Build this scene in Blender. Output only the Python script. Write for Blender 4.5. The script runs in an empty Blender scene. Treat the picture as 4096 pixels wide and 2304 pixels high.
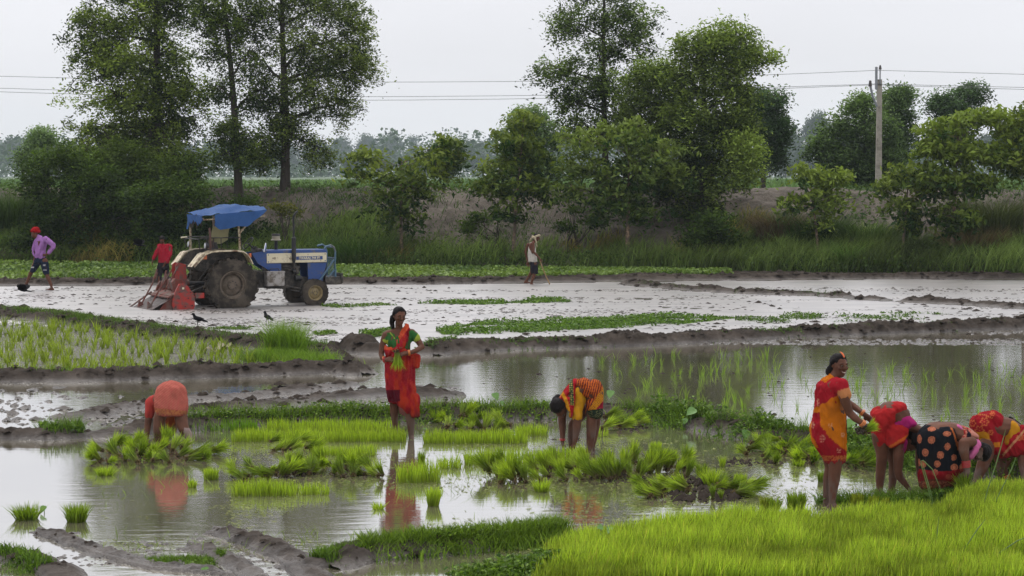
import bpy, bmesh, math, random
import numpy as np
from mathutils import Vector, Matrix

# ------------------------------------------------------------------ camera, sky, sun, exposure
random.seed(7)
RNG = np.random.default_rng(7)
sc = bpy.context.scene
COL = sc.collection
CAM_H = 3.3
FPX = 8268.0                       # focal length in pixels of the 4096 px wide photograph
PITCH = math.atan((1152 - 700) / FPX)
cam_d = bpy.data.cameras.new("camera")
cam_d.sensor_width = 36.0
cam_d.lens = 36.0 * FPX / 4096.0
cam_d.clip_start = 0.1
cam_d.clip_end = 6000
cam = bpy.data.objects.new("camera", cam_d)
COL.objects.link(cam)
cam.location = (0, 0, CAM_H)
cam.rotation_euler = (math.radians(90) - PITCH, 0, 0)
sc.camera = cam

SUN_EL, SUN_AZ = math.radians(62), math.radians(-25)
w = bpy.data.worlds.new("World")
sc.world = w
w.use_nodes = True
nt = w.node_tree
nt.nodes.clear()
sky = nt.nodes.new("ShaderNodeTexSky")
sky.sky_type = 'NISHITA'
sky.sun_disc = False
sky.sun_elevation = SUN_EL
sky.sun_rotation = SUN_AZ
sky.air_density = 1.0
sky.dust_density = 6.0
# overcast: the cloud sheet hides nearly all of the blue sky; brighter towards the zenith as overcast skies are
tc = nt.nodes.new("ShaderNodeTexCoord")
sep = nt.nodes.new("ShaderNodeSeparateXYZ")
nt.links.new(tc.outputs["Generated"], sep.inputs[0])
ramp = nt.nodes.new("ShaderNodeValToRGB")
ramp.color_ramp.elements[0].position = 0.0
ramp.color_ramp.elements[0].color = (9.2, 9.15, 9.45, 1)
ramp.color_ramp.elements[1].position = 1.0
ramp.color_ramp.elements[1].color = (16.5, 16.5, 17.0, 1)
e = ramp.color_ramp.elements.new(0.13)
e.color = (8.8, 8.85, 9.4, 1)
nt.links.new(sep.outputs[2], ramp.inputs[0])
nz = nt.nodes.new("ShaderNodeTexNoise")
nz.inputs["Scale"].default_value = 2.2
nz.inputs["Detail"].default_value = 4
mp = nt.nodes.new("ShaderNodeMapping")
mp.inputs["Scale"].default_value = (1, 1, 4)
nt.links.new(tc.outputs["Generated"], mp.inputs[0])
nt.links.new(mp.outputs[0], nz.inputs["Vector"])
mr = nt.nodes.new("ShaderNodeMapRange")
mr.inputs["To Min"].default_value = 0.90
mr.inputs["To Max"].default_value = 1.07
mr.inputs["From Min"].default_value = 0.3
mr.inputs["From Max"].default_value = 0.7
nt.links.new(nz.outputs[0], mr.inputs[0])
vm = nt.nodes.new("ShaderNodeVectorMath")
vm.operation = 'SCALE'
nt.links.new(ramp.outputs[0], vm.inputs[0])
nt.links.new(mr.outputs[0], vm.inputs["Scale"])
mix = nt.nodes.new("ShaderNodeMix")
mix.data_type = 'RGBA'
mix.inputs[0].default_value = 0.93
nt.links.new(sky.outputs[0], mix.inputs[6])
nt.links.new(vm.outputs[0], mix.inputs[7])
bg = nt.nodes.new("ShaderNodeBackground")
bg.inputs[1].default_value = 0.105
nt.links.new(mix.outputs[2], bg.inputs[0])
out = nt.nodes.new("ShaderNodeOutputWorld")
nt.links.new(bg.outputs[0], out.inputs[0])

sun_d = bpy.data.lights.new("sun", 'SUN')
sun_d.energy = 1.3
sun_d.angle = math.radians(24)
sun_d.color = (1.0, 0.96, 0.9)
sun = bpy.data.objects.new("sun", sun_d)
COL.objects.link(sun)
# sun direction matches the sky: azimuth measured clockwise from +Y
sdir = Vector((math.sin(SUN_AZ) * math.cos(SUN_EL), math.cos(SUN_AZ) * math.cos(SUN_EL), math.sin(SUN_EL)))
sun.rotation_euler = sdir.to_track_quat('Z', 'Y').to_euler()

sc.view_settings.view_transform = 'Standard'
sc.view_settings.look = 'None'
sc.view_settings.gamma = 1.0
sc.view_settings.exposure = 0.0
sc.view_settings.use_curve_mapping = False
sc.cycles.max_bounces = 6
sc.cycles.diffuse_bounces = 3
sc.cycles.glossy_bounces = 3
sc.cycles.transmission_bounces = 3
sc.cycles.volume_bounces = 1
sc.cycles.transparent_max_bounces = 6

# ------------------------------------------------------------------ pixel -> place helpers
CP, SP = math.cos(PITCH), math.sin(PITCH)
def ray(u, v):                       # u, v in the 4096 x 2304 photograph
    x, y = (u - 2048) / FPX, -(v - 1152) / FPX
    return Vector((x, CP + y * SP, -SP + y * CP))
def gnd(u, v, z=0.0):                # where the ray meets the level z
    r = ray(u, v)
    t = (z - CAM_H) / r.z
    return Vector((r.x * t, r.y * t, z))
def aty(u, v, y):                    # where the ray meets the distance y
    r = ray(u, v)
    t = y / r.y
    return Vector((r.x * t, y, CAM_H + r.z * t))
K = 4096.0 / 2576.0
def D(u, v, z=0.0): return gnd(u * K, v * K, z)
def DY(u, v, y): return aty(u * K, v * K, y)
def proj(P):                         # numpy (n,3) world -> photograph pixels (n,2)
    x, y, z = P[:, 0], P[:, 1], P[:, 2] - CAM_H
    d = y * CP - z * SP
    uu = 2048 + FPX * x / d
    vv = 1152 - FPX * (y * SP + z * CP) / d
    return uu, vv

# ------------------------------------------------------------------ tagging
def tag(o, label=None, cat=None, group=None, kind=None):
    if label: o['label'] = label
    if cat: o['category'] = cat
    if group: o['group'] = group
    if kind: o['kind'] = kind
    return o
def empty(name, loc=(0, 0, 0), rz=0.0):
    o = bpy.data.objects.new(name, None)
    o.location = loc
    o.rotation_euler = (0, 0, rz)
    o.empty_display_size = 0.2
    COL.objects.link(o)
    return o
def link(name, me, parent=None, loc=None):
    o = bpy.data.objects.new(name, me)
    COL.objects.link(o)
    if parent: o.parent = parent
    if loc is not None: o.location = loc
    return o
def copy_tree(o, parent=None):
    c = o.copy()
    COL.objects.link(c)
    c.parent = parent
    for ch in list(o.children): copy_tree(ch, c)
    return c

# ------------------------------------------------------------------ noise
_perm = np.random.default_rng(3).permutation(256)
_perm = np.concatenate([_perm, _perm, _perm])
_val = np.random.default_rng(4).random(256)
def vnoise(x, y, z=0.0):
    x = np.asarray(x, float); y = np.asarray(y, float); z = np.asarray(z, float) + np.zeros_like(x)
    xi, yi, zi = np.floor(x).astype(int), np.floor(y).astype(int), np.floor(z).astype(int)
    fx, fy, fz = x - xi, y - yi, z - zi
    fx, fy, fz = fx*fx*(3-2*fx), fy*fy*(3-2*fy), fz*fz*(3-2*fz)
    def h(a, b, c): return _val[_perm[_perm[_perm[a & 255] + (b & 255)] + (c & 255)]]
    r = 0
    for dx in (0, 1):
        for dy in (0, 1):
            for dz in (0, 1):
                r = r + h(xi+dx, yi+dy, zi+dz) * (fx if dx else 1-fx) * (fy if dy else 1-fy) * (fz if dz else 1-fz)
    return r * 2 - 1
def fbm(x, y, z=0.0, o=4, g=0.5):
    a, s, r = 1.0, 1.0, 0.0
    for i in range(o):
        r = r + a * vnoise(x * s + 17.3 * i, y * s - 9.1 * i, np.asarray(z) * s + 3.7 * i)
        a *= g; s *= 2.03
    return r
def sstep(a, b, x):
    t = np.clip((x - a) / (b - a), 0, 1)
    return t * t * (3 - 2 * t)

# ------------------------------------------------------------------ mesh helpers
def mesh_np(name, V, quads=None, tris=None, col=None, m=None, smooth=False):
    me = bpy.data.meshes.new(name)
    V = np.asarray(V, np.float32)
    me.vertices.add(len(V))
    me.vertices.foreach_set("co", V.ravel())
    nq = 0 if quads is None else len(quads)
    ntr = 0 if tris is None else len(tris)
    L = []
    if nq: L.append(np.asarray(quads).ravel())
    if ntr: L.append(np.asarray(tris).ravel())
    L = np.concatenate(L).astype(np.int32)
    me.loops.add(len(L))
    me.loops.foreach_set("vertex_index", L)
    me.polygons.add(nq + ntr)
    st = np.concatenate([np.arange(nq) * 4, nq * 4 + np.arange(ntr) * 3]).astype(np.int32)
    me.polygons.foreach_set("loop_start", st)
    if smooth: me.polygons.foreach_set("use_smooth", np.ones(nq + ntr, bool))
    me.update(calc_edges=True)
    if col is not None:
        at = me.color_attributes.new("Col", 'FLOAT_COLOR', 'POINT')
        c = np.ones((len(V), 4), np.float32)
        c[:, :3] = col
        at.data.foreach_set("color", c.ravel())
    if m: me.materials.append(m)
    return me

class MB:
    """collects shapes into one mesh"""
    def __init__(s): s.bm = bmesh.new()
    def _add(s, vs, mx):
        bmesh.ops.transform(s.bm, matrix=mx, verts=vs)
        return vs
    def box(s, c, d, rot=None, bev=0.0):
        r = bmesh.ops.create_cube(s.bm, size=1.0)
        vs = r['verts']
        mx = Matrix.Translation(c) @ (rot.to_4x4() if rot is not None else Matrix()) @ Matrix.Diagonal((d[0], d[1], d[2], 1))
        bmesh.ops.transform(s.bm, matrix=mx, verts=vs)
        if bev > 0:
            es = list({e for v in vs for e in v.link_edges})
            bmesh.ops.bevel(s.bm, geom=es, offset=bev, segments=2, affect='EDGES', profile=0.7)
        return s
    def cyl(s, a, b, r1, r2=None, n=12, caps=True):
        a, b = Vector(a), Vector(b)
        r2 = r1 if r2 is None else r2
        d = b - a
        q = d.to_track_quat('Z', 'Y').to_matrix().to_4x4()
        mx = Matrix.Translation((a + b) / 2) @ q
        bmesh.ops.create_cone(s.bm, cap_ends=caps, cap_tris=False, segments=n, radius1=r1, radius2=r2, depth=d.length, matrix=mx)
        return s
    def tube(s, pts, r, n=8, closed=False):
        pts = [Vector(p) for p in pts]
        rr = r if isinstance(r, (list, tuple)) else [r] * len(pts)
        rings = []
        N = len(pts)
        up = Vector((0.13, 0.21, 0.97)).normalized()
        for i, p in enumerate(pts):
            if closed: t = pts[(i+1) % N] - pts[i-1]
            else: t = pts[min(i+1, N-1)] - pts[max(i-1, 0)]
            t.normalize()
            a = t.cross(up)
            if a.length < 0.05: a = t.cross(Vector((1, 0, 0)))
            a.normalize(); b = t.cross(a)
            rings.append([s.bm.verts.new(p + (a * math.cos(k*2*math.pi/n) + b * math.sin(k*2*math.pi/n)) * rr[i]) for k in range(n)])
        M = N if closed else N - 1
        for i in range(M):
            A, B = rings[i], rings[(i+1) % N]
            for k in range(n):
                s.bm.faces.new((A[k], A[(k+1) % n], B[(k+1) % n], B[k]))
        if not closed:
            s.bm.faces.new(rings[0][::-1]); s.bm.faces.new(rings[-1])
        return s
    def prism(s, poly, o, ax, ay, n, th):
        """2D outline in the plane (ax, ay) at o, thickness th along n (centred)"""
        o, ax, ay, n = Vector(o), Vector(ax), Vector(ay), Vector(n)
        A = [s.bm.verts.new(o + ax*p[0] + ay*p[1] - n*th/2) for p in poly]
        B = [s.bm.verts.new(o + ax*p[0] + ay*p[1] + n*th/2) for p in poly]
        s.bm.faces.new(A[::-1]); s.bm.faces.new(B)
        for i in range(len(poly)):
            j = (i+1) % len(poly)
            s.bm.faces.new((A[i], A[j], B[j], B[i]))
        return s
    def lathe(s, prof, o, ax, n=32):
        """profile [(radius, height)] about the axis ax through o; closed loop of profile"""
        o, ax = Vector(o), Vector(ax).normalized()
        t = ax.cross(Vector((0, 0, 1)))
        if t.length < 0.1: t = ax.cross(Vector((1, 0, 0)))
        t.normalize(); b = ax.cross(t)
        rings = []
        for r, h in prof:
            rings.append([s.bm.verts.new(o + ax*h + (t*math.cos(k*2*math.pi/n) + b*math.sin(k*2*math.pi/n))*max(r, 1e-4)) for k in range(n)])
        for i in range(len(prof)-1):
            for k in range(n):
                s.bm.faces.new((rings[i][k], rings[i][(k+1) % n], rings[i+1][(k+1) % n], rings[i+1][k]))
        return s
    def ball(s, c, r, u=12, v=8):
        r = r if isinstance(r, (tuple, list)) else (r, r, r)
        bmesh.ops.create_uvsphere(s.bm, u_segments=u, v_segments=v, radius=1.0, matrix=Matrix.Translation(c) @ Matrix.Diagonal((r[0], r[1], r[2], 1)))
        return s
    def sheet(s, grid, th=0.0):
        """grid of points -> a sheet; th gives it thickness"""
        g = [[s.bm.verts.new(p) for p in row] for row in grid]
        fs = []
        for i in range(len(g)-1):
            for j in range(len(g[0])-1):
                fs.append(s.bm.faces.new((g[i][j], g[i][j+1], g[i+1][j+1], g[i+1][j])))
        if th: bmesh.ops.solidify(s.bm, geom=fs, thickness=th)
        return s
    def build(s, name, m=None, parent=None, smooth=False, loc=None):
        bmesh.ops.recalc_face_normals(s.bm, faces=s.bm.faces)
        me = bpy.data.meshes.new(name)
        s.bm.to_mesh(me); s.bm.free()
        if m: me.materials.append(m)
        if smooth:
            me.polygons.foreach_set("use_smooth", np.ones(len(me.polygons), bool))
            try: me.set_sharp_from_angle(angle=math.radians(38))
            except Exception: pass
        return link(name, me, parent, loc)

# ------------------------------------------------------------------ materials
def newmat(name):
    m = bpy.data.materials.new(name)
    m.use_nodes = True
    n = m.node_tree
    n.nodes.clear()
    o = n.nodes.new("ShaderNodeOutputMaterial")
    return m, n, o
def nd(n, t, **kw):
    x = n.nodes.new(t)
    for k, v in kw.items(): x.inputs[k].default_value = v
    return x
def solid(name, c, rough=0.6, metal=0.0, spec=0.5, var=0.25, scale=6.0, bump=0.15, bscale=40.0, dirt=None, dirt_amt=0.5, dscale=3.0, coat=0.0):
    """a principled material whose colour wanders a little, with optional patches of a second colour (dirt, rust)"""
    m, n, o = newmat(name)
    p = nd(n, "ShaderNodeBsdfPrincipled", Roughness=rough, Metallic=metal)
    p.inputs["Specular IOR Level"].default_value = spec
    p.inputs["Coat Weight"].default_value = coat
    t = n.nodes.new("ShaderNodeTexCoord")
    z = nd(n, "ShaderNodeTexNoise", Scale=scale, Detail=5.0, Roughness=0.6)
    n.links.new(t.outputs["Object"], z.inputs["Vector"])
    a = n.nodes.new("ShaderNodeMix"); a.data_type = 'RGBA'
    a.inputs[6].default_value = (*[x * (1 - var) for x in c], 1)
    a.inputs[7].default_value = (*[min(1, x * (1 + var)) for x in c], 1)
    n.links.new(z.outputs[0], a.inputs[0])
    src = a.outputs[2]
    if dirt:
        z2 = nd(n, "ShaderNodeTexNoise", Scale=dscale, Detail=6.0, Roughness=0.7)
        n.links.new(t.outputs["Object"], z2.inputs["Vector"])
        r = n.nodes.new("ShaderNodeMapRange")
        r.inputs["From Min"].default_value = 0.62 - 0.32 * dirt_amt
        r.inputs["From Max"].default_value = 0.72 - 0.22 * dirt_amt
        n.links.new(z2.outputs[0], r.inputs[0])
        b = n.nodes.new("ShaderNodeMix"); b.data_type = 'RGBA'
        n.links.new(r.outputs[0], b.inputs[0])
        n.links.new(src, b.inputs[6])
        b.inputs[7].default_value = (*dirt, 1)
        src = b.outputs[2]
    n.links.new(src, p.inputs["Base Color"])
    if bump:
        z3 = nd(n, "ShaderNodeTexNoise", Scale=bscale, Detail=4.0)
        n.links.new(t.outputs["Object"], z3.inputs["Vector"])
        bm_ = nd(n, "ShaderNodeBump", Strength=bump, Distance=0.02)
        n.links.new(z3.outputs[0], bm_.inputs["Height"])
        n.links.new(bm_.outputs[0], p.inputs["Normal"])
    n.links.new(p.outputs[0], o.inputs[0])
    return m
def leafmat(name, trans=0.35, rough=0.5, spec=0.12, gain=1.0):
    """vertex colour carries the leaf's own colour"""
    m, n, o = newmat(name)
    a = n.nodes.new("ShaderNodeVertexColor"); a.layer_name = "Col"
    g = n.nodes.new("ShaderNodeVectorMath"); g.operation = 'SCALE'
    g.inputs["Scale"].default_value = gain
    n.links.new(a.outputs[0], g.inputs[0])
    p = nd(n, "ShaderNodeBsdfPrincipled", Roughness=rough)
    p.inputs["Specular IOR Level"].default_value = spec
    n.links.new(g.outputs[0], p.inputs["Base Color"])
    t = n.nodes.new("ShaderNodeBsdfTranslucent")
    g2 = n.nodes.new("ShaderNodeVectorMath"); g2.operation = 'MULTIPLY'
    g2.inputs[1].default_value = (1.25, 1.35, 0.6)
    n.links.new(g.outputs[0], g2.inputs[0])
    n.links.new(g2.outputs[0], t.inputs[0])
    mx = nd(n, "ShaderNodeMixShader")
    mx.inputs[0].default_value = trans
    n.links.new(p.outputs[0], mx.inputs[1]); n.links.new(t.outputs[0], mx.inputs[2])
    n.links.new(mx.outputs[0], o.inputs[0])
    return m
def vcolmat(name, rough=0.8, spec=0.3, var=0.2, scale=25.0, bump=0.3, bscale=180.0, sheen=0.0):
    m, n, o = newmat(name)
    a = n.nodes.new("ShaderNodeVertexColor"); a.layer_name = "Col"
    t = n.nodes.new("ShaderNodeTexCoord")
    z = nd(n, "ShaderNodeTexNoise", Scale=scale, Detail=5.0, Roughness=0.65)
    n.links.new(t.outputs["Object"], z.inputs["Vector"])
    r = n.nodes.new("ShaderNodeMapRange")
    r.inputs["From Min"].default_value = 0.3; r.inputs["From Max"].default_value = 0.7
    r.inputs["To Min"].default_value = 1 - var; r.inputs["To Max"].default_value = 1 + var
    n.links.new(z.outputs[0], r.inputs[0])
    g = n.nodes.new("ShaderNodeVectorMath"); g.operation = 'SCALE'
    n.links.new(a.outputs[0], g.inputs[0]); n.links.new(r.outputs[0], g.inputs["Scale"])
    p = nd(n, "ShaderNodeBsdfPrincipled", Roughness=rough)
    p.inputs["Specular IOR Level"].default_value = spec
    p.inputs["Sheen Weight"].default_value = sheen
    n.links.new(g.outputs[0], p.inputs["Base Color"])
    z3 = nd(n, "ShaderNodeTexNoise", Scale=bscale, Detail=3.0)
    n.links.new(t.outputs["Object"], z3.inputs["Vector"])
    b = nd(n, "ShaderNodeBump", Strength=bump, Distance=0.006)
    n.links.new(z3.outputs[0], b.inputs["Height"]); n.links.new(b.outputs[0], p.inputs["Normal"])
    n.links.new(p.outputs[0], o.inputs[0])
    return m
# ------------------------------------------------------------------ the ground of the paddies
def poly_world(pts): return [D(u, v).xy for u, v in pts]
# (points in display pixels, half width m, height m, lumpiness)
BUNDS = {
 'main':   ([(1068,893),(1120,886),(1300,878),(1500,872),(1600,868),(1900,853),(2200,838),(2576,826),(2900,815)], 0.31, 0.20, 0.35),
 'lump':   ([(846,884),(880,882),(905,886),(935,890)], 0.32, 0.24, 0.5),
 'far':    ([(1580,714),(1620,720),(1750,731),(1900,739),(2050,744),(2135,749)], 0.34, 0.10, 0.5),
 'far2':   ([(2160,752),(2225,756)], 0.45, 0.09, 0.5),
 'far3':   ([(2270,758),(2400,765),(2576,776),(2800,788)], 0.34, 0.10, 0.5),
 'plotb':  ([(-200,775),(0,797),(150,808),(300,832),(450,852),(600,870),(700,880),(790,888),(835,908)], 0.42, 0.20, 0.25),
 'plotf':  ([(-200,962),(0,960),(200,960),(420,952),(600,945),(760,938),(860,936),(890,944)], 0.26, 0.20, 0.3),
 'ridge1': ([(180,1052),(300,1030),(480,1006),(640,998),(760,985),(880,968)], 0.26, 0.07, 0.9),
 'ridge2': ([(430,1040),(560,1034),(700,1022),(860,1002),(970,992),(1060,1000),(1150,996)], 0.34, 0.10, 0.9),
 'ridge3': ([(640,1050),(800,1042),(950,1030),(1090,1024)], 0.22, 0.05, 0.9),
 'weeds':  ([(300,1094),(420,1082),(500,1076),(700,1066),(1000,1058),(1250,1052),(1400,1050),(1500,1044),(1650,1058),(1800,1082),(1950,1108),(2050,1120),(2200,1150),(2350,1180),(2500,1196),(2700,1200)], 0.30, 0.13, 0.3),
 'mudl':   ([(-150,1098),(0,1102),(120,1106),(220,1098),(330,1104)], 0.17, 0.08, 0.6),
 'fore':   ([(790,1424),(900,1402),(1000,1392),(1100,1386),(1230,1376),(1330,1364),(1420,1350)], 0.26, 0.10, 0.35),
 'diag':   ([(545,1335),(590,1350),(640,1368),(700,1404),(745,1440),(800,1500)], 0.11, 0.05, 1.0),
 'diag2':  ([(100,1335),(150,1352),(215,1385),(300,1412),(380,1432),(480,1440),(580,1450)], 0.08, 0.04, 1.0),
 'diag3':  ([(480,1372),(540,1392),(580,1425),(610,1460)], 0.08, 0.04, 1.0),
 'corner': ([(-120,1400),(0,1404),(60,1412),(120,1440),(160,1480)], 0.22, 0.10, 0.6),
}
def dist_poly(X, Y, pts):
    best = np.full(X.shape, 1e9)
    for (ax, ay), (bx, by) in zip(pts[:-1], pts[1:]):
        dx, dy = bx - ax, by - ay
        t = np.clip(((X-ax)*dx + (Y-ay)*dy) / (dx*dx+dy*dy), 0, 1)
        best = np.minimum(best, np.hypot(X-ax-t*dx, Y-ay-t*dy))
    return best
def in_poly(X, Y, pts):
    r = np.zeros(X.shape, bool)
    j = len(pts) - 1
    for i in range(len(pts)):
        (xi, yi), (xj, yj) = pts[i], pts[j]
        if yi != yj:
            r ^= ((yi > Y) != (yj > Y)) & (X < (xj-xi)*(Y-yi)/(yj-yi)+xi)
        j = i
    return r
PLOT = poly_world([(-300,760),(0,797),(150,808),(300,832),(450,852),(600,870),(700,880),(790,888),(880,930),(890,944),(760,938),(600,945),(420,952),(200,960),(0,960),(-300,962)])
POND = poly_world([(-300,1100),(0,1104),(120,1108),(320,1104),(420,1084),(500,1078),(1000,1060),(1500,1046),(1650,1060),(1950,1110),(2200,1150),(2700,1200),(2700,1300),(1500,1330),(1300,1360),(900,1400),(700,1500),(-500,1600)])
PADDY = poly_world([(900,900),(1068,893),(1600,868),(2200,838),(2900,815),(2900,1200),(2500,1196),(2200,1150),(1950,1108),(1650,1058),(1500,1044),(1160,1050),(1150,990),(960,975),(870,962),(895,940),(850,905)])
LEFTMID = poly_world([(-300,965),(0,962),(420,955),(900,944),(880,965),(1000,985),(1160,998),(1160,1050),(500,1074),(0,1100),(-300,1100)])
LAWN = poly_world([(1310,1600),(1340,1440),(1365,1400),(1430,1378),(1520,1365),(1700,1345),(1800,1330),(2050,1330),(2150,1312),(2330,1300),(2400,1268),(2480,1252),(2560,1248),(2900,1245),(3000,1600)])
BLW = {k: ([p for p in poly_world(b[0])], b[1], b[2], b[3]) for k, b in BUNDS.items()}
FOOT = lambda X: 70.2 - 0.258 * X          # where the embankment starts, metres from the camera
def bank_edge(X):                          # near edge of the strip of weeds before the embankment
    return np.interp(X, [-22, -15.2, -6, -2.0, 0.5, 5, 12, 20], [60.2, 61.5, 62.3, 62.6, 63.4, 64.5, 65.5, 65.0])
def height(X, Y):
    n1 = fbm(X*0.9, Y*0.9, 0, 4); n2 = fbm(X*5.0, Y*3.2, 2.0, 4, 0.6); n3 = fbm(X*0.25, Y*0.5, 5.0, 3)
    streak = fbm(X*0.8, Y*2.2, 7.0, 4, 0.6)
    z = -0.032 + 0.013*n3 + 0.014*streak + 0.012*n2           # shallow wet mud of the far fields
    pond, paddy, lm, plot, lawn = (in_poly(X, Y, p) for p in (POND, PADDY, LEFTMID, PLOT, LAWN))
    z = np.where(paddy, -0.075 + 0.02*n1 + 0.012*n2, z)
    z = np.where(lm, -0.052 + 0.028*n1 + 0.024*n2, z)
    z = np.where(pond, -0.13 + 0.03*n1 + 0.015*n2, z)
    z = np.where(plot, 0.002 + 0.02*n3 + 0.02*n2, z)
    z = np.where(lawn, 0.04 + 0.015*n1, z)
    # the muddy corner at the lower left
    u, v = proj(np.stack([X.ravel(), Y.ravel(), np.zeros(X.size)], 1))
    u = (u / K).reshape(X.shape); v = (v / K).reshape(X.shape)
    cm = sstep(1385, 1425, v + 0.05 * (u - 300) * (u > 300) * -1) * (u < 760) * pond
    z = z + cm * (0.03 + 0.045*n2)
    cm2 = np.exp(-((u-470)/110)**2 - ((v-1405)/28)**2)
    z = z + cm2 * 0.05
    for k, (pts, hw, h, lump) in BLW.items():
        d = dist_poly(X, Y, pts)
        if d.min() > hw * 2: continue
        ww = 0.68 * hw * (1 + 0.3 * n1)
        prof = sstep(1.25, 0.45, d / ww)
        hh = 0.72 * h * (1 + lump * (0.3*n2 + 0.3*n1))
        z = np.maximum(z, z * (1 - prof) + prof * np.maximum(hh, 0.015))
        z = np.where(d < hw*2.2, np.maximum(z, 0), z) * 1.0 if False else z
    be = bank_edge(X)
    bank = sstep(-0.25, 0.1, Y - be + 0.25*n1)
    z = z * (1 - bank) + bank * (0.13 + 0.03*n1 + 0.02*n2)
    z = np.where(Y > FOOT(X) + 0.5, 0.1, z)
    return z
NR, NC = 520, 760
vpix = np.linspace(FPX*CAM_H/12.5, FPX*CAM_H/84.0, NR)
Yr = FPX*CAM_H / vpix
tt = np.linspace(-1.3, 1.3, NC)
GY, GT = np.meshgrid(Yr, tt, indexing='ij')
GX = GT * GY * 0.2477
GZ = height(GX, GY)
idx = np.arange(NR*NC).reshape(NR, NC)
quads = np.stack([idx[:-1,:-1], idx[:-1,1:], idx[1:,1:], idx[1:,:-1]], -1).reshape(-1, 4)
def zground(x, y):
    """height of the ground at a world point, from the grid"""
    x, y = np.atleast_1d(x), np.atleast_1d(y)
    r = np.interp(FPX*CAM_H/np.maximum(y, 1e-3), vpix[::-1], np.arange(NR)[::-1])
    c = np.interp(x/(y*0.2477), tt, np.arange(NC))
    return GZ[np.clip(np.round(r).astype(int), 0, NR-1), np.clip(np.round(c).astype(int), 0, NC-1)]

# mud: dark where it stands proud and drains, slick where it is wet
m_mud, n, o = newmat("wet_mud")
p = nd(n, "ShaderNodeBsdfPrincipled", IOR=1.5)
geo = n.nodes.new("ShaderNodeNewGeometry"); sx = n.nodes.new("ShaderNodeSeparateXYZ")
n.links.new(geo.outputs["Position"], sx.inputs[0])
z1 = nd(n, "ShaderNodeTexNoise", Scale=3.0, Detail=8.0, Roughness=0.65)
n.links.new(geo.outputs["Position"], z1.inputs["Vector"])
cr = n.nodes.new("ShaderNodeValToRGB")
cr.color_ramp.elements[0].position = 0.32; cr.color_ramp.elements[0].color = (0.042, 0.034, 0.029, 1)
cr.color_ramp.elements[1].position = 0.70; cr.color_ramp.elements[1].color = (0.125, 0.108, 0.096, 1)
n.links.new(z1.outputs[0], cr.inputs[0])
hr = n.nodes.new("ShaderNodeMapRange")
hr.inputs["From Min"].default_value = 0.03; hr.inputs["From Max"].default_value = 0.14
n.links.new(sx.outputs[2], hr.inputs[0])
dk = n.nodes.new("ShaderNodeMix"); dk.data_type = 'RGBA'
n.links.new(hr.outputs[0], dk.inputs[0])
n.links.new(cr.outputs[0], dk.inputs[6])
cr2 = n.nodes.new("ShaderNodeValToRGB")
cr2.color_ramp.elements[0].position = 0.35; cr2.color_ramp.elements[0].color = (0.018, 0.014, 0.011, 1)
cr2.color_ramp.elements[1].position = 0.72; cr2.color_ramp.elements[1].color = (0.078, 0.062, 0.050, 1)
n.links.new(z1.outputs[0], cr2.inputs[0])
n.links.new(cr2.outputs[0], dk.inputs[7])
n.links.new(dk.outputs[2], p.inputs["Base Color"])
rr = n.nodes.new("ShaderNodeMapRange")
rr.inputs["From Min"].default_value = 0.0; rr.inputs["From Max"].default_value = 0.10
rr.inputs["To Min"].default_value = 0.10; rr.inputs["To Max"].default_value = 0.75
n.links.new(sx.outputs[2], rr.inputs[0]); n.links.new(rr.outputs[0], p.inputs["Roughness"])
sr = n.nodes.new("ShaderNodeMapRange")
sr.inputs["From Min"].default_value = 0.0; sr.inputs["From Max"].default_value = 0.07
sr.inputs["To Min"].default_value = 0.5; sr.inputs["To Max"].default_value = 0.06
n.links.new(sx.outputs[2], sr.inputs[0]); n.links.new(sr.outputs[0], p.inputs["Specular IOR Level"])
z2 = nd(n, "ShaderNodeTexNoise", Scale=14.0, Detail=6.0, Roughness=0.7)
n.links.new(geo.outputs["Position"], z2.inputs["Vector"])
bp = nd(n, "ShaderNodeBump", Strength=0.7, Distance=0.05)
n.links.new(z2.outputs[0], bp.inputs["Height"]); n.links.new(bp.outputs[0], p.inputs["Normal"])
n.links.new(p.outputs[0], o.inputs[0])
me = mesh_np("paddy_ground", np.stack([GX.ravel(), GY.ravel(), GZ.ravel()], 1), quads, m=m_mud, smooth=True)
tag(link("paddy_ground", me), "wet brown mud and low earth banks of the paddy fields", kind="structure")
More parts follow.
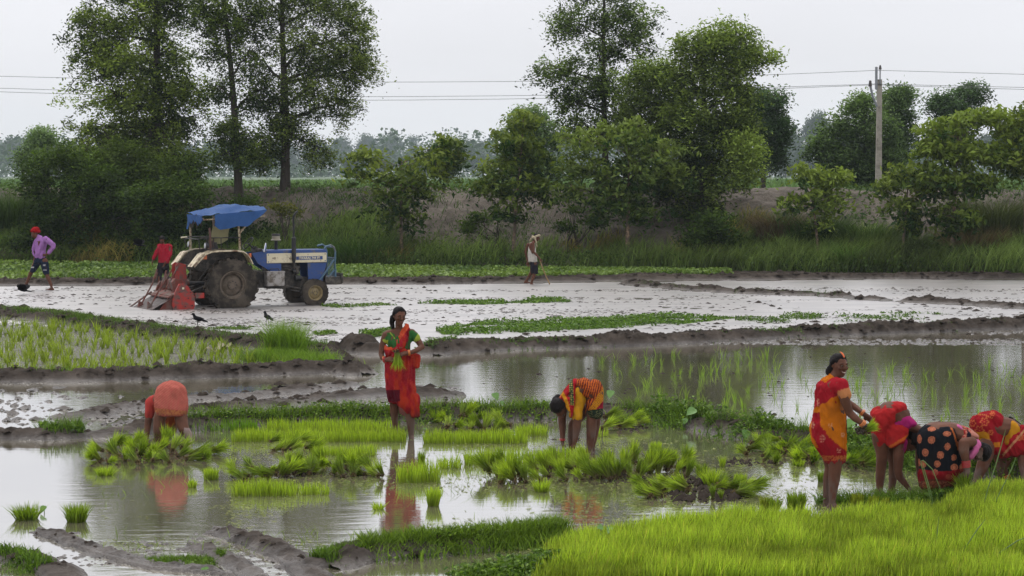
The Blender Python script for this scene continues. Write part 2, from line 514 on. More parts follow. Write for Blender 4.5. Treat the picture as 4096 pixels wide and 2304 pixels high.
# the banks themselves, cloddy and slumped, laid over their cores
def resample(pts, step):
    P = np.array([tuple(p)[:2] for p in pts]); L = np.linalg.norm(np.diff(P, axis=0), axis=1)
    c = np.concatenate([[0], np.cumsum(L)]); n = max(4, int(c[-1]/step)); s = np.linspace(0, c[-1], n)
    Q = np.column_stack([np.interp(s, c, P[:, 0]), np.interp(s, c, P[:, 1])])
    for _ in range(6):
        Q[1:-1] = (Q[:-2] + Q[2:] + 2*Q[1:-1])/4
    return Q, s
m_clod = solid("dark_clod", (0.032, 0.025, 0.020), .9, spec=.06, var=.4, scale=4, bump=.4)
CLODQ = []
def bank(name, key, label, hw, h, lump, step=0.05, ns=22, clod=1.0):
    Q, s = resample(poly_world(BUNDS[key][0]), step)
    t = np.gradient(Q, axis=0); t /= np.linalg.norm(t, axis=1, keepdims=True)
    nr = np.column_stack([-t[:, 1], t[:, 0]])
    k = np.linspace(-1, 1, ns)
    S, KK = np.meshgrid(s, k, indexing='ij')
    wv = hw*(1 + 0.22*vnoise(s*0.7, s*0 + hw*10) + 0.12*vnoise(s*2.3, s*0))
    off = KK*wv[:, None]*1.25
    sh = 0.12*vnoise(s*0.5, s*0 + 5.0)
    X = Q[:, :1] + nr[:, :1]*(off + sh[:, None]); Y = Q[:, 1:] + nr[:, 1:]*(off + sh[:, None])
    hv = h*(1 + lump*0.55*fbm(s*1.1, s*0 + 3.3, 0, 3))
    ends = np.minimum(1, np.minimum(s, s[-1]-s)/(0.35) + 0.15)
    Z = (hv*ends)[:, None]*(1 - np.abs(KK)**2.6*1.25)
    rid = 1 - np.abs(fbm(X*5.5, Y*5.5, 1.0, 3, 0.6)); r2 = fbm(X*13, Y*13, 4.0, 3, 0.6)
    r3 = np.abs(fbm(X*22, Y*22, 8.0, 2, 0.6))
    Z = Z + (0.6*(0.075*clod*(rid-0.6) + 0.040*clod*r2 + 0.03*clod*(0.4-r3))*np.minimum(1, h/.15 + .3))*(1 - 0.5*np.abs(KK)) - 0.01
    X = X + 0.03*fbm(X*9, Y*9, 9.0, 2)*clod; Y = Y + 0.03*fbm(X*9, Y*9, 19.0, 2)*clod
    i = np.arange(S.size).reshape(S.shape)
    q = np.stack([i[:-1,:-1], i[1:,:-1], i[1:,1:], i[:-1,1:]], -1).reshape(-1, 4)
    kk = np.random.default_rng(len(s)).integers(0, S.size, int(s[-1]*26*(hw/.4)))
    kk = kk[np.abs(KK.ravel()[kk]) < .85]; CLODQ.append((np.stack([X.ravel()[kk], Y.ravel()[kk]], 1), Z.ravel()[kk], hw))
    o = link(name, mesh_np(name, np.stack([X.ravel(), Y.ravel(), Z.ravel()], 1), q, m=m_mud, smooth=True))
    tag(o, label, "earth bank", kind="structure")
for args in [("earth_bank","main","long dark cloddy earth bank across the middle of the fields",.31,.21,.45,.045),
             ("earth_bank","lump","short dark earth lump beside the gap in the bank",.32,.27,.6,.04),
             ("earth_bank","far","low dark bank in the far right mud field, left piece",.33,.12,.7,.07),
             ("earth_bank","far2","shortest low bank piece between the two far right ones",.3,.09,.7,.07),
             ("earth_bank","far3","low dark bank in the far right mud field, right piece",.33,.12,.7,.07),
             ("earth_bank","plotb","grass covered bank behind the young rice plot at the left",.40,.20,.3,.05),
             ("earth_bank","plotf","earth bank in front of the young rice plot at the left",.28,.20,.35,.045),
             ("mud_ridge","ridge1","rough wet mud ridge nearest the rice plot bank",.26,.06,1.1,.04),
             ("mud_ridge","ridge2","rough wet mud ridge running behind the woman in green",.34,.085,1.1,.04),
             ("mud_ridge","ridge3","thin wet mud streak behind the seedling beds",.22,.06,1.2,.04),
             ("earth_bank","weeds","weedy earth bank between the pond and the right paddy",.30,.15,.4,.04),
             ("earth_bank","mudl","low muddy bank at the left behind the pond",.17,.10,.9,.035),
             ("earth_bank","fore","weedy bank in the foreground left of the lawn of seedlings",.25,.12,.4,.025),
             ("mud_ridge","diag","grey wet mud ridge slanting out of the pond at the bottom",.115,.07,1.0,.018),
             ("mud_ridge","diag2","string of wet mud lumps in the lower left corner",.085,.045,1.2,.018),
             ("mud_ridge","diag3","short wet mud ridge beside the slanting one at the bottom",.09,.045,1.2,.018),
             ("earth_bank","corner","grassy earth bank in the bottom left corner",.18,.07,.5,.02)]:
    bank(*args, ns=(26 if args[3] > .3 else 20))
# edge of the strip of weeds: a broken dark earth step
ex = np.linspace(-24, 24, 900)
BUNDS['edge'] = ([((x/(y*1.0))*5200+1288, 440+5200*3.3/y) for x, y in zip(ex, bank_edge(ex)+0.22)], 0, 0, 0)
bank("earth_bank", 'edge', "long low dark earth edge of the weedy strip below the embankment", .36, .19, .45, .06, 18)
# clods and crumbs of mud lying in the shallow water
def clods(name, xy, r, label, flat=0.55, z0=0.0, mt=None):
    rng = np.random.default_rng(len(xy))
    base = np.array([[1,0,0],[-1,0,0],[0,1,0],[0,-1,0],[0,0,1],[0.7,0.7,.3],[-.7,.6,.4],[.6,-.7,.35],[-.6,-.7,.3]], float)
    tr = np.array([[0,5,4],[5,2,4],[2,6,4],[6,1,4],[1,8,4],[8,3,4],[3,7,4],[7,0,4]])
    n = len(xy); V = base[None]*(1 + rng.normal(0, .22, (n, 9, 3)))
    a = rng.uniform(0, 6.28, n); ca, sa = np.cos(a)[:, None], np.sin(a)[:, None]
    el = rng.uniform(1.0, 1.7, n)[:, None]
    x = V[:, :, 0]*el*ca - V[:, :, 1]*sa; y = V[:, :, 0]*el*sa + V[:, :, 1]*ca
    r = np.broadcast_to(r, n)[:, None]
    P = np.stack([x*r + xy[:, :1], y*r + xy[:, 1:], V[:, :, 2]*r*flat - 0.004 + np.broadcast_to(z0, n)[:, None]], -1).reshape(-1, 3)
    T_ = (np.arange(n)[:, None, None]*9 + tr[None]).reshape(-1, 3)
    o = link(name, mesh_np(name, P, None, T_, m=mt or m_clod, smooth=True)); tag(o, label, "mud", kind="stuff")
_xy = np.concatenate([c[0] for c in CLODQ]); _z = np.concatenate([c[1] for c in CLODQ]); _hw = np.concatenate([np.full(len(c[1]), c[2]) for c in CLODQ])
clods("mud_clods", _xy, np.abs(np.random.default_rng(6).normal(0, .045, len(_xy)))*(_hw/.4) + .012, "loose clods of earth strewn over the field banks", 0.8, _z)
rng = np.random.default_rng(8)
def box_px(n, u0, u1, v0, v1):
    v = rng.uniform(v0, v1, n*3); u = rng.uniform(u0, u1, n*3)
    Y = 5200*3.3/(v-440); X = (u-1288)/5200*Y
    k = fbm(X*0.35, Y*0.5, 3.0, 4, 0.6) + rng.normal(0, .25, n*3) > 0.18
    return np.column_stack([X, Y])[k][:n]
Z0 = box_px(1900, -200, 2800, 722, 868)
Z0 = Z0[Z0[:, 1] < bank_edge(Z0[:, 0])]
clods("mud_clods", Z0, np.abs(rng.normal(0.0, 0.028, len(Z0))) + 0.01, "small dark clods of mud in the flooded far fields", 0.5)
v_ = rng.uniform(722, 868, 60000); u_ = rng.uniform(-200, 2800, 60000); Y_ = 5200*3.3/(v_-440); X_ = (u_-1288)/5200*Y_
k_ = (fbm(X_*.16, Y_*.9, 12.0, 4, .6) + rng.normal(0, .10, 60000) > .52) & (Y_ < bank_edge(X_))
ZS = np.column_stack([X_, Y_])[k_][:9000]
clods("mud_streaks", ZS, np.abs(rng.normal(0, .022, len(ZS))) + .012, "streaks of churned wet mud standing out of the flooded far fields", 0.45, 0.0, m_mud)
Z1 = box_px(800, -100, 1160, 968, 1072)
clods("mud_clods", Z1, np.abs(rng.normal(0.0, 0.05, len(Z1)))*.7 + 0.01, "wet clods of mud in the rough patch left of the woman in green", 0.6, 0.0, m_mud)
Z2 = box_px(420, 1200, 2700, 890, 1120)
clods("mud_clods", Z2, np.abs(rng.normal(0.0, 0.014, len(Z2))) + 0.008, "little dark crumbs floating among the sprigs in the right paddy", 0.5)
Z3 = box_px(450, 60, 760, 1345, 1470)
clods("mud_clods", Z3, np.abs(rng.normal(0.0, 0.016, len(Z3))) + 0.008, "lumps of wet grey mud in the lower left corner", 0.6, 0.0, m_mud)
# the rest of the ground, under and around
m_earth = solid("earth", (0.11, 0.095, 0.06), 0.9, var=0.4, scale=0.4, bump=0.5, bscale=3)
MB().box((0, 860, -0.55), (3600, 1800, 0.5)).build("ground", m_earth)["kind"] = "structure"

# ------------------------------------------------------------------ water
def watermat(name):
    """silty water: a dull body under a surface that mirrors more the flatter it is seen; slick rough mud film in the far fields"""
    m, n, o = newmat(name)
    geo = n.nodes.new("ShaderNodeNewGeometry")
    sx = n.nodes.new("ShaderNodeSeparateXYZ"); n.links.new(geo.outputs["Position"], sx.inputs[0])
    def rng_(a, b, c, d, src):
        r = n.nodes.new("ShaderNodeMapRange")
        for k, v in zip(("From Min", "From Max", "To Min", "To Max"), (a, b, c, d)): r.inputs[k].default_value = v
        n.links.new(src, r.inputs[0]); return r.outputs[0]
    xm = n.nodes.new("ShaderNodeMath"); xm.operation = 'MAXIMUM'; xm.inputs[1].default_value = -2.2
    n.links.new(sx.outputs[0], xm.inputs[0])
    ym = n.nodes.new("ShaderNodeMath"); ym.operation = 'MULTIPLY_ADD'; ym.inputs[1].default_value = -0.52
    n.links.new(xm.outputs[0], ym.inputs[0]); n.links.new(sx.outputs[1], ym.inputs[2])
    LINE = ym.outputs[0]                       # the long bank across the fields divides calm pond from mud film
    far = rng_(38.6, 39.3, 0, 1, LINE)
    z1 = nd(n, "ShaderNodeTexNoise", Scale=0.55, Detail=6.0, Roughness=0.6)
    n.links.new(geo.outputs["Position"], z1.inputs["Vector"])
    cr = n.nodes.new("ShaderNodeValToRGB")
    cr.color_ramp.elements[0].position = 0.3; cr.color_ramp.elements[0].color = (0.120, 0.107, 0.070, 1)
    cr.color_ramp.elements[1].position = 0.7; cr.color_ramp.elements[1].color = (0.205, 0.184, 0.128, 1)
    n.links.new(z1.outputs[0], cr.inputs[0])
    mp2 = n.nodes.new("ShaderNodeMapping"); mp2.inputs["Scale"].default_value = (0.5, 1.6, 1.0)
    n.links.new(geo.outputs["Position"], mp2.inputs[0])
    z4 = nd(n, "ShaderNodeTexNoise", Scale=1.0, Detail=9.0, Roughness=0.72)
    n.links.new(mp2.outputs[0], z4.inputs["Vector"])
    cf = n.nodes.new("ShaderNodeValToRGB")
    cf.color_ramp.elements[0].position = 0.41; cf.color_ramp.elements[0].color = (0.060, 0.048, 0.040, 1)
    cf.color_ramp.elements[1].position = 0.58; cf.color_ramp.elements[1].color = (0.205, 0.178, 0.162, 1)
    n.links.new(z4.outputs[0], cf.inputs[0])
    mc = n.nodes.new("ShaderNodeMix"); mc.data_type = 'RGBA'
    n.links.new(far, mc.inputs[0]); n.links.new(cr.outputs[0], mc.inputs[6]); n.links.new(cf.outputs[0], mc.inputs[7])
    dif = n.nodes.new("ShaderNodeBsdfDiffuse"); n.links.new(mc.outputs[2], dif.inputs[0])
    mp = n.nodes.new("ShaderNodeMapping"); mp.inputs["Scale"].default_value = (2.2, 6.0, 1.0)
    n.links.new(geo.outputs["Position"], mp.inputs[0])
    w1 = nd(n, "ShaderNodeTexNoise", Scale=1.0, Detail=3.0, Roughness=0.5)
    n.links.new(mp.outputs[0], w1.inputs["Vector"])
    w2 = nd(n, "ShaderNodeTexNoise", Scale=9.0, Detail=3.0, Roughness=0.6)
    n.links.new(mp.outputs[0], w2.inputs["Vector"])
    ad = n.nodes.new("ShaderNodeMath"); ad.operation = 'MULTIPLY_ADD'; ad.inputs[1].default_value = 0.14
    n.links.new(w2.outputs[0], ad.inputs[0]); n.links.new(w1.outputs[0], ad.inputs[2])
    b = nd(n, "ShaderNodeBump", Strength=1.0)
    n.links.new(rng_(38.6, 39.3, 0.0018, 0.034, LINE), b.inputs["Distance"])
    n.links.new(ad.outputs[0], b.inputs["Height"])
    gl = n.nodes.new("ShaderNodeBsdfGlossy"); gl.inputs[0].default_value = (0.96, 0.96, 0.97, 1)
    n.links.new(rng_(38.6, 39.3, 0.03, 0.34, LINE), gl.inputs["Roughness"])
    n.links.new(b.outputs[0], gl.inputs["Normal"])
    lw = n.nodes.new("ShaderNodeLayerWeight"); lw.inputs[0].default_value = 0.5      # facing = 1 - cos
    pw = n.nodes.new("ShaderNodeMath"); pw.operation = 'POWER'; pw.inputs[1].default_value = 1.55
    n.links.new(lw.outputs["Facing"], pw.inputs[0])
    fa = rng_(0, 1, 0.02, 0.95, pw.outputs[0])
    fm = n.nodes.new("ShaderNodeMath"); fm.operation = 'MULTIPLY'
    n.links.new(fa, fm.inputs[0]); n.links.new(rng_(38.6, 39.3, 1.0, 0.60, LINE), fm.inputs[1])
    mx = n.nodes.new("ShaderNodeMixShader")
    n.links.new(fm.outputs[0], mx.inputs[0]); n.links.new(dif.outputs[0], mx.inputs[1]); n.links.new(gl.outputs[0], mx.inputs[2])
    n.links.new(mx.outputs[0], o.inputs[0])
    return m
m_water = watermat("muddy_water")
me = mesh_np("water", [(-45, 6, 0), (45, 6, 0), (45, 82, 0), (-45, 82, 0)], [[0, 1, 2, 3]], m=m_water)
tag(link("water", me), kind="structure")

# ------------------------------------------------------------------ embankment and the fields beyond
m_bank, n, o = newmat("bank_soil")
p = nd(n, "ShaderNodeBsdfPrincipled", Roughness=0.95)
geo = n.nodes.new("ShaderNodeNewGeometry")
z1 = nd(n, "ShaderNodeTexNoise", Scale=1.3, Detail=9.0, Roughness=0.68)
n.links.new(geo.outputs["Position"], z1.inputs["Vector"])
cr = n.nodes.new("ShaderNodeValToRGB")
cr.color_ramp.elements[0].position = 0.30; cr.color_ramp.elements[0].color = (0.040, 0.032, 0.024, 1)
cr.color_ramp.elements[1].position = 0.66; cr.color_ramp.elements[1].color = (0.190, 0.160, 0.128, 1)
e = cr.color_ramp.elements.new(0.47); e.color = (0.115, 0.094, 0.074, 1)
n.links.new(z1.outputs[0], cr.inputs[0]); n.links.new(cr.outputs[0], p.inputs["Base Color"])
z2 = nd(n, "ShaderNodeTexNoise", Scale=5.0, Detail=7.0, Roughness=0.7)
n.links.new(geo.outputs["Position"], z2.inputs["Vector"])
bp = nd(n, "ShaderNodeBump", Strength=0.9, Distance=0.22)
n.links.new(z2.outputs[0], bp.inputs["Height"]); n.links.new(bp.outputs[0], p.inputs["Normal"])
n.links.new(p.outputs[0], o.inputs[0])
PROF_T = np.array([-0.6, 0.0, 1.0, 2.2, 3.6, 4.9, 5.8, 6.6, 9.0, 10.5, 12.0])
PROF_Z = np.array([-0.1, 0.10, 0.38, 1.0, 1.75, 2.38, 2.66, 2.74, 2.72, 2.45, 2.15])
def bank_z(X, T):
    n1 = fbm(X*0.22, T*0.25, 11.0, 4); n2 = fbm(X*1.1, T*1.3, 13.0, 4, 0.6); n3 = fbm(X*3.5, T*3.5, 3.0, 3, 0.6)
    z = np.interp(T + 0.7*n1*(T > 0.3), PROF_T, PROF_Z)
    return z + (T > 0.2) * (0.10*n2 + 0.045*n3 - 0.05*np.abs(n1))
bx = np.linspace(-62, 62, 620); bt = np.concatenate([np.linspace(-0.6, 7.2, 70), np.linspace(7.4, 12.0, 14)])
BT, BX = np.meshgrid(bt, bx, indexing='ij')
BZ = bank_z(BX, BT)
idx = np.arange(BX.size).reshape(BX.shape)
q = np.stack([idx[:-1,:-1], idx[:-1,1:], idx[1:,1:], idx[1:,:-1]], -1).reshape(-1, 4)
me = mesh_np("embankment", np.stack([BX.ravel(), (FOOT(BX)+BT).ravel(), BZ.ravel()], 1), q, m=m_bank, smooth=True)
tag(link("embankment", me), "long bare sandy earth embankment behind the flooded fields", "embankment", kind="structure")
m_field, n, o = newmat("far_crop")
p = nd(n, "ShaderNodeBsdfPrincipled", Roughness=0.9)
geo = n.nodes.new("ShaderNodeNewGeometry")
mp = n.nodes.new("ShaderNodeMapping"); mp.inputs["Scale"].default_value = (0.8, 0.12, 1)
n.links.new(geo.outputs["Position"], mp.inputs[0])
z1 = nd(n, "ShaderNodeTexNoise", Scale=0.6, Detail=8.0, Roughness=0.7)
n.links.new(mp.outputs[0], z1.inputs["Vector"])
cr = n.nodes.new("ShaderNodeValToRGB")
cr.color_ramp.elements[0].position = 0.3; cr.color_ramp.elements[0].color = (0.055, 0.085, 0.038, 1)
cr.color_ramp.elements[1].position = 0.7; cr.color_ramp.elements[1].color = (0.10, 0.145, 0.07, 1)
n.links.new(z1.outputs[0], cr.inputs[0]); n.links.new(cr.outputs[0], p.inputs["Base Color"])
n.links.new(p.outputs[0], o.inputs[0])
fx = np.linspace(-1, 1, 160); fy = 78 * (1700/78.0) ** np.linspace(0, 1, 90)
FY, FX = np.meshgrid(fy, fx, indexing='ij')
FXX = FX * (60 + FY*0.62)
FYY = np.maximum(FY, FOOT(FXX)+11.6 + (FY-78)*0.9)
FZ = 2.15 + 0.08*fbm(FXX*0.4, FYY*0.15, 1.0, 3)
idx = np.arange(FXX.size).reshape(FXX.shape)
q = np.stack([idx[:-1,:-1], idx[:-1,1:], idx[1:,1:], idx[1:,:-1]], -1).reshape(-1, 4)
me = mesh_np("far_field", np.stack([FXX.ravel(), FYY.ravel(), FZ.ravel()], 1), q, m=m_field, smooth=True)
tag(link("far_field", me), kind="structure")
# ------------------------------------------------------------------ blades and leaves
def unit(v): return v / np.maximum(np.linalg.norm(v, axis=1, keepdims=True), 1e-9)
def blade_arrays(P, H, W, lean, az=None, faz=None, curl=0.5, root=(0.16, 0.13, 0.06), c0=(0.06, 0.14, 0.015), c1=(0.17, 0.30, 0.03), jit=0.25, rng=RNG, rootmix=0.0, up=None):
    """P (n,3) roots; H heights; W widths; lean = horizontal reach / height. Returns V, quads, tris, col"""
    n = len(P)
    H = np.broadcast_to(H, n); W = np.broadcast_to(W, n); lean = np.broadcast_to(lean, n)
    az = rng.uniform(0, 2*np.pi, n) if az is None else np.broadcast_to(az, n)
    fa = rng.uniform(0, np.pi, n) if faz is None else np.broadcast_to(faz, n)
    d = np.stack([np.cos(az), np.sin(az), np.zeros(n)], 1)
    s = np.stack([np.cos(fa), np.sin(fa), np.zeros(n)], 1)
    t = (H*lean)[:, None]
    up_ = np.array([0, 0, 1.0]) * H[:, None]
    mid = P + up_*0.55 + d*t*(0.55 - 0.25*curl)
    tip = P + up_*(1 - 0.12*curl*np.minimum(lean, 1))[:, None] + d*t
    w = (W/2)[:, None]
    V = np.stack([P - s*w, P + s*w, mid + s*w*0.85, mid - s*w*0.85, tip], 1)
    i = np.arange(n)[:, None]*5
    q = i + np.array([[0, 1, 2, 3]]); tr = i + np.array([[3, 2, 4]])
    k = (1 + rng.normal(0, jit, n)).clip(0.4, 1.8)[:, None]
    m = rng.random(n)[:, None]*0.5
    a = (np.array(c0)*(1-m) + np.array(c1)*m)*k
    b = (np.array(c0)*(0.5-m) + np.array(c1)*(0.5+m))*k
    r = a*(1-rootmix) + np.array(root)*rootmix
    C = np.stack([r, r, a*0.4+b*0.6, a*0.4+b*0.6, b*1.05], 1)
    return V.reshape(-1, 3), q, tr, C.reshape(-1, 3)
def leaf_arrays(P, size, droop=0.3, c0=(0.03, 0.07, 0.015), c1=(0.08, 0.15, 0.03), jit=0.25, asp=0.42, rng=RNG, tone=None, outdir=None):
    """folded diamond leaves, 4 vertices, 2 triangles"""
    n = len(P)
    size = np.broadcast_to(size, n)
    a = rng.normal(0, 1, (n, 3)); a[:, 2] = a[:, 2]*0.5 - droop
    if outdir is not None: a = a*0.8 + outdir
    a = unit(a)
    nrm = rng.normal(0, 1, (n, 3))*0.75; nrm[:, 2] += 0.9
    s = unit(np.cross(a, nrm)); nn = np.cross(s, a)
    L = size[:, None]
    base = P - a*L*0.5; tip = P + a*L*0.5
    l = P + s*L*asp*0.5 + nn*L*0.08 - a*L*0.05; r = P - s*L*asp*0.5 + nn*L*0.08 - a*L*0.05
    V = np.stack([base, l, tip, r], 1)
    i = np.arange(n)[:, None]*4
    tr = np.concatenate([i + np.array([[0, 1, 2]]), i + np.array([[0, 2, 3]])])
    m = (rng.random(n) if tone is None else np.clip(tone + rng.normal(0, 0.12, n), 0, 1))[:, None]
    k = (1 + rng.normal(0, jit, n)).clip(0.45, 1.7)[:, None]
    c = (np.array(c0)*(1-m) + np.array(c1)*m)*k
    return V.reshape(-1, 3), None, tr, np.repeat(c, 4, 0)
def merge(parts):
    V, Q, T, C, o = [], [], [], [], 0
    for v, q, t, c in parts:
        if q is not None and len(q): Q.append(q + o)
        if t is not None and len(t): T.append(t + o)
        V.append(v); C.append(c); o += len(v)
    return np.concatenate(V), (np.concatenate(Q) if Q else None), (np.concatenate(T) if T else None), np.concatenate(C)
def veg(name, parts, m, parent=None, loc=None):
    V, q, t, c = merge(parts)
    return link(name, mesh_np(name, V, q, t, c, m), parent, loc)
def rnd_poly(pts, n, rng=RNG):
    """n random points in a world polygon"""
    A = np.array([tuple(p)[:2] for p in pts]); lo, hi = A.min(0), A.max(0)
    out = []
    while sum(map(len, out)) < n:
        p = rng.uniform(lo, hi, (n*2, 2))
        out.append(p[in_poly(p[:, 0], p[:, 1], [tuple(a) for a in A])])
        if len(out) > 60: break
    return np.concatenate(out)[:n]
def along(pts, n, hw, rng=RNG):
    """n points along a world polyline with a spread of hw"""
    P = np.array([tuple(p)[:2] for p in pts]); seg = np.diff(P, axis=0); L = np.linalg.norm(seg, axis=1)
    c = np.concatenate([[0], np.cumsum(L)]); s = rng.uniform(0, c[-1], n)
    i = np.clip(np.searchsorted(c, s) - 1, 0, len(L)-1)
    q = P[i] + seg[i]*((s-c[i])/L[i])[:, None]
    nr = np.stack([-seg[i][:, 1], seg[i][:, 0]], 1)/L[i][:, None]
    return q + nr*rng.normal(0, hw*0.5, n)[:, None]
def on_ground(xy, dz=0.0):
    return np.column_stack([xy, np.maximum(zground(xy[:, 0], xy[:, 1]), -0.03) + dz])

m_rice = leafmat("rice_leaf", 0.42, 0.5, 0.12)
m_weed = leafmat("weed_leaf", 0.3, 0.45, 0.14)
m_tree = leafmat("tree_leaf", 0.30, 0.5, 0.10)
m_bark = solid("bark", (0.042, 0.033, 0.026), 0.9, var=0.5, scale=5, bump=0.8, bscale=14)
m_bark2 = solid("peeling_bark", (0.10, 0.075, 0.055), 0.9, var=0.5, scale=4, bump=0.8, bscale=12, dirt=(0.36, 0.24, 0.15), dirt_amt=0.35, dscale=5)

# ------------------------------------------------------------------ trees
def limb(mb, a, b, r1, r2, rng, wob=0.06, n=6, sides=7):
    a, b = Vector(a), Vector(b)
    L = (b-a).length
    pts = []
    off = Vector((0, 0, 0))
    for i in range(n+1):
        t = i/n
        if 0 < i < n: off = Vector((rng.normal(0, wob), rng.normal(0, wob), rng.normal(0, wob*0.5)))*L*0.5
        else: off = Vector((0, 0, 0))
        pts.append(a.lerp(b, t) + off)
    mb.tube(pts, [r1 + (r2-r1)*i/n for i in range(n+1)], sides)
    return pts
def tree(name, base, top, blobs, r0, leaf, ncl, per, label, cat='tree', group=None, c0=(0.022, 0.05, 0.012), c1=(0.10, 0.17, 0.028),
         cl=0.45, seed=1, bark=None, lean=(0, 0), asp=0.42, droop=0.3, pale=None, trunk_sides=8, topr=0.25, yflat=0.8, flat=0.72):
    """blobs: (x, y, z, rx, ry, rz, tone) in metres from the base; ncl clusters of per leaves"""
    rng = np.random.default_rng(seed)
    if name in ('tall_tree', 'green_tree'):
        ncl = int(ncl*2.25); leaf *= 1.02; per = int(per*.75); cl *= .76; c1 = (c1[0]*1.8, c1[1]*1.55, c1[2]*2.1); c0 = (c0[0]*1.7, c0[1]*1.4, c0[2]*1.4)
    elif name == 'young_tree':
        ncl = int(ncl*1.8); per = int(per*.60); cl *= .78; leaf *= 1.1; flat = .42; c1 = (c1[0]*1.35, c1[1]*1.25, c1[2]*1.4); c0 = tuple(x*1.4 for x in c0)
    root = empty(name, base)
    tag(root, label, cat, group)
    mb = MB()
    H = top
    tp = []
    for i in range(10):
        t = i/9
        tp.append(Vector((lean[0]*t + 0.05*H*0.12*math.sin(seed + 5*t), lean[1]*t + 0.03*math.cos(seed*2 + 4*t), -0.25 + (H+0.25)*t)))
    mb.tube(tp, [r0*(1.25 if i == 0 else 1)*(1 - (1-topr)*i/9) for i in range(10)], trunk_sides)
    B = np.array([b[:6] for b in blobs]); tone = np.array([b[6] for b in blobs])
    vol = B[:, 3]*B[:, 5]*np.sqrt(B[:, 4])
    pick = rng.choice(len(B), ncl, p=vol/vol.sum())
    d = unit(rng.normal(0, 1, (ncl, 3)))
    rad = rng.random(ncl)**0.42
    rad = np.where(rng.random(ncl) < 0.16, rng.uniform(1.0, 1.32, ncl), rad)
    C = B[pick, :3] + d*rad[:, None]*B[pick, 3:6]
    ct = tone[pick] + rng.normal(0, 0.3, ncl) + 0.3*d[:, 2]*rad  # clusters toned lighter towards the top of each lobe
    # limbs to blobs, twigs to clusters
    nodes = []
    for b in blobs:
        h = min(max(b[2] - 0.75*b[5], H*0.25), H*0.96)
        t = (h+0.25)/(H+0.25)
        a = tp[min(int(t*9), 8)].lerp(tp[min(int(t*9)+1, 9)], t*9 - int(t*9))
        e_ = Vector((b[0], b[1], b[2] + 0.2*b[5]))
        rr = r0*(1 - 0.72*t)
        nodes += [(p, rr*0.35) for p in limb(mb, a, e_, rr*0.6, rr*0.14, rng, 0.08, 5, 6)[2:]]
    nodes += [(p, r0*0.2) for p in tp[4:]]
    NP = np.array([tuple(p) for p, _ in nodes])
    for c in C[::2]:
        j = int(np.argmin(np.linalg.norm(NP - c, axis=1)))
        limb(mb, NP[j], c, max(nodes[j][1]*0.5, 0.008), 0.004, rng, 0.06, 2, 3)
    mb.build("trunk", bark or m_bark, root, smooth=True)
    n = ncl*per
    cs = cl*rng.uniform(0.6, 1.25, ncl)
    off = rng.normal(0, 1, (n, 3))*np.array([1, 1, flat])
    off = off*np.repeat(cs, per)[:, None]*0.5
    # each cluster sags outward from the crown
    cd = unit(C - np.array([0, 0, H*0.6])*1.0)
    off += np.repeat(cd, per, 0)*(rng.random(n)*cl*0.5)[:, None]
    off[:, 2] -= (np.linalg.norm(off[:, :2], axis=1)**2)*0.35/cl
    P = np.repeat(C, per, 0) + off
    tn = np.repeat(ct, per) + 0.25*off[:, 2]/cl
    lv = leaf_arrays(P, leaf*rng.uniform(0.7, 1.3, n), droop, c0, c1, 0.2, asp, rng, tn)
    cr = veg("crown", [lv], m_tree, root)
    cr['kind'] = 'stuff'
    return root

def T(u, y_off, base_v=None, z=None):
    """a place near the embankment: photo column u (display px), y_off metres beyond its foot"""
    Y = 68.0
    for _ in range(4):
        X = (u-1288)/5200.0*Y
        Y = FOOT(X) + y_off
    X = (u-1288)/5200.0*Y
    zz = float(bank_z(np.array([X]), np.array([y_off]))[0]) if z is None else z
    return Vector((X, Y, zz))
def px_blobs(base, lst, depth=1.0):
    """crown lobes given as (u, v, half width, half height, tone[, y offset]) in display px, at the tree's own distance"""
    out = []
    s = 5200.0/base.y
    for b in lst:
        p = DY(b[0], b[1], base.y)
        yo = b[5] if len(b) > 5 else 0.0
        rx, rz = b[2]/s, b[3]/s
        out.append((p.x-base.x, yo, p.z-base.z, rx, min(rx, 2.6)*depth, rz, b[4]))
    return out
def ttree(name, u, yo, topv, lst, r0, leaf, ncl, per, label, z=None, lean_px=0, depth=1.0, **kw):
    base = T(u, yo, z=z)
    H = DY(u, topv, base.y).z - base.z
    return tree(name, base, H, px_blobs(base, lst, depth), r0, leaf, ncl, per, label, lean=(lean_px*base.y/5200.0, 0), **kw)

DK0, DK1 = (0.012, 0.028, 0.008), (0.11, 0.175, 0.024)
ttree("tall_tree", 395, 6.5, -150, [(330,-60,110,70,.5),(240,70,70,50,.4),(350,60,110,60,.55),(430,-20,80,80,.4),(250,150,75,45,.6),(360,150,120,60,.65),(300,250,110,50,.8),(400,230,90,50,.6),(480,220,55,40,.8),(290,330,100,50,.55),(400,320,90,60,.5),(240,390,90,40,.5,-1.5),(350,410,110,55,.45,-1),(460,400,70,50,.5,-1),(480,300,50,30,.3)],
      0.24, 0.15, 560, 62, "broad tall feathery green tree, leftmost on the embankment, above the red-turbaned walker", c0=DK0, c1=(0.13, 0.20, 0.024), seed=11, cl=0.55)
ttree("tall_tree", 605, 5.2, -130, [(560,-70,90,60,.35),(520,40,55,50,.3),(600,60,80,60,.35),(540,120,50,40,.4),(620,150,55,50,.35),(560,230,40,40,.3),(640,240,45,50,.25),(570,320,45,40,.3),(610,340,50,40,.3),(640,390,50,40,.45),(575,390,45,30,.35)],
      0.17, 0.13, 290, 58, "slim tree with bare dark trunk leaning right, middle of the left tall group", lean_px=-45, c0=DK0, c1=DK1, seed=12, cl=0.5)
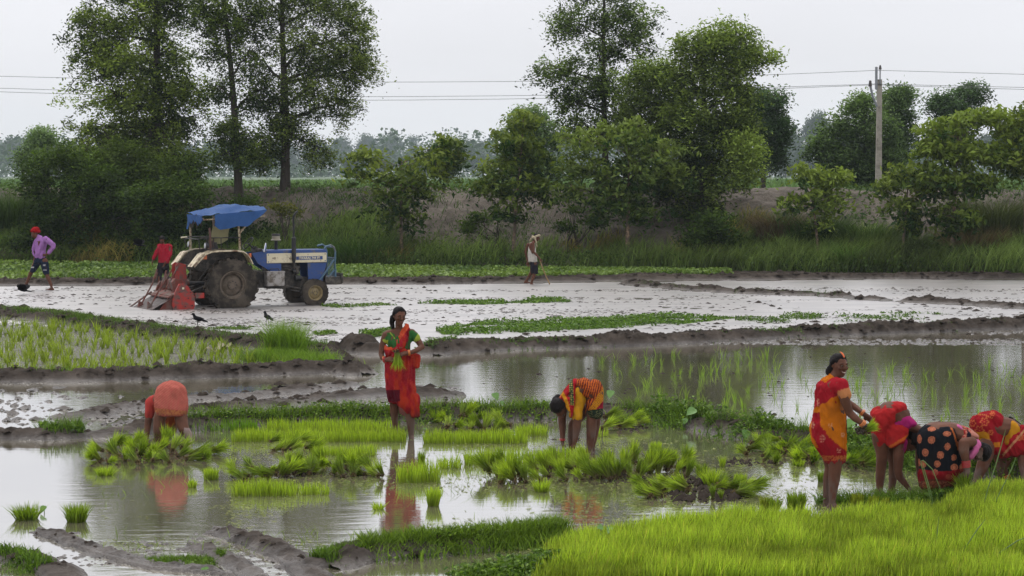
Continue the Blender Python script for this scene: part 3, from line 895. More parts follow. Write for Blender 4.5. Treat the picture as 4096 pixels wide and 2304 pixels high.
ttree("tall_tree", 716, 6.2, -120, [(740,-60,110,60,.35),(700,40,80,60,.35),(820,20,100,60,.45),(890,90,55,60,.55),(760,130,90,60,.4),(860,160,75,60,.6),(900,180,45,40,.6),(780,230,90,60,.45),(850,270,50,45,.4),(700,260,50,60,.35),(740,330,80,50,.4),(790,380,45,45,.5),(690,370,40,50,.3),(650,160,40,60,.3)],
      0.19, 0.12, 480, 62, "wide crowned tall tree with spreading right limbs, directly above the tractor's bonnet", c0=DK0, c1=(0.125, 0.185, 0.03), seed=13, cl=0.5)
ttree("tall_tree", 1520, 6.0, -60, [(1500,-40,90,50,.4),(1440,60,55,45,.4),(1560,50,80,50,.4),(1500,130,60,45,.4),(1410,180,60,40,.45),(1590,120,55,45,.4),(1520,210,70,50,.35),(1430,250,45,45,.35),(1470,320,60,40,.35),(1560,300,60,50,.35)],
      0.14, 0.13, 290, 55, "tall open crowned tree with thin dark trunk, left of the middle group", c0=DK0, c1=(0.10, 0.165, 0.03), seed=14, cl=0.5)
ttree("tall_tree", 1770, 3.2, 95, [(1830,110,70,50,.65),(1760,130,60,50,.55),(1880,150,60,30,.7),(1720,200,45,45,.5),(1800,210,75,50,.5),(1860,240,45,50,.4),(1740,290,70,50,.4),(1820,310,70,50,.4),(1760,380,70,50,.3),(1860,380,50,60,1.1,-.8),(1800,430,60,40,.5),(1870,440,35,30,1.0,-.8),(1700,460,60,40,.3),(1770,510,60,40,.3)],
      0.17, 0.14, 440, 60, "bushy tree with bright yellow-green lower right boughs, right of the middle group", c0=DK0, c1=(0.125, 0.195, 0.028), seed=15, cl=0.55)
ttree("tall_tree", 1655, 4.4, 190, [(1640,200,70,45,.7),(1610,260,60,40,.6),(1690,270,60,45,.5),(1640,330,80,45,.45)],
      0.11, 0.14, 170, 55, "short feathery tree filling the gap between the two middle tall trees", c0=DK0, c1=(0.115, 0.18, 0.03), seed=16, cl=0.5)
# broad leaved young trees on the face of the embankment
BL0, BL1 = (0.015, 0.036, 0.008), (0.13, 0.18, 0.028)
ttree("young_tree", 1010, 0.9, 400, [(920,400,50,22,.6),(970,440,80,28,.5),(1080,400,70,25,.6),(1120,360,45,18,.6),(900,450,45,22,.45),(1050,460,80,30,.5),(1000,500,80,30,.35),(1010,550,50,30,.3),(1150,400,25,16,.6)],
      0.075, 0.21, 145, 26, "young broad-leaved tree with flat wide crown, right of the tractor's exhaust", c0=BL0, c1=BL1, seed=21, cl=0.42, bark=m_bark2, asp=0.4, droop=0.6)
ttree("young_tree", 1290, 0.8, 300, [(1320,310,40,25,.75),(1300,360,55,35,.6),(1270,430,60,30,.5),(1330,400,50,35,.45),(1240,470,55,25,.5),(1340,480,60,30,.45),(1290,520,55,22,.35)],
      0.075, 0.21, 150, 26, "young broad-leaved tree just left of the man with the stick", c0=BL0, c1=BL1, seed=22, cl=0.42, bark=m_bark2, asp=0.4, droop=0.6, lean_px=25)
ttree("young_tree", 1580, 1.0, 360, [(1480,360,70,35,.75),(1570,340,80,35,.7),(1640,390,80,40,.65),(1500,430,80,35,.6),(1600,440,90,40,.55),(1680,440,45,35,.7),(1540,500,80,35,.4),(1620,520,60,35,.35),(1440,480,45,25,.6)],
      0.09, 0.21, 250, 28, "large-leaved spreading tree low before the middle group, right of the stick man", c0=BL0, c1=(0.125, 0.18, 0.035), seed=23, cl=0.46, bark=m_bark2, asp=0.4, droop=0.6)
ttree("young_tree", 2065, 1.0, 440, [(2010,430,25,20,1.),(2050,450,45,28,.85),(2100,450,35,20,.9),(2000,510,45,20,.6),(2080,510,50,30,.65),(2060,560,40,20,.45)],
      0.06, 0.20, 90, 24, "small young tree with crooked stem and pale new leaves, left of the power pole", c0=BL0, c1=(0.14, 0.20, 0.03), seed=24, cl=0.36, bark=m_bark2, asp=0.42, droop=0.6, lean_px=-30)
ttree("young_tree", 2266, 0.9, 440, [(2290,440,50,25,.6),(2240,470,40,22,.6),(2330,480,45,28,.5),(2270,520,55,25,.45),(2290,570,35,25,.35)],
      0.06, 0.20, 100, 26, "low dark young tree standing in front of the power pole's foot", c0=BL0, c1=BL1, seed=25, cl=0.38, bark=m_bark2, asp=0.4, droop=0.6, lean_px=20)
ttree("young_tree", 2390, 0.9, 340, [(2340,330,40,22,.95),(2400,320,55,28,.9),(2480,300,55,22,.9),(2350,380,45,30,.8),(2430,390,75,35,.7),(2500,390,35,30,.7),(2380,450,80,35,.55),(2450,460,60,30,.5),(2400,540,50,35,.5)],
      0.085, 0.21, 230, 28, "largest young broad-leaved tree at the right, pale green top", c0=BL0, c1=(0.135, 0.195, 0.03), seed=26, cl=0.42, bark=m_bark2, asp=0.42, droop=0.6, lean_px=20)
ttree("young_tree", 2580, 2.0, 330, [(2560,330,55,30,.6),(2600,300,60,40,.5),(2540,400,35,30,.6),(2600,410,60,40,.5)],
      0.08, 0.21, 120, 26, "broad-leaved tree cut off by the right edge of the picture", c0=BL0, c1=BL1, seed=27, cl=0.42, bark=m_bark2, asp=0.4, droop=0.6)
# trees further back on the right, at the pole's distance and beyond
def ftree(name, u, Y, basez, topv, lst, r0, leaf, ncl, per, label, **kw):
    base = Vector(((u-1288)/5200.0*Y, Y, basez))
    H = DY(u, topv, Y).z - basez
    return tree(name, base, H, px_blobs(base, lst), r0, leaf, ncl, per, label, **kw)
ftree("green_tree", 2175, 96, 2.2, 260, [(2170,270,50,30,.7),(2120,320,50,35,.55),(2200,330,60,40,.5),(2080,370,50,35,.5),(2150,400,80,40,.4),(2220,400,50,35,.45),(2170,440,70,25,.35)],
      0.14, 0.17, 300, 50, "rounded green tree directly behind the left side of the power pole", c0=DK0, c1=(0.085, 0.15, 0.035), seed=31, cl=0.6)
ftree("green_tree", 2262, 104, 2.2, 250, [(2262,245,38,25,.6),(2255,290,42,28,.5),(2270,340,35,30,.45),(2240,385,45,30,.4)],
      0.11, 0.17, 150, 50, "narrow upright tree just right of the power pole", c0=DK0, c1=(0.075, 0.135, 0.035), seed=32, cl=0.6)
ftree("green_tree", 2400, 108, 2.2, 240, [(2440,240,45,22,.4),(2370,260,35,25,.45),(2410,290,55,30,.4),(2400,345,50,30,.35)],
      0.12, 0.17, 160, 50, "dark rounded tree rising behind the largest young tree at the right", c0=DK0, c1=(0.06, 0.115, 0.035), seed=33, cl=0.6)
ftree("green_tree", 1920, 98, 2.2, 260, [(1925,265,50,30,.35),(1950,330,40,35,.35),(1900,310,40,40,.35),(1930,385,40,30,.3)],
      0.15, 0.17, 190, 55, "dark green tree peering out behind the right of the middle group", c0=DK0, c1=(0.055, 0.11, 0.035), seed=34, cl=0.6)
ftree("green_tree", 1335, 104, 2.2, 300, [(1330,300,45,25,.8),(1310,350,50,35,.7),(1370,340,45,35,.6),(1300,410,50,35,.55),(1360,420,55,35,.5)],
      0.13, 0.17, 210, 50, "pale green tree behind the slim young tree left of the stick man", c0=DK0, c1=(0.09, 0.155, 0.045), seed=35, cl=0.6)
ftree("green_tree", 2600, 118, 2.2, 300, [(2570,330,60,35,.35),(2540,370,45,30,.35),(2580,400,50,35,.3)],
      0.12, 0.17, 120, 50, "dark tree behind the broad-leaved tree at the right picture edge", c0=DK0, c1=(0.055, 0.10, 0.035), seed=36, cl=0.6)
ftree("green_tree", 1125, 130, 2.2, 370, [(1130,370,35,20,.45),(1120,410,40,22,.4),(1090,380,20,15,.4)],
      0.12, 0.18, 90, 45, "small dark tree beyond the flat crowned young tree", c0=DK0, c1=(0.06, 0.11, 0.035), seed=37, cl=0.6)
ftree("green_tree", 115, 110, 2.2, 330, [(110,350,35,25,.8),(90,395,40,25,.7),(150,400,30,20,.7)],
      0.1, 0.17, 90, 45, "pale feathery tree left of the tall group, in front of the hazy wood", c0=DK0, c1=(0.10, 0.17, 0.05), seed=38, cl=0.6)
# hazy trees far behind, each with its crown and trunk
rg = np.random.default_rng(5)
FAR = []
for u, Y, tv, hw in [(40,520,345,60),(-30,500,350,60),(110,560,352,45),(860,620,345,45),(925,600,338,48),(985,620,335,45),(1040,640,342,40),(800,640,350,50),(1165,450,350,35),(1235,600,352,50),(1190,430,362,45),(1290,560,352,40),
                     (2055,420,280,60),(2000,440,330,40),(1960,420,345,35),(2110,430,300,40),(1935,330,400,32),(1975,310,405,32),(2020,330,380,40),(2330,420,350,60),(2500,420,330,60),(700,520,352,60),(620,560,352,60),(540,560,355,50),(470,560,360,50),(1410,500,340,60),(1500,520,345,60),(1800,480,345,60),(1600,520,345,60),(1700,520,345,60),(1870,500,350,50),(2240,480,345,60),(2420,480,350,60),(2590,460,330,60),(180,540,358,50),(880,360,392,40),(960,380,400,36),(1070,380,385,38),(1330,380,380,40)]:
    FAR.append((u, Y*2.3, tv, hw))
vr = []
def far_proto(seed, col1, H=10.0, W=5.5):
    rng = np.random.default_rng(seed)
    bl = []
    for i in range(9):
        a = rng.uniform(0, 6.28); r = rng.uniform(0, W*0.62)
        z = H*rng.uniform(0.36, 0.84)
        bl.append((r*math.cos(a), r*math.sin(a)*0.8, z, W*rng.uniform(.28, .42), W*.35, H*rng.uniform(.10, .17), rng.uniform(.2, .6)))
    bl.append((0, 0, H*0.86, W*0.35, W*.35, H*0.12, .5))
    return tree("distant_tree", Vector((0, 0, 0)), H*0.85, bl, 0.28, 0.62, 230, 28, None, None, c0=(0.012, 0.028, 0.012), c1=tuple(x*.8 for x in col1), cl=1.15, seed=seed, trunk_sides=5, flat=0.6)
pr = [far_proto(41, (0.06, 0.10, 0.04)), far_proto(42, (0.07, 0.12, 0.04), 10, 6.5), far_proto(43, (0.05, 0.09, 0.04), 10, 4.6), far_proto(44, (0.065, 0.11, 0.045), 10, 5.5)]
for i, (u, Y, tv, hw) in enumerate(FAR):
    o = pr[i] if i < 4 else copy_tree(pr[i % 4])
    H = DY(u, tv, Y).z - 2.1
    s = H/10.2
    o.location = ((u-1288)/5200.0*Y, Y, 2.1)
    wd = (hw*Y/5200.0)/5.0
    o.scale = (wd*1.05, wd, s)
    o.rotation_euler = (0, 0, [0.0, 1.1, 2.4, 3.9, 5.2][i % 5])
    hgt = ["tall", "broad", "narrow", "low", "rounded"][i % 5]
    side = "behind the left tall group" if u < 760 else "between the tractor and the middle trees" if u < 1400 else "behind the middle trees" if u < 1900 else "behind the power pole side"
    tag(o, "%s hazy tree, distant wood %s, %d%% across the picture" % (hgt, side, round(100*u/2576)) if 0 <= u <= 2576 else "hazy tree of the distant wood just outside the picture edge", "tree", "distant trees in the hazy wood")
# the wood's lower storey, one far mass that nobody could count
P = []
rng = np.random.default_rng(9)
n = 34000
u = rng.uniform(-250, 2850, n); Yw = rng.uniform(800, 1600, n)
hm = 4.0 + 8.0*np.clip(0.55 + 0.6*fbm(u*0.012, Yw*0.004, 0, 3), 0.1, 1.2)*(Yw/460)
z = 2.0 + rng.random(n)*hm
X = (u-1288)/5200*Yw
P = np.column_stack([X, Yw, z])
o = veg("distant_undergrowth", [leaf_arrays(P, rng.uniform(1.4, 3.0, n), 0.2, (0.015, 0.035, 0.015), (0.045, 0.08, 0.03), 0.25, 0.7, rng)], m_tree)
tag(o, "hazy bluish undergrowth along the foot of the distant wood", "woodland", kind="stuff")
# crops in the field behind the embankment
n = 34000
Yw = 84*(360/84.0)**rng.random(n); u = rng.uniform(-250, 2850, n); X = (u-1288)/5200*Yw
P = np.column_stack([X, Yw, np.full(n, 2.12)])
sel = Yw > FOOT(X) + 12.5
P = P[sel]; Yw = Yw[sel]; n = len(P)
o = veg("crop_plants", [blade_arrays(P, rng.uniform(0.4, 0.85, n)*(0.8+0.4*fbm(P[:,0]*0.05, P[:,1]*0.02)), 0.05 + 0.0009*Yw, 0.5, c0=(0.06, 0.11, 0.04), c1=(0.12, 0.19, 0.08), rng=rng)], m_rice)
tag(o, "pale green crop growing in the field behind the embankment", "crop", kind="stuff")

# ------------------------------------------------------------------ bushes and grass on the embankment
def bush(u, yo, lst, leaf, ncl, per, label, cat='bush', group=None, seed=1, c0=DK0, c1=DK1, cl=0.4, name="bush", stems=7, **kw):
    base = T(u, yo)
    rng = np.random.default_rng(seed)
    root = empty(name, base); tag(root, label, cat, group)
    B = px_blobs(base, lst, 0.8)
    mb = MB()
    for k in range(stems):
        b = B[k % len(B)]
        limb(mb, (rng.normal(0, .12), rng.normal(0, .12), -0.1), (b[0]*0.9, b[1], b[2]), 0.03, 0.008, rng, 0.08, 4, 5)
    mb.build("stem", m_bark, root)
    BB = np.array([b[:6] for b in B]); tone = np.array([b[6] for b in B])
    pick = rng.choice(len(B), ncl, p=(BB[:, 3]*BB[:, 5])/(BB[:, 3]*BB[:, 5]).sum())
    d = unit(rng.normal(0, 1, (ncl, 3))); C = BB[pick, :3] + d*(rng.random(ncl)**0.4)[:, None]*BB[pick, 3:6]
    C[:, 2] = np.maximum(C[:, 2], 0.05)
    n = ncl*per
    P = np.repeat(C, per, 0) + rng.normal(0, 1, (n, 3))*np.array([1, 1, .6])*cl*0.45
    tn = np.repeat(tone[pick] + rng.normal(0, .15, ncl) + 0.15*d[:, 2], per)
    f = veg("foliage", [leaf_arrays(P, leaf*rng.uniform(.7, 1.3, n), 0.3, c0, c1, 0.2, 0.42, rng, tn)], m_tree, root)
    f['kind'] = 'stuff'
    return root
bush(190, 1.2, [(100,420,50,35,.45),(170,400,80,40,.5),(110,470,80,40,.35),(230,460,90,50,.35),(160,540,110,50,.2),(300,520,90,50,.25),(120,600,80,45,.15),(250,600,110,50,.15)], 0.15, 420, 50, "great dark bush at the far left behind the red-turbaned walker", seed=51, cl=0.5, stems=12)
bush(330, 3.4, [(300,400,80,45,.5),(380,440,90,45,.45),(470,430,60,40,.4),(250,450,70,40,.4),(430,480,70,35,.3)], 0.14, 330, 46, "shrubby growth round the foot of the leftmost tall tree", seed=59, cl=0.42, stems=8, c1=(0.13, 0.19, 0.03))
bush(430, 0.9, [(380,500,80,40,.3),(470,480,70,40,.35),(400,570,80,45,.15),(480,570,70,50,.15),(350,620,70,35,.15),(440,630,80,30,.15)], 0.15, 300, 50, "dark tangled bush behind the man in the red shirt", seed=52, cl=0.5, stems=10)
bush(560, 1.6, [(560,540,55,40,.2),(620,520,45,30,.25),(580,600,70,45,.15),(660,600,60,40,.15)], 0.14, 160, 45, "dark undergrowth bush behind the tractor's canopy", seed=53, cl=0.45)
bush(720, 1.4, [(700,520,34,10,.9),(730,535,26,9,.7)], 0.14, 20, 26, "small yellowing bush just above the front of the blue tarp", seed=54, cl=0.3, c1=(0.135, 0.14, 0.02))
bush(1770, 0.9, [(1790,560,45,35,.4),(1750,600,50,35,.3),(1820,590,40,30,.35)], 0.13, 110, 40, "feathery bush at the foot of the bushy middle tree", seed=55, cl=0.4, c1=(0.09, 0.15, 0.02))
bush(1250, 1.9, [(1170,570,25,18,.6),(1210,550,28,16,.55),(1250,540,25,14,.4)], 0.15, 40, 26, "low scrubby bush on bare sand beside the slim young tree", seed=56, cl=0.3)
bush(1440, 1.8, [(1440,525,25,14,.7),(1500,560,40,16,.3),(1430,570,35,15,.35)], 0.14, 40, 26, "low scrub on the bare slope right of the man with the stick", seed=57, cl=0.3)
# tall grass on the slope: nobody could count it
rng = np.random.default_rng(77)
def slope_pts(n, u0, u1, t0, t1):
    u = rng.uniform(u0, u1, n); t = rng.uniform(t0, t1, n)
    Y = 68.0*np.ones(n)
    for _ in range(4):
        X = (u-1288)/5200*Y; Y = FOOT(X)+t
    return np.column_stack([X, Y, bank_z(X, t)]), u, t
parts = []
P, u, t = slope_pts(60000, -150, 2750, -0.1, 3.4)
dens = np.clip(0.75 + 0.7*fbm(P[:,0]*0.35, t*0.5, 3.0, 3) - 0.36*np.maximum(t-1.0, 0) + 0.5*(u > 1950)*(t < 3.2) + 0.25*((u > 840) & (u < 1000)) - 0.5*((u > 1080) & (u < 1780))*(t > 1.1) - .35*((u > 2100) & (u < 2330))*(t > 2.0), 0, 1)
k = rng.random(len(P)) < dens; P = P[k]; u = u[k]; t = t[k]; n = len(P)
H = rng.uniform(0.35, 1.15, n)*(0.75 + 0.35*fbm(P[:,0]*0.5, P[:,1]*0.5))*np.where(u > 1950, 1.1, 1.0)*np.clip(1.25 - .22*t, .4, 1)
dry = fbm(P[:,0]*0.5, P[:,1]*0.7, 9.0, 3) > 0.95
g0 = np.where(dry[:, None], np.array([0.10, 0.075, 0.03]), np.array([0.022, 0.05, 0.014]))
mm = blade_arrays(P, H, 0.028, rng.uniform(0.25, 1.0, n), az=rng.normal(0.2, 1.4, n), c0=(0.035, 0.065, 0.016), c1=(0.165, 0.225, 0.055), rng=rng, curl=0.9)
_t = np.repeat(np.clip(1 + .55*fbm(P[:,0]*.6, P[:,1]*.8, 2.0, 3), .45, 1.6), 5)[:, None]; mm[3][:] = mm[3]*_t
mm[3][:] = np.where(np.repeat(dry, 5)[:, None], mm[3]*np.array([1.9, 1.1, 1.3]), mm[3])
parts.append(mm)
P, u, t = slope_pts(26000, -150, 2750, 1.4, 8.5)
k = rng.random(len(P)) < np.clip(.08 + 0.7*fbm(P[:,0]*0.3, t*0.4, 23.0, 3), 0, 1); P = P[k]; n = len(P)
parts.append(blade_arrays(P, rng.uniform(0.1, 0.32, n), 0.026, 0.7, c0=(0.03, 0.06, 0.015), c1=(0.09, 0.14, 0.035), rng=rng))
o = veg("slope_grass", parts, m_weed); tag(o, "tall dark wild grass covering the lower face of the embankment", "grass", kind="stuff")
P, u, t = slope_pts(30000, -150, 2750, -0.2, 2.0)
k = rng.random(len(P)) < np.clip(0.55 + 0.9*fbm(P[:,0]*0.45, t*0.8, 31.0, 3) - 0.2*t, 0, 1); P = P[k]; n = len(P)
P[:, 2] += rng.random(n)**1.4*0.55
o = veg("slope_weeds", [leaf_arrays(P, rng.uniform(.08, .16, n), 0.2, (0.030, 0.066, 0.014), (0.12, 0.19, 0.036), 0.25, 0.5, rng)], m_weed)
tag(o, "leafy low weeds along the foot of the embankment", "weeds", kind="stuff")
P, u, t = slope_pts(34000, -150, 2750, 1.2, 9.0)
k = rng.random(len(P)) < np.clip(0.08 + 0.9*fbm(P[:,0]*0.5, t*0.5, 41.0, 3), 0, 1); P = P[k]; n = len(P)
P[:, 2] += rng.random(n)**1.4*0.3
o = veg("crest_weeds", [leaf_arrays(P, rng.uniform(.08, .17, n), 0.2, (0.03, 0.065, 0.015), (0.09, 0.15, 0.03), 0.25, 0.5, rng)], m_weed)
tag(o, "scattered leafy weeds on the bare upper slope and crest of the embankment", "weeds", kind="stuff")
# clumps of tall arching grass
def grass_clump(u, yo, n, H, R, label, seed, c0=(0.03, 0.06, 0.016), c1=(0.085, 0.135, 0.035), bias=0.0):
    rng = np.random.default_rng(seed)
    b = T(u, yo)
    a = rng.uniform(0, 6.28, n); r = R*rng.random(n)**0.6
    P = np.column_stack([r*np.cos(a), r*np.sin(a)*0.6, np.full(n, -0.05)])
    o = veg("grass_clump", [blade_arrays(P, H*rng.uniform(.55, 1.05, n), 0.024, rng.uniform(.3, 1.0, n), az=a + rng.normal(0, .5, n) + bias, c0=c0, c1=c1, rng=rng, curl=1.0)], m_weed, loc=b)
    tag(o, label, "grass", "clumps of tall arching grass on the embankment")
grass_clump(20, 2.0, 1500, 1.7, 1.3, "big grey-green grass clump at the far left edge above the walker", 61)
grass_clump(1960, 2.0, 700, 1.2, 0.7, "reddish brown dry grass clump between the bushy tree and crooked young tree", 62, (0.07, 0.05, 0.03), (0.14, 0.10, 0.06))
grass_clump(2050, 2.2, 1200, 1.35, 1.1, "windswept grey-green grass clump behind the crooked young tree", 63)
grass_clump(2180, 2.1, 1000, 1.2, 1.0, "windswept grass clump between the crooked tree and the pole", 64)
grass_clump(2500, 3.0, 1600, 1.6, 1.3, "tall dark arching grass clump right of the largest young tree", 65, (0.04, 0.055, 0.02), (0.10, 0.12, 0.04))
grass_clump(2450, 1.6, 900, 1.2, 0.9, "straw coloured drooping grass clump at the largest young tree's right foot", 66, (0.08, 0.06, 0.03), (0.19, 0.14, 0.07))
grass_clump(2130, 0.3, 240, 1.15, 0.25, "bright green blade clump at the water's edge left of the pole", 67, (0.07, 0.14, 0.03), (0.17, 0.28, 0.06))
grass_clump(900, 0.7, 1100, 1.3, 1.2, "dense tall green grass clump right behind the tractor's front guard", 68, (0.028, 0.065, 0.014), (0.07, 0.13, 0.028))
# ------------------------------------------------------------------ seedlings
YG0, YG1 = (0.12, 0.21, 0.012), (0.36, 0.46, 0.04)
def sc_at(v): return (v-440)/3.3          # display px per metre on the ground seen at row v
def mat_of(u0, u1, vb, vt, label, depth=0.35, dens=2600, seed=0, name="seedling_bed", cat="seedling bed", group="beds of rice seedlings standing in the pond", lean=0.14, c0=YG0, c1=YG1, az=None):
    """an upright sod of rice seedlings: its front edge from u0 to u1 at row vb, its tops at row vt"""
    rng = np.random.default_rng(seed + int(u0*7+vb))
    s = sc_at(vb); wdt = (u1-u0)/s; h = (vb-vt)/s*0.98
    o0 = D((u0+u1)/2, vb)
    n = int(dens*wdt*depth)
    x = rng.uniform(-wdt/2, wdt/2, n); y = rng.uniform(0, depth, n)
    # ragged edges, a few gaps
    k = (fbm(x*3+u0, y*3+vb, 0, 3) > -0.75) & (np.abs(x) < wdt/2 - 0.05*np.abs(vnoise(y*9, y*0+u0)))
    x, y = x[k], y[k]; n = len(x)
    H = h*rng.uniform(0.6, 1.05, n)*(1 + 0.16*fbm(x*4, y*4+seed, 0, 2))
    P = np.column_stack([x, y, np.full(n, -0.03)])
    pr = [blade_arrays(P, H, rng.uniform(.006, .012, n), np.abs(rng.normal(lean, .13, n)), az=az, c0=c0, c1=c1, root=(0.10, 0.085, 0.03), rootmix=0.55, rng=rng, jit=0.2)]
    o = veg(name, pr, m_rice, loc=o0)
    tag(o, label, cat, group)
    return o
mat_of(660, 1002, 1086, 1050, "back bed of rice seedlings left of the woman in green", 0.5, 1500, 1)
mat_of(580, 1022, 1113, 1074, "long bright bed of rice seedlings ending at the woman in green", 0.5, 2300, 2)
mat_of(1062, 1330, 1117, 1078, "neat straight edged bed of rice seedlings right of the woman in green", 0.5, 2400, 3)
mat_of(778, 952, 1148, 1114, "small bed of rice seedlings left of the woman's red reflection", 0.3, 2600, 4)
mat_of(478, 650, 1086, 1050, "darker bed of seedlings behind the stooping woman in coral", 0.4, 1300, 5, c0=(0.05,0.13,0.01), c1=(0.16,0.29,0.02))
mat_of(580, 745, 1250, 1198, "front bed of rice seedlings with tall ragged tops, left of the heap", 0.35, 2600, 6, lean=.2)
mat_of(750, 832, 1246, 1206, "little curved bed of seedlings right of the ragged front one", 0.2, 2600, 7, lean=.25)
mat_of(995, 1108, 1216, 1158, "square bed of rice seedlings beside the red reflection", 0.45, 2400, 8)
mat_of(1165, 1330, 1172, 1126, "bed of pale seedlings behind the long heap, left part", 0.4, 2200, 9)
mat_of(1325, 1485, 1170, 1122, "bed of pale seedlings at the feet of the woman in yellow", 0.4, 2200, 10)
mat_of(1495, 1535, 1101, 1066, "small bed of seedlings right of the legs of the woman in yellow", 0.15, 2600, 11)
mat_of(1100, 1165, 1180, 1140, "leaning bed of seedlings behind the square one", 0.3, 2400, 12, lean=.35)
mat_of(1290, 1385, 1098, 1062, "seedlings left behind the head of the woman in yellow", 0.35, 1700, 13)
def clump_of(u, vb, h, r, label, n=170, name="seedling_clump", lean=0.4, seed=0, c0=YG0, c1=YG1, group="single clumps of rice seedlings in the pond"):
    rng = np.random.default_rng(seed + int(u+vb))
    s = sc_at(vb); H = h/s; R = r/s
    a = rng.uniform(0, 6.28, n); q = R*0.55*np.sqrt(rng.random(n))
    P = np.column_stack([q*np.cos(a), q*np.sin(a), np.full(n, -0.03)])
    o = veg(name, [blade_arrays(P, H*rng.uniform(.55, 1.08, n), rng.uniform(.006, .013, n), np.abs(rng.normal(lean*0.5, lean*0.35, n)), az=a + rng.normal(0, .5, n), c0=c0, c1=c1, rootmix=0.5, root=(.10, .085, .03), rng=rng)], m_rice, loc=D(u, vb))
    tag(o, label, "seedling clump", group)
    return o
DG0, DG1 = (0.05, 0.11, 0.010), (0.22, 0.30, 0.028)
clump_of(68, 1306, 50, 42, "spreading clump with broad weeds, leftmost in the pond", 330, lean=.9, c0=DG0, c1=DG1)
clump_of(192, 1312, 56, 36, "thick upright clump second from the left in the pond", 420, lean=.6, c0=DG0, c1=DG1)
clump_of(265, 1196, 32, 27, "clump fallen in front of the left heap", 260, lean=.9)
clump_of(531, 1206, 38, 30, "pale round clump right below the stooping woman in coral", 330, lean=.35)
clump_of(485, 1226, 32, 14, "thin clump left and before the pale round one", 110, lean=.5)
clump_of(1090, 1272, 55, 22, "tall bright clump alone before the square bed", 380, lean=.35)
clump_of(1060, 1166, 42, 12, "small dark clump right of the red reflection", 160, lean=.3, c0=DG0, c1=DG1)
clump_of(953, 1280, 28, 20, "sparse little clump near the bottom of the red reflection", 90, lean=1.0)
clump_of(1363, 1236, 42, 26, "loose clump in front of the long heap", 170, lean=.7)
clump_of(1650, 1140, 38, 21, "lone upright clump right of the woman in yellow", 300, lean=.3)
clump_of(1765, 1195, 40, 20, "dark clump at the right end of the long heap", 260, lean=.4, c0=DG0, c1=DG1)
clump_of(1790, 1222, 56, 24, "tall fanned clump standing on the soil heap", 280, lean=.75)
clump_of(1862, 1226, 44, 26, "square upright clump right of the soil heap", 400, lean=.15)
clump_of(1817, 1174, 36, 9, "slender pale clump far behind the soil heap", 80, lean=.3)
clump_of(1925, 1282, 46, 15, "narrow reddish clump by the lawn's edge", 150, lean=.3, c0=(.10,.11,.01), c1=(.24,.30,.03))
clump_of(1948, 1284, 44, 17, "leaning clump right of the narrow reddish one", 230, lean=.5, c0=DG0, c1=DG1)
clump_of(2003, 1280, 54, 36, "broad dark clump left of the smiling woman's legs", 560, lean=.25, c0=DG0, c1=DG1)
clump_of(2067, 1212, 36, 16, "clump behind the smiling woman's shins", 240, lean=.2, c0=DG0, c1=DG1)
clump_of(2010, 1172, 26, 18, "yellowish clump at the foot of the right heap", 170, lean=.6)
clump_of(2155, 1272, 40, 24, "red-tipped clump right of the smiling woman's feet", 300, lean=.2, c0=(.12,.13,.012), c1=(.26,.30,.03))
clump_of(2197, 1274, 36, 18, "red-tipped clump next to the pink-bloused woman's ankle", 220, lean=.2, c0=(.12,.13,.012), c1=(.26,.30,.03))
clump_of(2228, 1276, 34, 12, "small red-tipped clump at the pink-bloused woman's heel", 120, lean=.25, c0=(.12,.13,.012), c1=(.26,.30,.03))
clump_of(1283, 1372, 62, 24, "dark clump rising from the foreground bank", 240, lean=.4, c0=DG0, c1=DG1)
clump_of(1100, 1062, 40, 22, "tall tuft on the weedy bank right of the woman in green", 240, lean=.4, c0=DG0, c1=DG1)
clump_of(1190, 1060, 26, 16, "smaller tuft on the weedy bank", 150, lean=.5, c0=DG0, c1=DG1)
# bundles of pulled seedlings, thrown down in heaps: each bundle is a thing
def bundle_mesh(seed, L=0.27, n=130, c0=YG0, c1=YG1):
    rng = np.random.default_rng(seed)
    a = rng.uniform(0, 6.28, n); q = 0.026*np.sqrt(rng.random(n))
    P = np.column_stack([q*np.cos(a), q*np.sin(a), np.zeros(n)])
    bl = blade_arrays(P, L*rng.uniform(.6, 1.08, n), rng.uniform(.006, .013, n), np.abs(rng.normal(.22, .16, n)), az=a + rng.normal(0, .7, n), c0=c0, c1=c1, rootmix=0.7, root=(.14, .12, .05), rng=rng, curl=.8)
    m = 70
    R = rng.normal(0, .018, (m, 3)); R[:, 2] = -np.abs(R[:, 2])*1.2
    rt = leaf_arrays(R, rng.uniform(.02, .05, m), 0.5, (0.05, 0.035, 0.02), (0.20, 0.145, 0.09), .3, .5, rng)
    V, Q, T_, C = merge([bl, rt])
    return mesh_np("seedling_bundle", V, Q, T_, C, m_rice)
BM = [bundle_mesh(200+i) for i in range(4)] + [bundle_mesh(210+i, c0=DG0, c1=DG1) for i in range(3)]
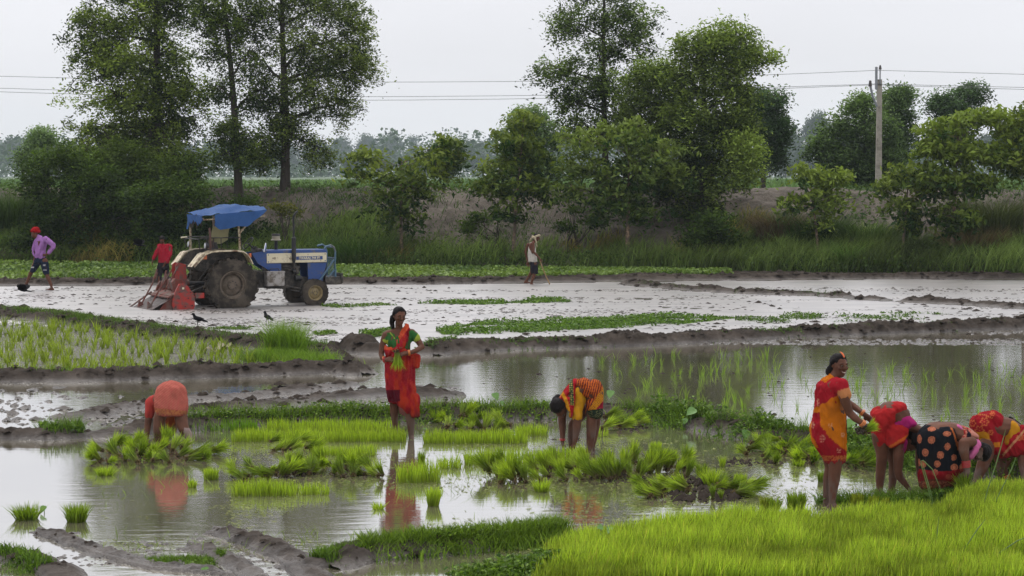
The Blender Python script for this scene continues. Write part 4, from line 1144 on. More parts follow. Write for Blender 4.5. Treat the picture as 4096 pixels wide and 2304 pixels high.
def heap(u0, u1, vb, vt, n, label, group, seed, tilt=(50, 80), dirz=None, sc_=1.0, layers=0.10, pal=(0, 7)):
    rng = np.random.default_rng(seed)
    s = sc_at(vb)
    for i in range(n):
        u = u0 + (u1-u0)*(i+rng.random())/n
        f = rng.random()
        v = vb - (vb-vt)*0.62*f
        p = D(u, v)
        o = link("seedling_bundle", BM[rng.integers(*pal)])
        z = layers*rng.random()*(0.3+0.7*f)
        o.location = (p.x, p.y, z + 0.015)
        ti = math.radians(rng.uniform(*tilt)); rz = (rng.uniform(0, 2*math.pi) if dirz is None else rng.normal(dirz, 0.6))
        o.rotation_euler = (Matrix.Rotation(rz, 3, 'Z') @ Matrix.Rotation(ti, 3, 'Y') @ Matrix.Rotation(rng.uniform(0, 6.28), 3, 'Z')).to_euler()
        k = sc_*rng.uniform(.7, 1.12); o.scale = (k*.9, k*.9, k*rng.uniform(.8, 1.05))
        tag(o, label, "seedling bundle", group)
heap(228, 430, 1172, 1105, 22, "bundle of pulled seedlings in the left heap below the stooping woman in coral", "bundles in the left heap", 301, (35, 75))
heap(425, 540, 1160, 1122, 9, "bundle of pulled seedlings at the right end of the left heap", "bundles at the right end of the left heap", 302, (45, 80), 0.3)
heap(330, 420, 1135, 1102, 7, "bundle of pulled seedlings piled nearest the hands of the woman in coral", "bundles nearest the woman in coral", 303, (20, 60))
heap(675, 790, 1140, 1112, 8, "bundle laid down left of the small bed in mid pond", "bundles left of the small bed", 304, (55, 85), 0.2)
heap(580, 700, 1215, 1180, 9, "bundle lying behind the ragged front bed", "bundles behind the ragged bed", 305, (55, 85), 3.0, 1.0)
heap(680, 965, 1205, 1152, 26, "bundle in the middle heap left of the red reflection", "bundles in the middle heap", 306, (25, 78))
heap(1222, 1380, 1222, 1165, 20, "bundle in the long heap, left third", "bundles in the long heap, left third", 307, (20, 65), 2.6)
heap(1370, 1560, 1212, 1155, 22, "bundle in the long heap, middle third", "bundles in the long heap, middle third", 308, (15, 60), 2.6)
heap(1550, 1735, 1208, 1150, 22, "bundle in the long heap, right third", "bundles in the long heap, right third", 309, (10, 50), 0.5)
heap(1622, 1740, 1262, 1222, 10, "bundle lying on the left of the soil heap", "bundles left on the soil heap", 310, (60, 85), 2.9)
heap(1800, 1892, 1255, 1212, 9, "bundle lying on the right of the soil heap", "bundles right on the soil heap", 311, (65, 88), 0.1)
heap(1785, 1815, 1262, 1245, 2, "short dark bundle standing before the soil heap", "short bundles before the soil heap", 312, (5, 15), None, 0.6, 0.0, (4, 7))
heap(1872, 2060, 1168, 1100, 26, "bundle in the right heap behind the smiling woman", "bundles in the right heap", 313, (50, 85))
heap(2120, 2190, 1185, 1130, 8, "bundle between the smiling and the pink-bloused woman", "bundles between the two women", 314, (50, 80))
heap(1110, 1290, 1088, 1048, 14, "bundle on the weedy bank behind the neat bed", "bundles behind the neat bed", 315, (45, 80))
heap(1505, 1610, 1084, 1052, 10, "bundle on the bank right of the woman in yellow", "bundles right of the woman in yellow", 316, (60, 85), 0.2)
# crumbs of soil in the heap
rng = np.random.default_rng(12)
xy = np.array([D(rng.uniform(1690, 1870), rng.uniform(1205, 1262)).xy[:] for _ in range(150)])
clods("soil_heap", xy, rng.uniform(.012, .05, 150), "crumbly brown soil heap shaken from seedling roots in the pond", 1.4)
for k, (u, v, nn) in enumerate([(730, 1195, 30), (1880, 1165, 30), (1560, 1206, 26), (340, 1150, 20), (1180, 1080, 26), (1590, 1074, 26)]):
    xy = np.array([D(rng.normal(u, 42), rng.normal(v, 4)).xy[:] for _ in range(nn)])
    clods("root_soil", xy, rng.uniform(.012, .035, nn), ["brown soil crumbs in the middle heap", "brown soil crumbs under the right heap", "brown soil crumbs under the long heap's right end", "brown soil crumbs in the left heap", "soil crumbs behind the neat bed", "soil crumbs right of the woman in yellow"][k], 1.2)

# ------------------------------------------------------------------ the dense nursery lawn
rng = np.random.default_rng(20)
lp = rnd_poly(LAWN, 135000, rng)
uu, vv = proj(np.column_stack([lp, np.zeros(len(lp))]))
k = (vv/K < 1500) & (uu/K < 2750); lp = lp[k]
_ed = dist_poly(lp[:, 0], lp[:, 1], [tuple(q) for q in LAWN])
_k = rng.random(len(lp)) < np.clip(_ed/.30 + .15 + .9*fbm(lp[:, 0]*2.2, lp[:, 1]*2.2, 4.0, 3), 0, 1); lp = lp[_k]; _ed = _ed[_k]
f1 = fbm(lp[:, 0]*1.3, lp[:, 1]*1.3, 0, 3); f2 = fbm(lp[:, 0]*5, lp[:, 1]*5, 6.0, 2)
n = len(lp)
H = rng.uniform(.12, .235, n)*(1 + .20*f1 + .2*f2)*np.clip(.6 + _ed*1.2, .6, 1)
bl = blade_arrays(on_ground(lp, -0.01), H, rng.uniform(.006, .013, n), np.abs(rng.normal(.24, .18, n)), az=rng.normal(0.15, 1.5, n), c0=(0.07, 0.14, 0.010), c1=(0.33, 0.405, 0.045), rng=rng, jit=.28, rootmix=0.65, root=(.015, .03, .006))  # blade feet coloured near black, painting shade into the gaps between blades
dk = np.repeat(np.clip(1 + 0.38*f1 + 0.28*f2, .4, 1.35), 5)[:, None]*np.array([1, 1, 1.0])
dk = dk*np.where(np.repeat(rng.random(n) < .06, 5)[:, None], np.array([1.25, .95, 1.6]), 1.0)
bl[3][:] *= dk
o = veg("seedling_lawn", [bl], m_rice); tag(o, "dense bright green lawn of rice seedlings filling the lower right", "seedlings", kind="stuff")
# young rice plants in the plot at the left, each a plant
def sprig_mesh(seed, n, h, lean, nm, c0=(0.15, 0.20, 0.025), c1=(0.28, 0.36, 0.045), wd=(.006, .012), bent=0.0):
    rng = np.random.default_rng(seed)
    a = rng.uniform(0, 6.28, n)
    P = np.column_stack([0.012*np.cos(a), 0.012*np.sin(a), np.full(n, -0.02)])
    V, Q, T_, C = merge([blade_arrays(P, h*rng.uniform(.5, 1.1, n), rng.uniform(*wd, n), np.abs(rng.normal(lean, lean*.5, n)), az=a + bent, c0=c0, c1=c1, rng=rng, curl=1.0)])
    return mesh_np(nm, V, Q, T_, C, m_rice)
PM = [sprig_mesh(400+i, 15, .30, .30, "rice_plant", wd=(.010, .018)) for i in range(6)]
rng = np.random.default_rng(31)
pl = rnd_poly(poly_world([(-60,815),(150,824),(450,868),(600,884),(700,895),(760,930),(600,938),(420,945),(200,952),(-60,955)]), 290, rng)
for p in pl:
    o = link("rice_plant", PM[rng.integers(6)])
    o.location = (p[0], p[1], float(zground(p[0], p[1])[0]))
    o.rotation_euler = (0, 0, rng.uniform(0, 6.28)); k = rng.uniform(.7, 1.15); o.scale = (k, k, k)
    tag(o, "young rice plant with pale thin leaves standing in the muddy plot at the left", "rice plant", "young rice plants in the left plot")
xy = rnd_poly(poly_world([(-100,812),(150,822),(450,866),(600,882),(720,895),(780,932),(600,940),(420,947),(200,954),(-100,956)]), 3400, rng)
xy = xy[fbm(xy[:, 0]*.8, xy[:, 1]*.8, 0, 3) > -.15]; n = len(xy)
o = veg("plot_grass", [blade_arrays(on_ground(xy), rng.uniform(.05, .24, n), rng.uniform(.008, .014, n), rng.uniform(.2, 1.0, n), c0=(0.15, 0.19, 0.03), c1=(0.27, 0.34, 0.05), rng=rng)], m_rice)
tag(o, "fine yellow-green seedlings sprouting all over the muddy plot at the left", "seedlings", kind="stuff")
SM = [sprig_mesh(500+i, 5, .26, .45, "rice_sprig", (0.09, 0.17, 0.02), (0.22, 0.32, 0.05), (.007, .012)) for i in range(7)]
rng = np.random.default_rng(33)
for reg, n, lab, g in [([(1500,905),(1560,890),(1960,880),(1960,1080),(1850,1075),(1640,1040)], 120, "newly set rice sprig with bent thin leaves in the paddy behind the woman in yellow", "rice sprigs in the middle of the paddy"),
                  ([(1960,940),(2300,930),(2650,920),(2650,1110),(2200,1100),(2100,1090),(1960,1080)], 150, "newly set rice sprig with bent thin leaves around the smiling woman", "rice sprigs in the right of the paddy")]:
    for p in rnd_poly(poly_world(reg), n, rng):
        o = link("rice_sprig", SM[rng.integers(7)])
        o.location = (p[0], p[1], -0.01)
        o.rotation_euler = (rng.normal(0, .12), rng.normal(0, .12), rng.uniform(0, 6.28)); k = rng.uniform(.6, 1.25); o.scale = (k, k, k)
        tag(o, lab, "rice sprig", g)
# ------------------------------------------------------------------ weeds and grass on the banks, floating bits
def bank_weeds(name, pts, hw, nb, nl, hb, lh, label, c0=(0.030, 0.075, 0.010), c1=(0.14, 0.225, 0.028), seed=0, ls=(.03, .07), hmul=None, dz=0.0, patchy=-2.0, cat="weeds", broad=0.5):
    rng = np.random.default_rng(seed)
    pr = []
    for nn, isb in ((nb, True), (nl, False)):
        if not nn: continue
        xy = along(pts, nn, hw, rng) if not callable(pts) else pts(nn, rng)
        k = fbm(xy[:, 0]*1.2, xy[:, 1]*1.6, 3.0, 3) > patchy; xy = xy[k]; nn = len(xy)
        P = on_ground(xy, dz)
        if isb:
            P[:, 2] -= 0.01
            pr.append(blade_arrays(P, rng.uniform(.4, 1.1, nn)*hb, rng.uniform(.006, .013, nn), rng.uniform(.15, .9, nn), c0=c0, c1=c1, rng=rng, curl=.9))
        else:
            P[:, 2] += rng.random(nn)**1.3*lh*(0.7 + 0.5*fbm(xy[:, 0]*2, xy[:, 1]*2))
            pr.append(leaf_arrays(P, rng.uniform(*ls, nn), 0.1, c0, c1, .25, broad, rng))
    o = veg(name, pr, m_weed); tag(o, label, cat, kind="stuff")
W = poly_world
bank_weeds("bank_weeds", W(BUNDS['weeds'][0][8:]), .42, 5200, 15000, .26, .26, "tangled dark green weeds on the bank between pond and right paddy", seed=1, patchy=-.55)
bank_weeds("bank_weeds", W(BUNDS['weeds'][0][1:9]), .42, 5200, 6500, .24, .15, "grass and weeds on the bank behind the seedling beds", seed=2, patchy=-.2, c1=(0.17, 0.26, 0.03))
bank_weeds("bank_grass", W([(-200,775),(0,795),(150,806),(300,830),(450,850),(600,868),(700,878),(800,896)]), .46, 16000, 2500, .17, .1, "short dense grass on the bank behind the rice plot", c0=(0.04, 0.085, 0.015), c1=(0.12, 0.19, 0.03), seed=3)
bank_weeds("bank_grass", W([(-200,955),(0,953),(200,954),(420,946),(600,938),(780,930)]), .30, 13000, 1500, .16, .08, "bright grass along the front edge of the rice plot", c0=(0.06, 0.12, 0.015), c1=(0.19, 0.29, 0.035), seed=4)
bank_weeds("grass_tuft", W([(640,915),(700,908),(760,918),(815,928)]), .5, 4200, 600, .26, .1, "grass spreading round the corner of the rice plot", c0=(0.06, 0.13, 0.015), c1=(0.20, 0.31, 0.035), seed=55, cat="grass")
bank_weeds("grass_tuft", W([(690,905),(718,900),(745,908)]), .22, 1900, 200, .74, .1, "tall thick grass at the corner of the rice plot", c0=(0.06, 0.13, 0.015), c1=(0.20, 0.31, 0.035), seed=5, cat="grass")
bank_weeds("bank_weeds", W([(100,1098),(160,1096),(205,1094)]), .26, 900, 1400, .28, .18, "bushy weeds on the low bank at the left", seed=6)
bank_weeds("bank_weeds", W([(905,1400),(1000,1392),(1100,1386),(1230,1376),(1330,1366),(1420,1352)]), .28, 6500, 6500, .19, .12, "small leafy weeds on the foreground bank", c1=(0.18, 0.27, 0.03), seed=7, ls=(.02, .05))
bank_weeds("bank_weeds", W([(800,1424),(900,1404),(1000,1396)]), .16, 1500, 1100, .11, .05, "thin weeds on the left of the foreground bank", seed=8, ls=(.015, .035))
bank_weeds("bank_weeds", W([(1200,1460),(1290,1440),(1400,1430),(1500,1440)]), .30, 1500, 8000, .15, .13, "leafy weeds where the lawn meets the bottom edge", seed=9, ls=(.03, .07))
bank_weeds("bank_weeds", W([(1780,1452),(1900,1446),(1980,1452)]), .10, 200, 1100, .12, .12, "patch of leafy weeds in the lawn at the bottom edge", seed=10, ls=(.03, .06))
bank_weeds("bank_weeds", W([(380,1415),(450,1408),(560,1412)]), .16, 2200, 1800, .09, .05, "grass and weeds on the mud at the lower left", seed=11, ls=(.02, .045))
bank_weeds("bank_grass", W([(-80,1405),(0,1408),(60,1425),(90,1445)]), .16, 1100, 300, .10, .04, "grass on the bank in the bottom left corner", seed=12)
bank_weeds("bank_weeds", W([(2060,1268),(2150,1266),(2260,1262),(2380,1258),(2480,1250)]), .14, 2500, 3000, .2, .16, "leafy weeds at the edge of the lawn by the women's feet", seed=13, ls=(.03, .07))
bank_weeds("bank_weeds", W([(2100,1140),(2250,1165),(2400,1190),(2600,1200)]), .34, 2500, 7500, .3, .32, "weeds on the bank behind the stooping women at the right", seed=14)
bank_weeds("bank_grass", W(BUNDS['main'][0]), .30, 4200, 2200, .13, .07, "sparse grass sprouting from the long cloddy bank", seed=15, patchy=-.05, c1=(0.10, 0.16, 0.03))
bank_weeds("bank_grass", W(BUNDS['far'][0]), .30, 900, 300, .14, .06, "sparse grass on the far right banks", seed=16, patchy=.1, c1=(0.09, 0.13, 0.03))
bank_weeds("bank_weeds", W([(1075,890),(1110,884),(1150,884)]), .25, 500, 900, .16, .12, "weeds on the near end of the long cloddy bank", seed=17)
def region(pts): return lambda n, rng: rnd_poly(poly_world(pts), n, rng)
bank_weeds("field_weeds", region([(1095,832),(1200,812),(1400,806),(1700,796),(1860,800),(1700,818),(1500,828),(1300,838),(1120,845)]), 0, 5000, 13000, .10, .12, "green weeds in a long patch of the mud field beyond the bank", c0=(0.05, 0.11, 0.015), c1=(0.13, 0.22, 0.03), seed=21, patchy=-.25, ls=(.05, .11), dz=.005)
bank_weeds("field_weeds", region([(1850,800),(2050,790),(2300,786),(2470,796),(2300,805),(2050,812),(1850,815)]), 0, 2200, 4500, .10, .12, "thin patchy weeds right of the long green patch", c0=(0.045, 0.095, 0.015), c1=(0.11, 0.18, 0.03), seed=22, patchy=.1, ls=(.05, .10))
bank_weeds("field_weeds", region([(1050,764),(1200,756),(1420,753),(1440,760),(1200,767)]), 0, 1500, 3200, .10, .10, "narrow patch of weeds far out in the mud, right of the tractor", c0=(0.05, 0.11, 0.015), c1=(0.13, 0.22, 0.03), seed=23, patchy=-.2, ls=(.06, .12))
bank_weeds("field_weeds", region([(800,770),(960,762),(1000,768),(850,775)]), 0, 600, 1000, .08, .07, "few weeds just right of the tractor's front wheel", seed=24, patchy=0, ls=(.05, .1))
bank_weeds("field_weeds", region([(900,842),(960,828),(1010,836),(940,850)]), 0, 900, 1500, .12, .12, "weeds left of the head of the woman in green", seed=25, patchy=-.3, ls=(.05, .1))
bank_weeds("field_weeds", region([(520,826),(600,818),(640,828),(560,834)]), 0, 500, 500, .09, .07, "weeds in the mud between the two standing crows", seed=26, patchy=0, ls=(.05, .1))
bank_weeds("field_weeds", region([(780,835),(830,830),(850,840),(800,845)]), 0, 300, 500, .10, .08, "small tuft of weeds in the mud above the rice plot corner", seed=27, patchy=-.5, ls=(.05, .1))
# the strip of weeds below the embankment
rng = np.random.default_rng(44)
n = 44000
X = rng.uniform(-21, 7.0, n); f = rng.random(n); Y0 = bank_edge(X) + 0.45; Y1 = FOOT(X) - 1.3
Y = Y0 + (Y1-Y0)*f
k = (Y1 > Y0) & (rng.random(n) < np.clip(1.1 + .7*fbm(X*.5, Y*.25, 0, 3) - np.clip((X-4)/3, 0, 1), 0, 1))
P = np.column_stack([X, Y, 0.13 + rng.random(n)**1.5*0.16])[k]; n = len(P)
tn = np.clip(0.5 + .5*fbm(P[:, 0]*.6, P[:, 1]*.3, 5.0, 3) + rng.normal(0, .2, n), 0, 1)
o = veg("field_weeds", [leaf_arrays(P, rng.uniform(.08, .18, n), 0.0, (0.05, 0.095, 0.02), (0.17, 0.245, 0.06), .2, .75, rng, tn)], m_weed)
tag(o, "pale green broad weeds carpeting the strip below the embankment", "weeds", kind="stuff")
# floating scraps of weed and duckweed on the pond
n = 15000
u = rng.uniform(250, 2500, n); v = rng.uniform(1105, 1400, n)
Yp = 5200*3.3/(v-440); X = (u-1288)/5200*Yp
g = fbm(X*0.8, Yp*1.1, 2.0, 4, .6) + 0.5*np.exp(-((u-1600)/500)**2) - 0.4*(u < 560)
k = (g + rng.normal(0, .2, n) > 0.42) & (zground(X, Yp) < -0.02)
P = np.column_stack([X, Yp, np.full(n, 0.004)])[k]; n = len(P)
def float_arrays(P, size, c0, c1, rng):
    n = len(P); a = rng.uniform(0, 6.28, n); L = np.broadcast_to(size, n)[:, None]
    d = np.stack([np.cos(a), np.sin(a), np.zeros(n)], 1); s = np.stack([-np.sin(a), np.cos(a), np.zeros(n)], 1)
    w_ = rng.uniform(.12, .6, n)[:, None]
    V = np.stack([P-d*L*.5, P+s*L*.5*w_, P+d*L*.5 + np.array([0, 0, .006]), P-s*L*.5*w_], 1)
    m = rng.random(n)[:, None]; C = np.array(c0)*(1-m) + np.array(c1)*m
    i = np.arange(n)[:, None]*4
    return V.reshape(-1, 3), i + np.array([[0, 1, 2, 3]]), None, np.repeat(C, 4, 0)
o = veg("floating_weed", [float_arrays(P, rng.uniform(.02, .085, n), (0.09, 0.11, 0.025), (0.24, 0.27, 0.07), rng)], m_weed)
tag(o, "scraps of green weed floating on the pond between the seedling heaps", "floating weed", kind="stuff")
xy = box_px(1300, 250, 2500, 1110, 1400)
n = len(xy)
bl = blade_arrays(np.column_stack([xy, np.zeros(n)]), rng.uniform(.02, .13, n), rng.uniform(.004, .008, n), rng.uniform(.2, 2.0, n), c0=(0.09, 0.15, 0.02), c1=(0.2, 0.28, 0.04), rng=rng)
o = veg("stray_seedlings", [bl], m_rice); tag(o, "stray single seedlings standing in the pond water", "seedlings", kind="stuff")
# taro-like broad leaves
def broad_plant(u, v, zz, sizes, label, seed, name="taro_plant"):
    rng = np.random.default_rng(seed)
    b = D(u, v); b.z = float(zground(b.x, b.y)[0])
    root = empty(name, b); tag(root, label, "plant")
    for i, (dx, h, L) in enumerate(sizes):
        L *= .72
        q = Vector((dx, rng.normal(0, .02), h))
        MB().tube([(0, 0, -.02), (dx*.3, 0, h*.55), tuple(q)], [.006, .005, .004], 5).build("stalk", m_stalk, root)
        ax = Vector((rng.normal(0, .4), -0.55, -0.7)).normalized(); sd = ax.cross(Vector((0.2*rng.normal(), -.6, .8))).normalized()
        nn = sd.cross(ax)
        out_ = [(-.12, -.0), (-.22, .18), (-.1, .42), (.1, .46), (.32, .40), (.6, .24), (.85, .05), (1.0, 0)]
        g = []
        for a_, w_ in out_:
            c_ = q + ax*a_*L
            g.append([c_ - sd*w_*L + nn*w_*L*.15, c_ - nn*.02*L, c_ + sd*w_*L + nn*w_*L*.15])
        MB().sheet(g).build("leaf", m_taro, root, smooth=True)
m_stalk = solid("stalk", (0.10, 0.17, 0.04), .6)
m_taro = solid("taro_leaf", (0.085, 0.19, 0.03), .45, var=.25, scale=9, spec=.4, bump=.3, bscale=30)
broad_plant(1245, 1050, 0, [(.0, .22, .16), (.09, .12, .10)], "two heart shaped leaves on stalks, left of the woman in yellow", 1)
broad_plant(1540, 1046, 0, [(-.02, .24, .17)], "single pointed leaf on a stalk right behind the woman in yellow", 2)
broad_plant(1735, 1078, 0, [(.05, .22, .19), (-.06, .10, .12)], "round glossy leaf on the weedy bank, in front of the sprigs", 3)
broad_plant(1868, 1108, 0, [(.04, .22, .18), (.10, .10, .12)], "heart shaped leaves on the weedy bank left of the right heap", 4)
broad_plant(2142, 1130, 0, [(.0, .28, .20)], "round leaf between the smiling woman and the pink-bloused woman", 5)
broad_plant(2245, 1290, 0, [(.0, .13, .18), (-.13, .10, .15), (.12, .07, .1)], "broad leaved plant at the lawn's edge before the pink-bloused woman", 6)
broad_plant(2330, 1285, 0, [(.0, .15, .20), (.1, .09, .12)], "broad leaved plant in front of the woman in the polka dot sari", 7)
broad_plant(2075, 1310, 0, [(.0, .09, .20)], "fallen broad leaf below the smiling woman's feet", 8)
broad_plant(1068, 1078, 0, [(-.02, .14, .22), (.1, .09, .18)], "wide dark leaf just right of the legs of the woman in green", 9)
broad_plant(112, 1290, 0, [(.0, .17, .11), (.02, .09, .09)], "two small round leaves standing by the leftmost clump", 10)
broad_plant(550, 1436, 0, [(.0, .08, .14)], "upright leaf on the mud at the bottom left", 11)
broad_plant(515, 1440, 0, [(.0, .07, .1)], "smaller pale leaf left of the upright one on the mud", 12)
broad_plant(1352, 1285, 0, [(.0, .05, .10)], "small leaf floating before the long heap", 13)
broad_plant(1530, 1400, 0, [(.02, .2, .10), (-.05, .15, .09), (.08, .1, .09), (-.08, .22, .08)], "small leafy weed plant growing through the lawn", 14)
# long arching blades in front at the right
def arch_grass(name, pts_list, label, group=None, r=.005):
    root_p = Vector(pts_list[0][0]); root = empty(name, root_p); tag(root, label, "grass blade")
    for pts in pts_list:
        MB().tube([Vector(p)-root_p for p in pts], [r*1.0]*(len(pts)-1) + [.0015], 5).build("blade", m_stalk, root, smooth=True)
def pxs(l, Y): return [DY(a, b, Y) for a, b in l]
arch_grass("arching_grass", [pxs([(2352,1310),(2335,1230),(2318,1172),(2316,1160),(2322,1158),(2345,1180),(2372,1245)], 19.6), pxs([(2356,1310),(2342,1240),(2326,1185),(2320,1162)], 19.6)], "two long grass blades arching before the polka dot sari")
arch_grass("arching_grass", [pxs([(2470,1290),(2485,1230),(2505,1170),(2522,1110),(2530,1080)], 19.4), pxs([(2490,1300),(2510,1250),(2545,1180),(2556,1150)], 19.4)], "long straight grass blades before the rightmost woman")
arch_grass("arching_grass", [pxs([(2450,1460),(2500,1400),(2560,1360),(2600,1345)], 17.0), pxs([(2380,1460),(2420,1390),(2460,1330),(2480,1305)], 17.2), pxs([(2350,1460),(2352,1400),(2358,1340),(2362,1300)], 17.3)], "tall loose grass blades leaning over the lawn at the bottom right")
# ------------------------------------------------------------------ people
_ico = bmesh.new(); bmesh.ops.create_icosphere(_ico, subdivisions=2, radius=1.0)
ICO = [v.co.copy() for v in _ico.verts]; _ico.free()
class Solid:
    """a union of convex hulls of ellipsoids, fused into one continuous surface by voxel remeshing"""
    def __init__(s): s.bm = bmesh.new()
    def hull(s, *balls):
        vs = []
        for c, r, *rot in balls:
            r = Vector((r, r, r)) if not isinstance(r, (tuple, list)) else Vector(r)
            R = rot[0] if rot else None
            for p in ICO:
                q = Vector((p.x*r.x, p.y*r.y, p.z*r.z))
                if R is not None: q = R @ q
                vs.append(s.bm.verts.new(Vector(c) + q))
        res = bmesh.ops.convex_hull(s.bm, input=vs)
        kill = [g for g in res['geom_interior'] + res['geom_unused'] if isinstance(g, bmesh.types.BMVert)]
        if kill: bmesh.ops.delete(s.bm, geom=list(set(kill)), context='VERTS')
        return s
    def limb(s, *pts):
        """pts: (point, radius) ... joined pairwise"""
        for a, b in zip(pts[:-1], pts[1:]): s.hull(a, b)
        return s
    def mesh(s, name, voxel, smooth=4, fold=None, dec=1.0):
        me = bpy.data.meshes.new("tmp"); s.bm.to_mesh(me); s.bm.free()
        o = bpy.data.objects.new("tmp", me); COL.objects.link(o)
        r = o.modifiers.new("r", 'REMESH'); r.mode = 'VOXEL'; r.voxel_size = voxel; r.use_smooth_shade = True
        if smooth:
            k = o.modifiers.new("s", 'SMOOTH'); k.factor = 0.5; k.iterations = smooth
        if dec < 1:
            k = o.modifiers.new("d", 'DECIMATE'); k.ratio = dec
        dg = bpy.context.evaluated_depsgraph_get(); dg.update()
        m2 = bpy.data.meshes.new_from_object(o.evaluated_get(dg))
        bpy.data.objects.remove(o); bpy.data.meshes.remove(me)
        m2.name = name
        m2.polygons.foreach_set("use_smooth", np.ones(len(m2.polygons), bool))
        if fold is not None:
            n = len(m2.vertices); co = np.empty(n*3, np.float32); m2.vertices.foreach_get("co", co); co = co.reshape(-1, 3)
            nr = np.empty(n*3, np.float32); m2.vertices.foreach_get("normal", nr); nr = nr.reshape(-1, 3)
            co = co + nr*fold(co)[:, None]
            m2.vertices.foreach_set("co", co.astype(np.float32).ravel())
        m2.update()
        return m2
def folds(d, amp=0.012, freq=14, stretch=0.22, seed=0.0):
    """cloth creases running along the direction d"""
    d = Vector(d).normalized(); a = d.cross(Vector((0.3, 0.9, 0.2))).normalized(); b = d.cross(a)
    M = np.array([tuple(a), tuple(b), tuple(d)])
    def f(co):
        q = co @ M.T
        k = fbm(q[:, 0]*freq, q[:, 1]*freq + seed, q[:, 2]*freq*stretch, 3, .55)
        return 1.35*amp*(1 - 2.4*np.abs(k)) + 0.3*amp*fbm(co[:, 0]*9, co[:, 1]*9, co[:, 2]*9 + seed, 2)
    return f
class Person:
    def __init__(s, u0, v0, label, name="person", scl=None):
        """u0, v0: native pixel of the ground point between the feet"""
        s.root_p = gnd(u0, v0, 0.0)
        s.Y = s.root_p.y
        s.o = empty(name, s.root_p); tag(s.o, label, "person")
        s.label = label
    def p(s, u, v, d=0.0):
        return aty(u, v, s.Y + d) - s.root_p
    def px(s, n, d=0.0): return n*(s.Y + d)/FPX       # pixels -> metres
    def col(s, me, fn, gain=1.0, hem=True):
        """colour by a function of the photograph column/row of each point and its local position"""
        n = len(me.vertices); co = np.empty(n*3, np.float32); me.vertices.foreach_get("co", co); co = co.reshape(-1, 3)
        U, Vv = proj(co + np.array(s.root_p))
        c = np.ones((n, 4), np.float32); c[:, :3] = fn(U, Vv, co)
        if gain != 1:
            c[:, :3] *= gain
            z = co[:, 2]; wet = np.clip(1 - (z - z.min())/.14, 0, 1)*np.clip(.6 + .8*fbm(co[:, 0]*14, co[:, 1]*14, z*14, 3), 0, 1)*(z.min() < .75)
            st = np.clip(fbm(co[:, 0]*5, co[:, 1]*5, z*5 + 4, 3) - .35, 0, .5)
            c[:, :3] = c[:, :3]*(1 - .55*wet[:, None])*(1 - .5*st[:, None]) + np.array((.05, .04, .03))*(.35*wet + .3*st)[:, None]
        at = me.color_attributes.new("Col", 'FLOAT_COLOR', 'POINT'); at.data.foreach_set("color", c.ravel())
    def part(s, name, solid, m, voxel=0.011, smooth=4, fold=None, fn=None, dec=1.0, parent=None):
        me = solid.mesh(name, voxel, smooth, fold, dec)
        if fn: s.col(me, fn, 1.0 if m is m_skin else 0.68)
        me.materials.append(m)
        return link(name, me, parent or s.o)
def const(c): return lambda U, V, co: np.tile(np.array(c), (len(U), 1))
m_skin = vcolmat("skin", 0.55, 0.12, 0.12, 9.0, 0.25, 90.0)
m_cloth = vcolmat("cloth", 0.9, 0.08, 0.14, 14.0, 0.35, 260.0)
m_hair = solid("hair", (0.010, 0.008, 0.008), 0.5, spec=0.06, var=0.4, scale=20, bump=0.5, bscale=90)
m_lip = solid("lips", (0.11, 0.035, 0.030), 0.45, bump=0)
m_eye = solid("eye_white", (0.20, 0.17, 0.15), 0.3, bump=0, var=0.05)
m_iris = solid("eye_dark", (0.012, 0.008, 0.006), 0.2, bump=0)
m_teeth = solid("teeth", (0.75, 0.72, 0.66), 0.3, bump=0, var=0.03)
m_bangle = solid("bangle", (0.55, 0.16, 0.03), 0.35, spec=.6, bump=0, var=.2)
m_bangler = solid("red_bangle", (0.35, 0.02, 0.02), 0.35, spec=.6, bump=0, var=.2)
m_sindoor = solid("vermilion", (0.55, 0.12, 0.03), 0.8, bump=0)
SK = np.array([0.100, 0.043, 0.027])
def skin_fn(base=SK, mud=None, mudlev=-1, muscol=(0.115, 0.088, 0.076)):
    """brown skin, splashed with drying mud on the shins and hands when mud rows are given"""
    def f(U, V, co):
        n = fbm(co[:, 0]*12, co[:, 1]*12, co[:, 2]*12, 3)
        c = np.array(base)[None]*(1 + .22*n[:, None])
        if mud is not None:
            k = (sstep(mud[0], mud[1], V)*np.clip(.35 + 1.3*fbm(co[:, 0]*16, co[:, 1]*16, co[:, 2]*9, 3), 0, .65))[:, None]
            c = c*(1-k) + np.array(muscol)*k
        return c
    return f
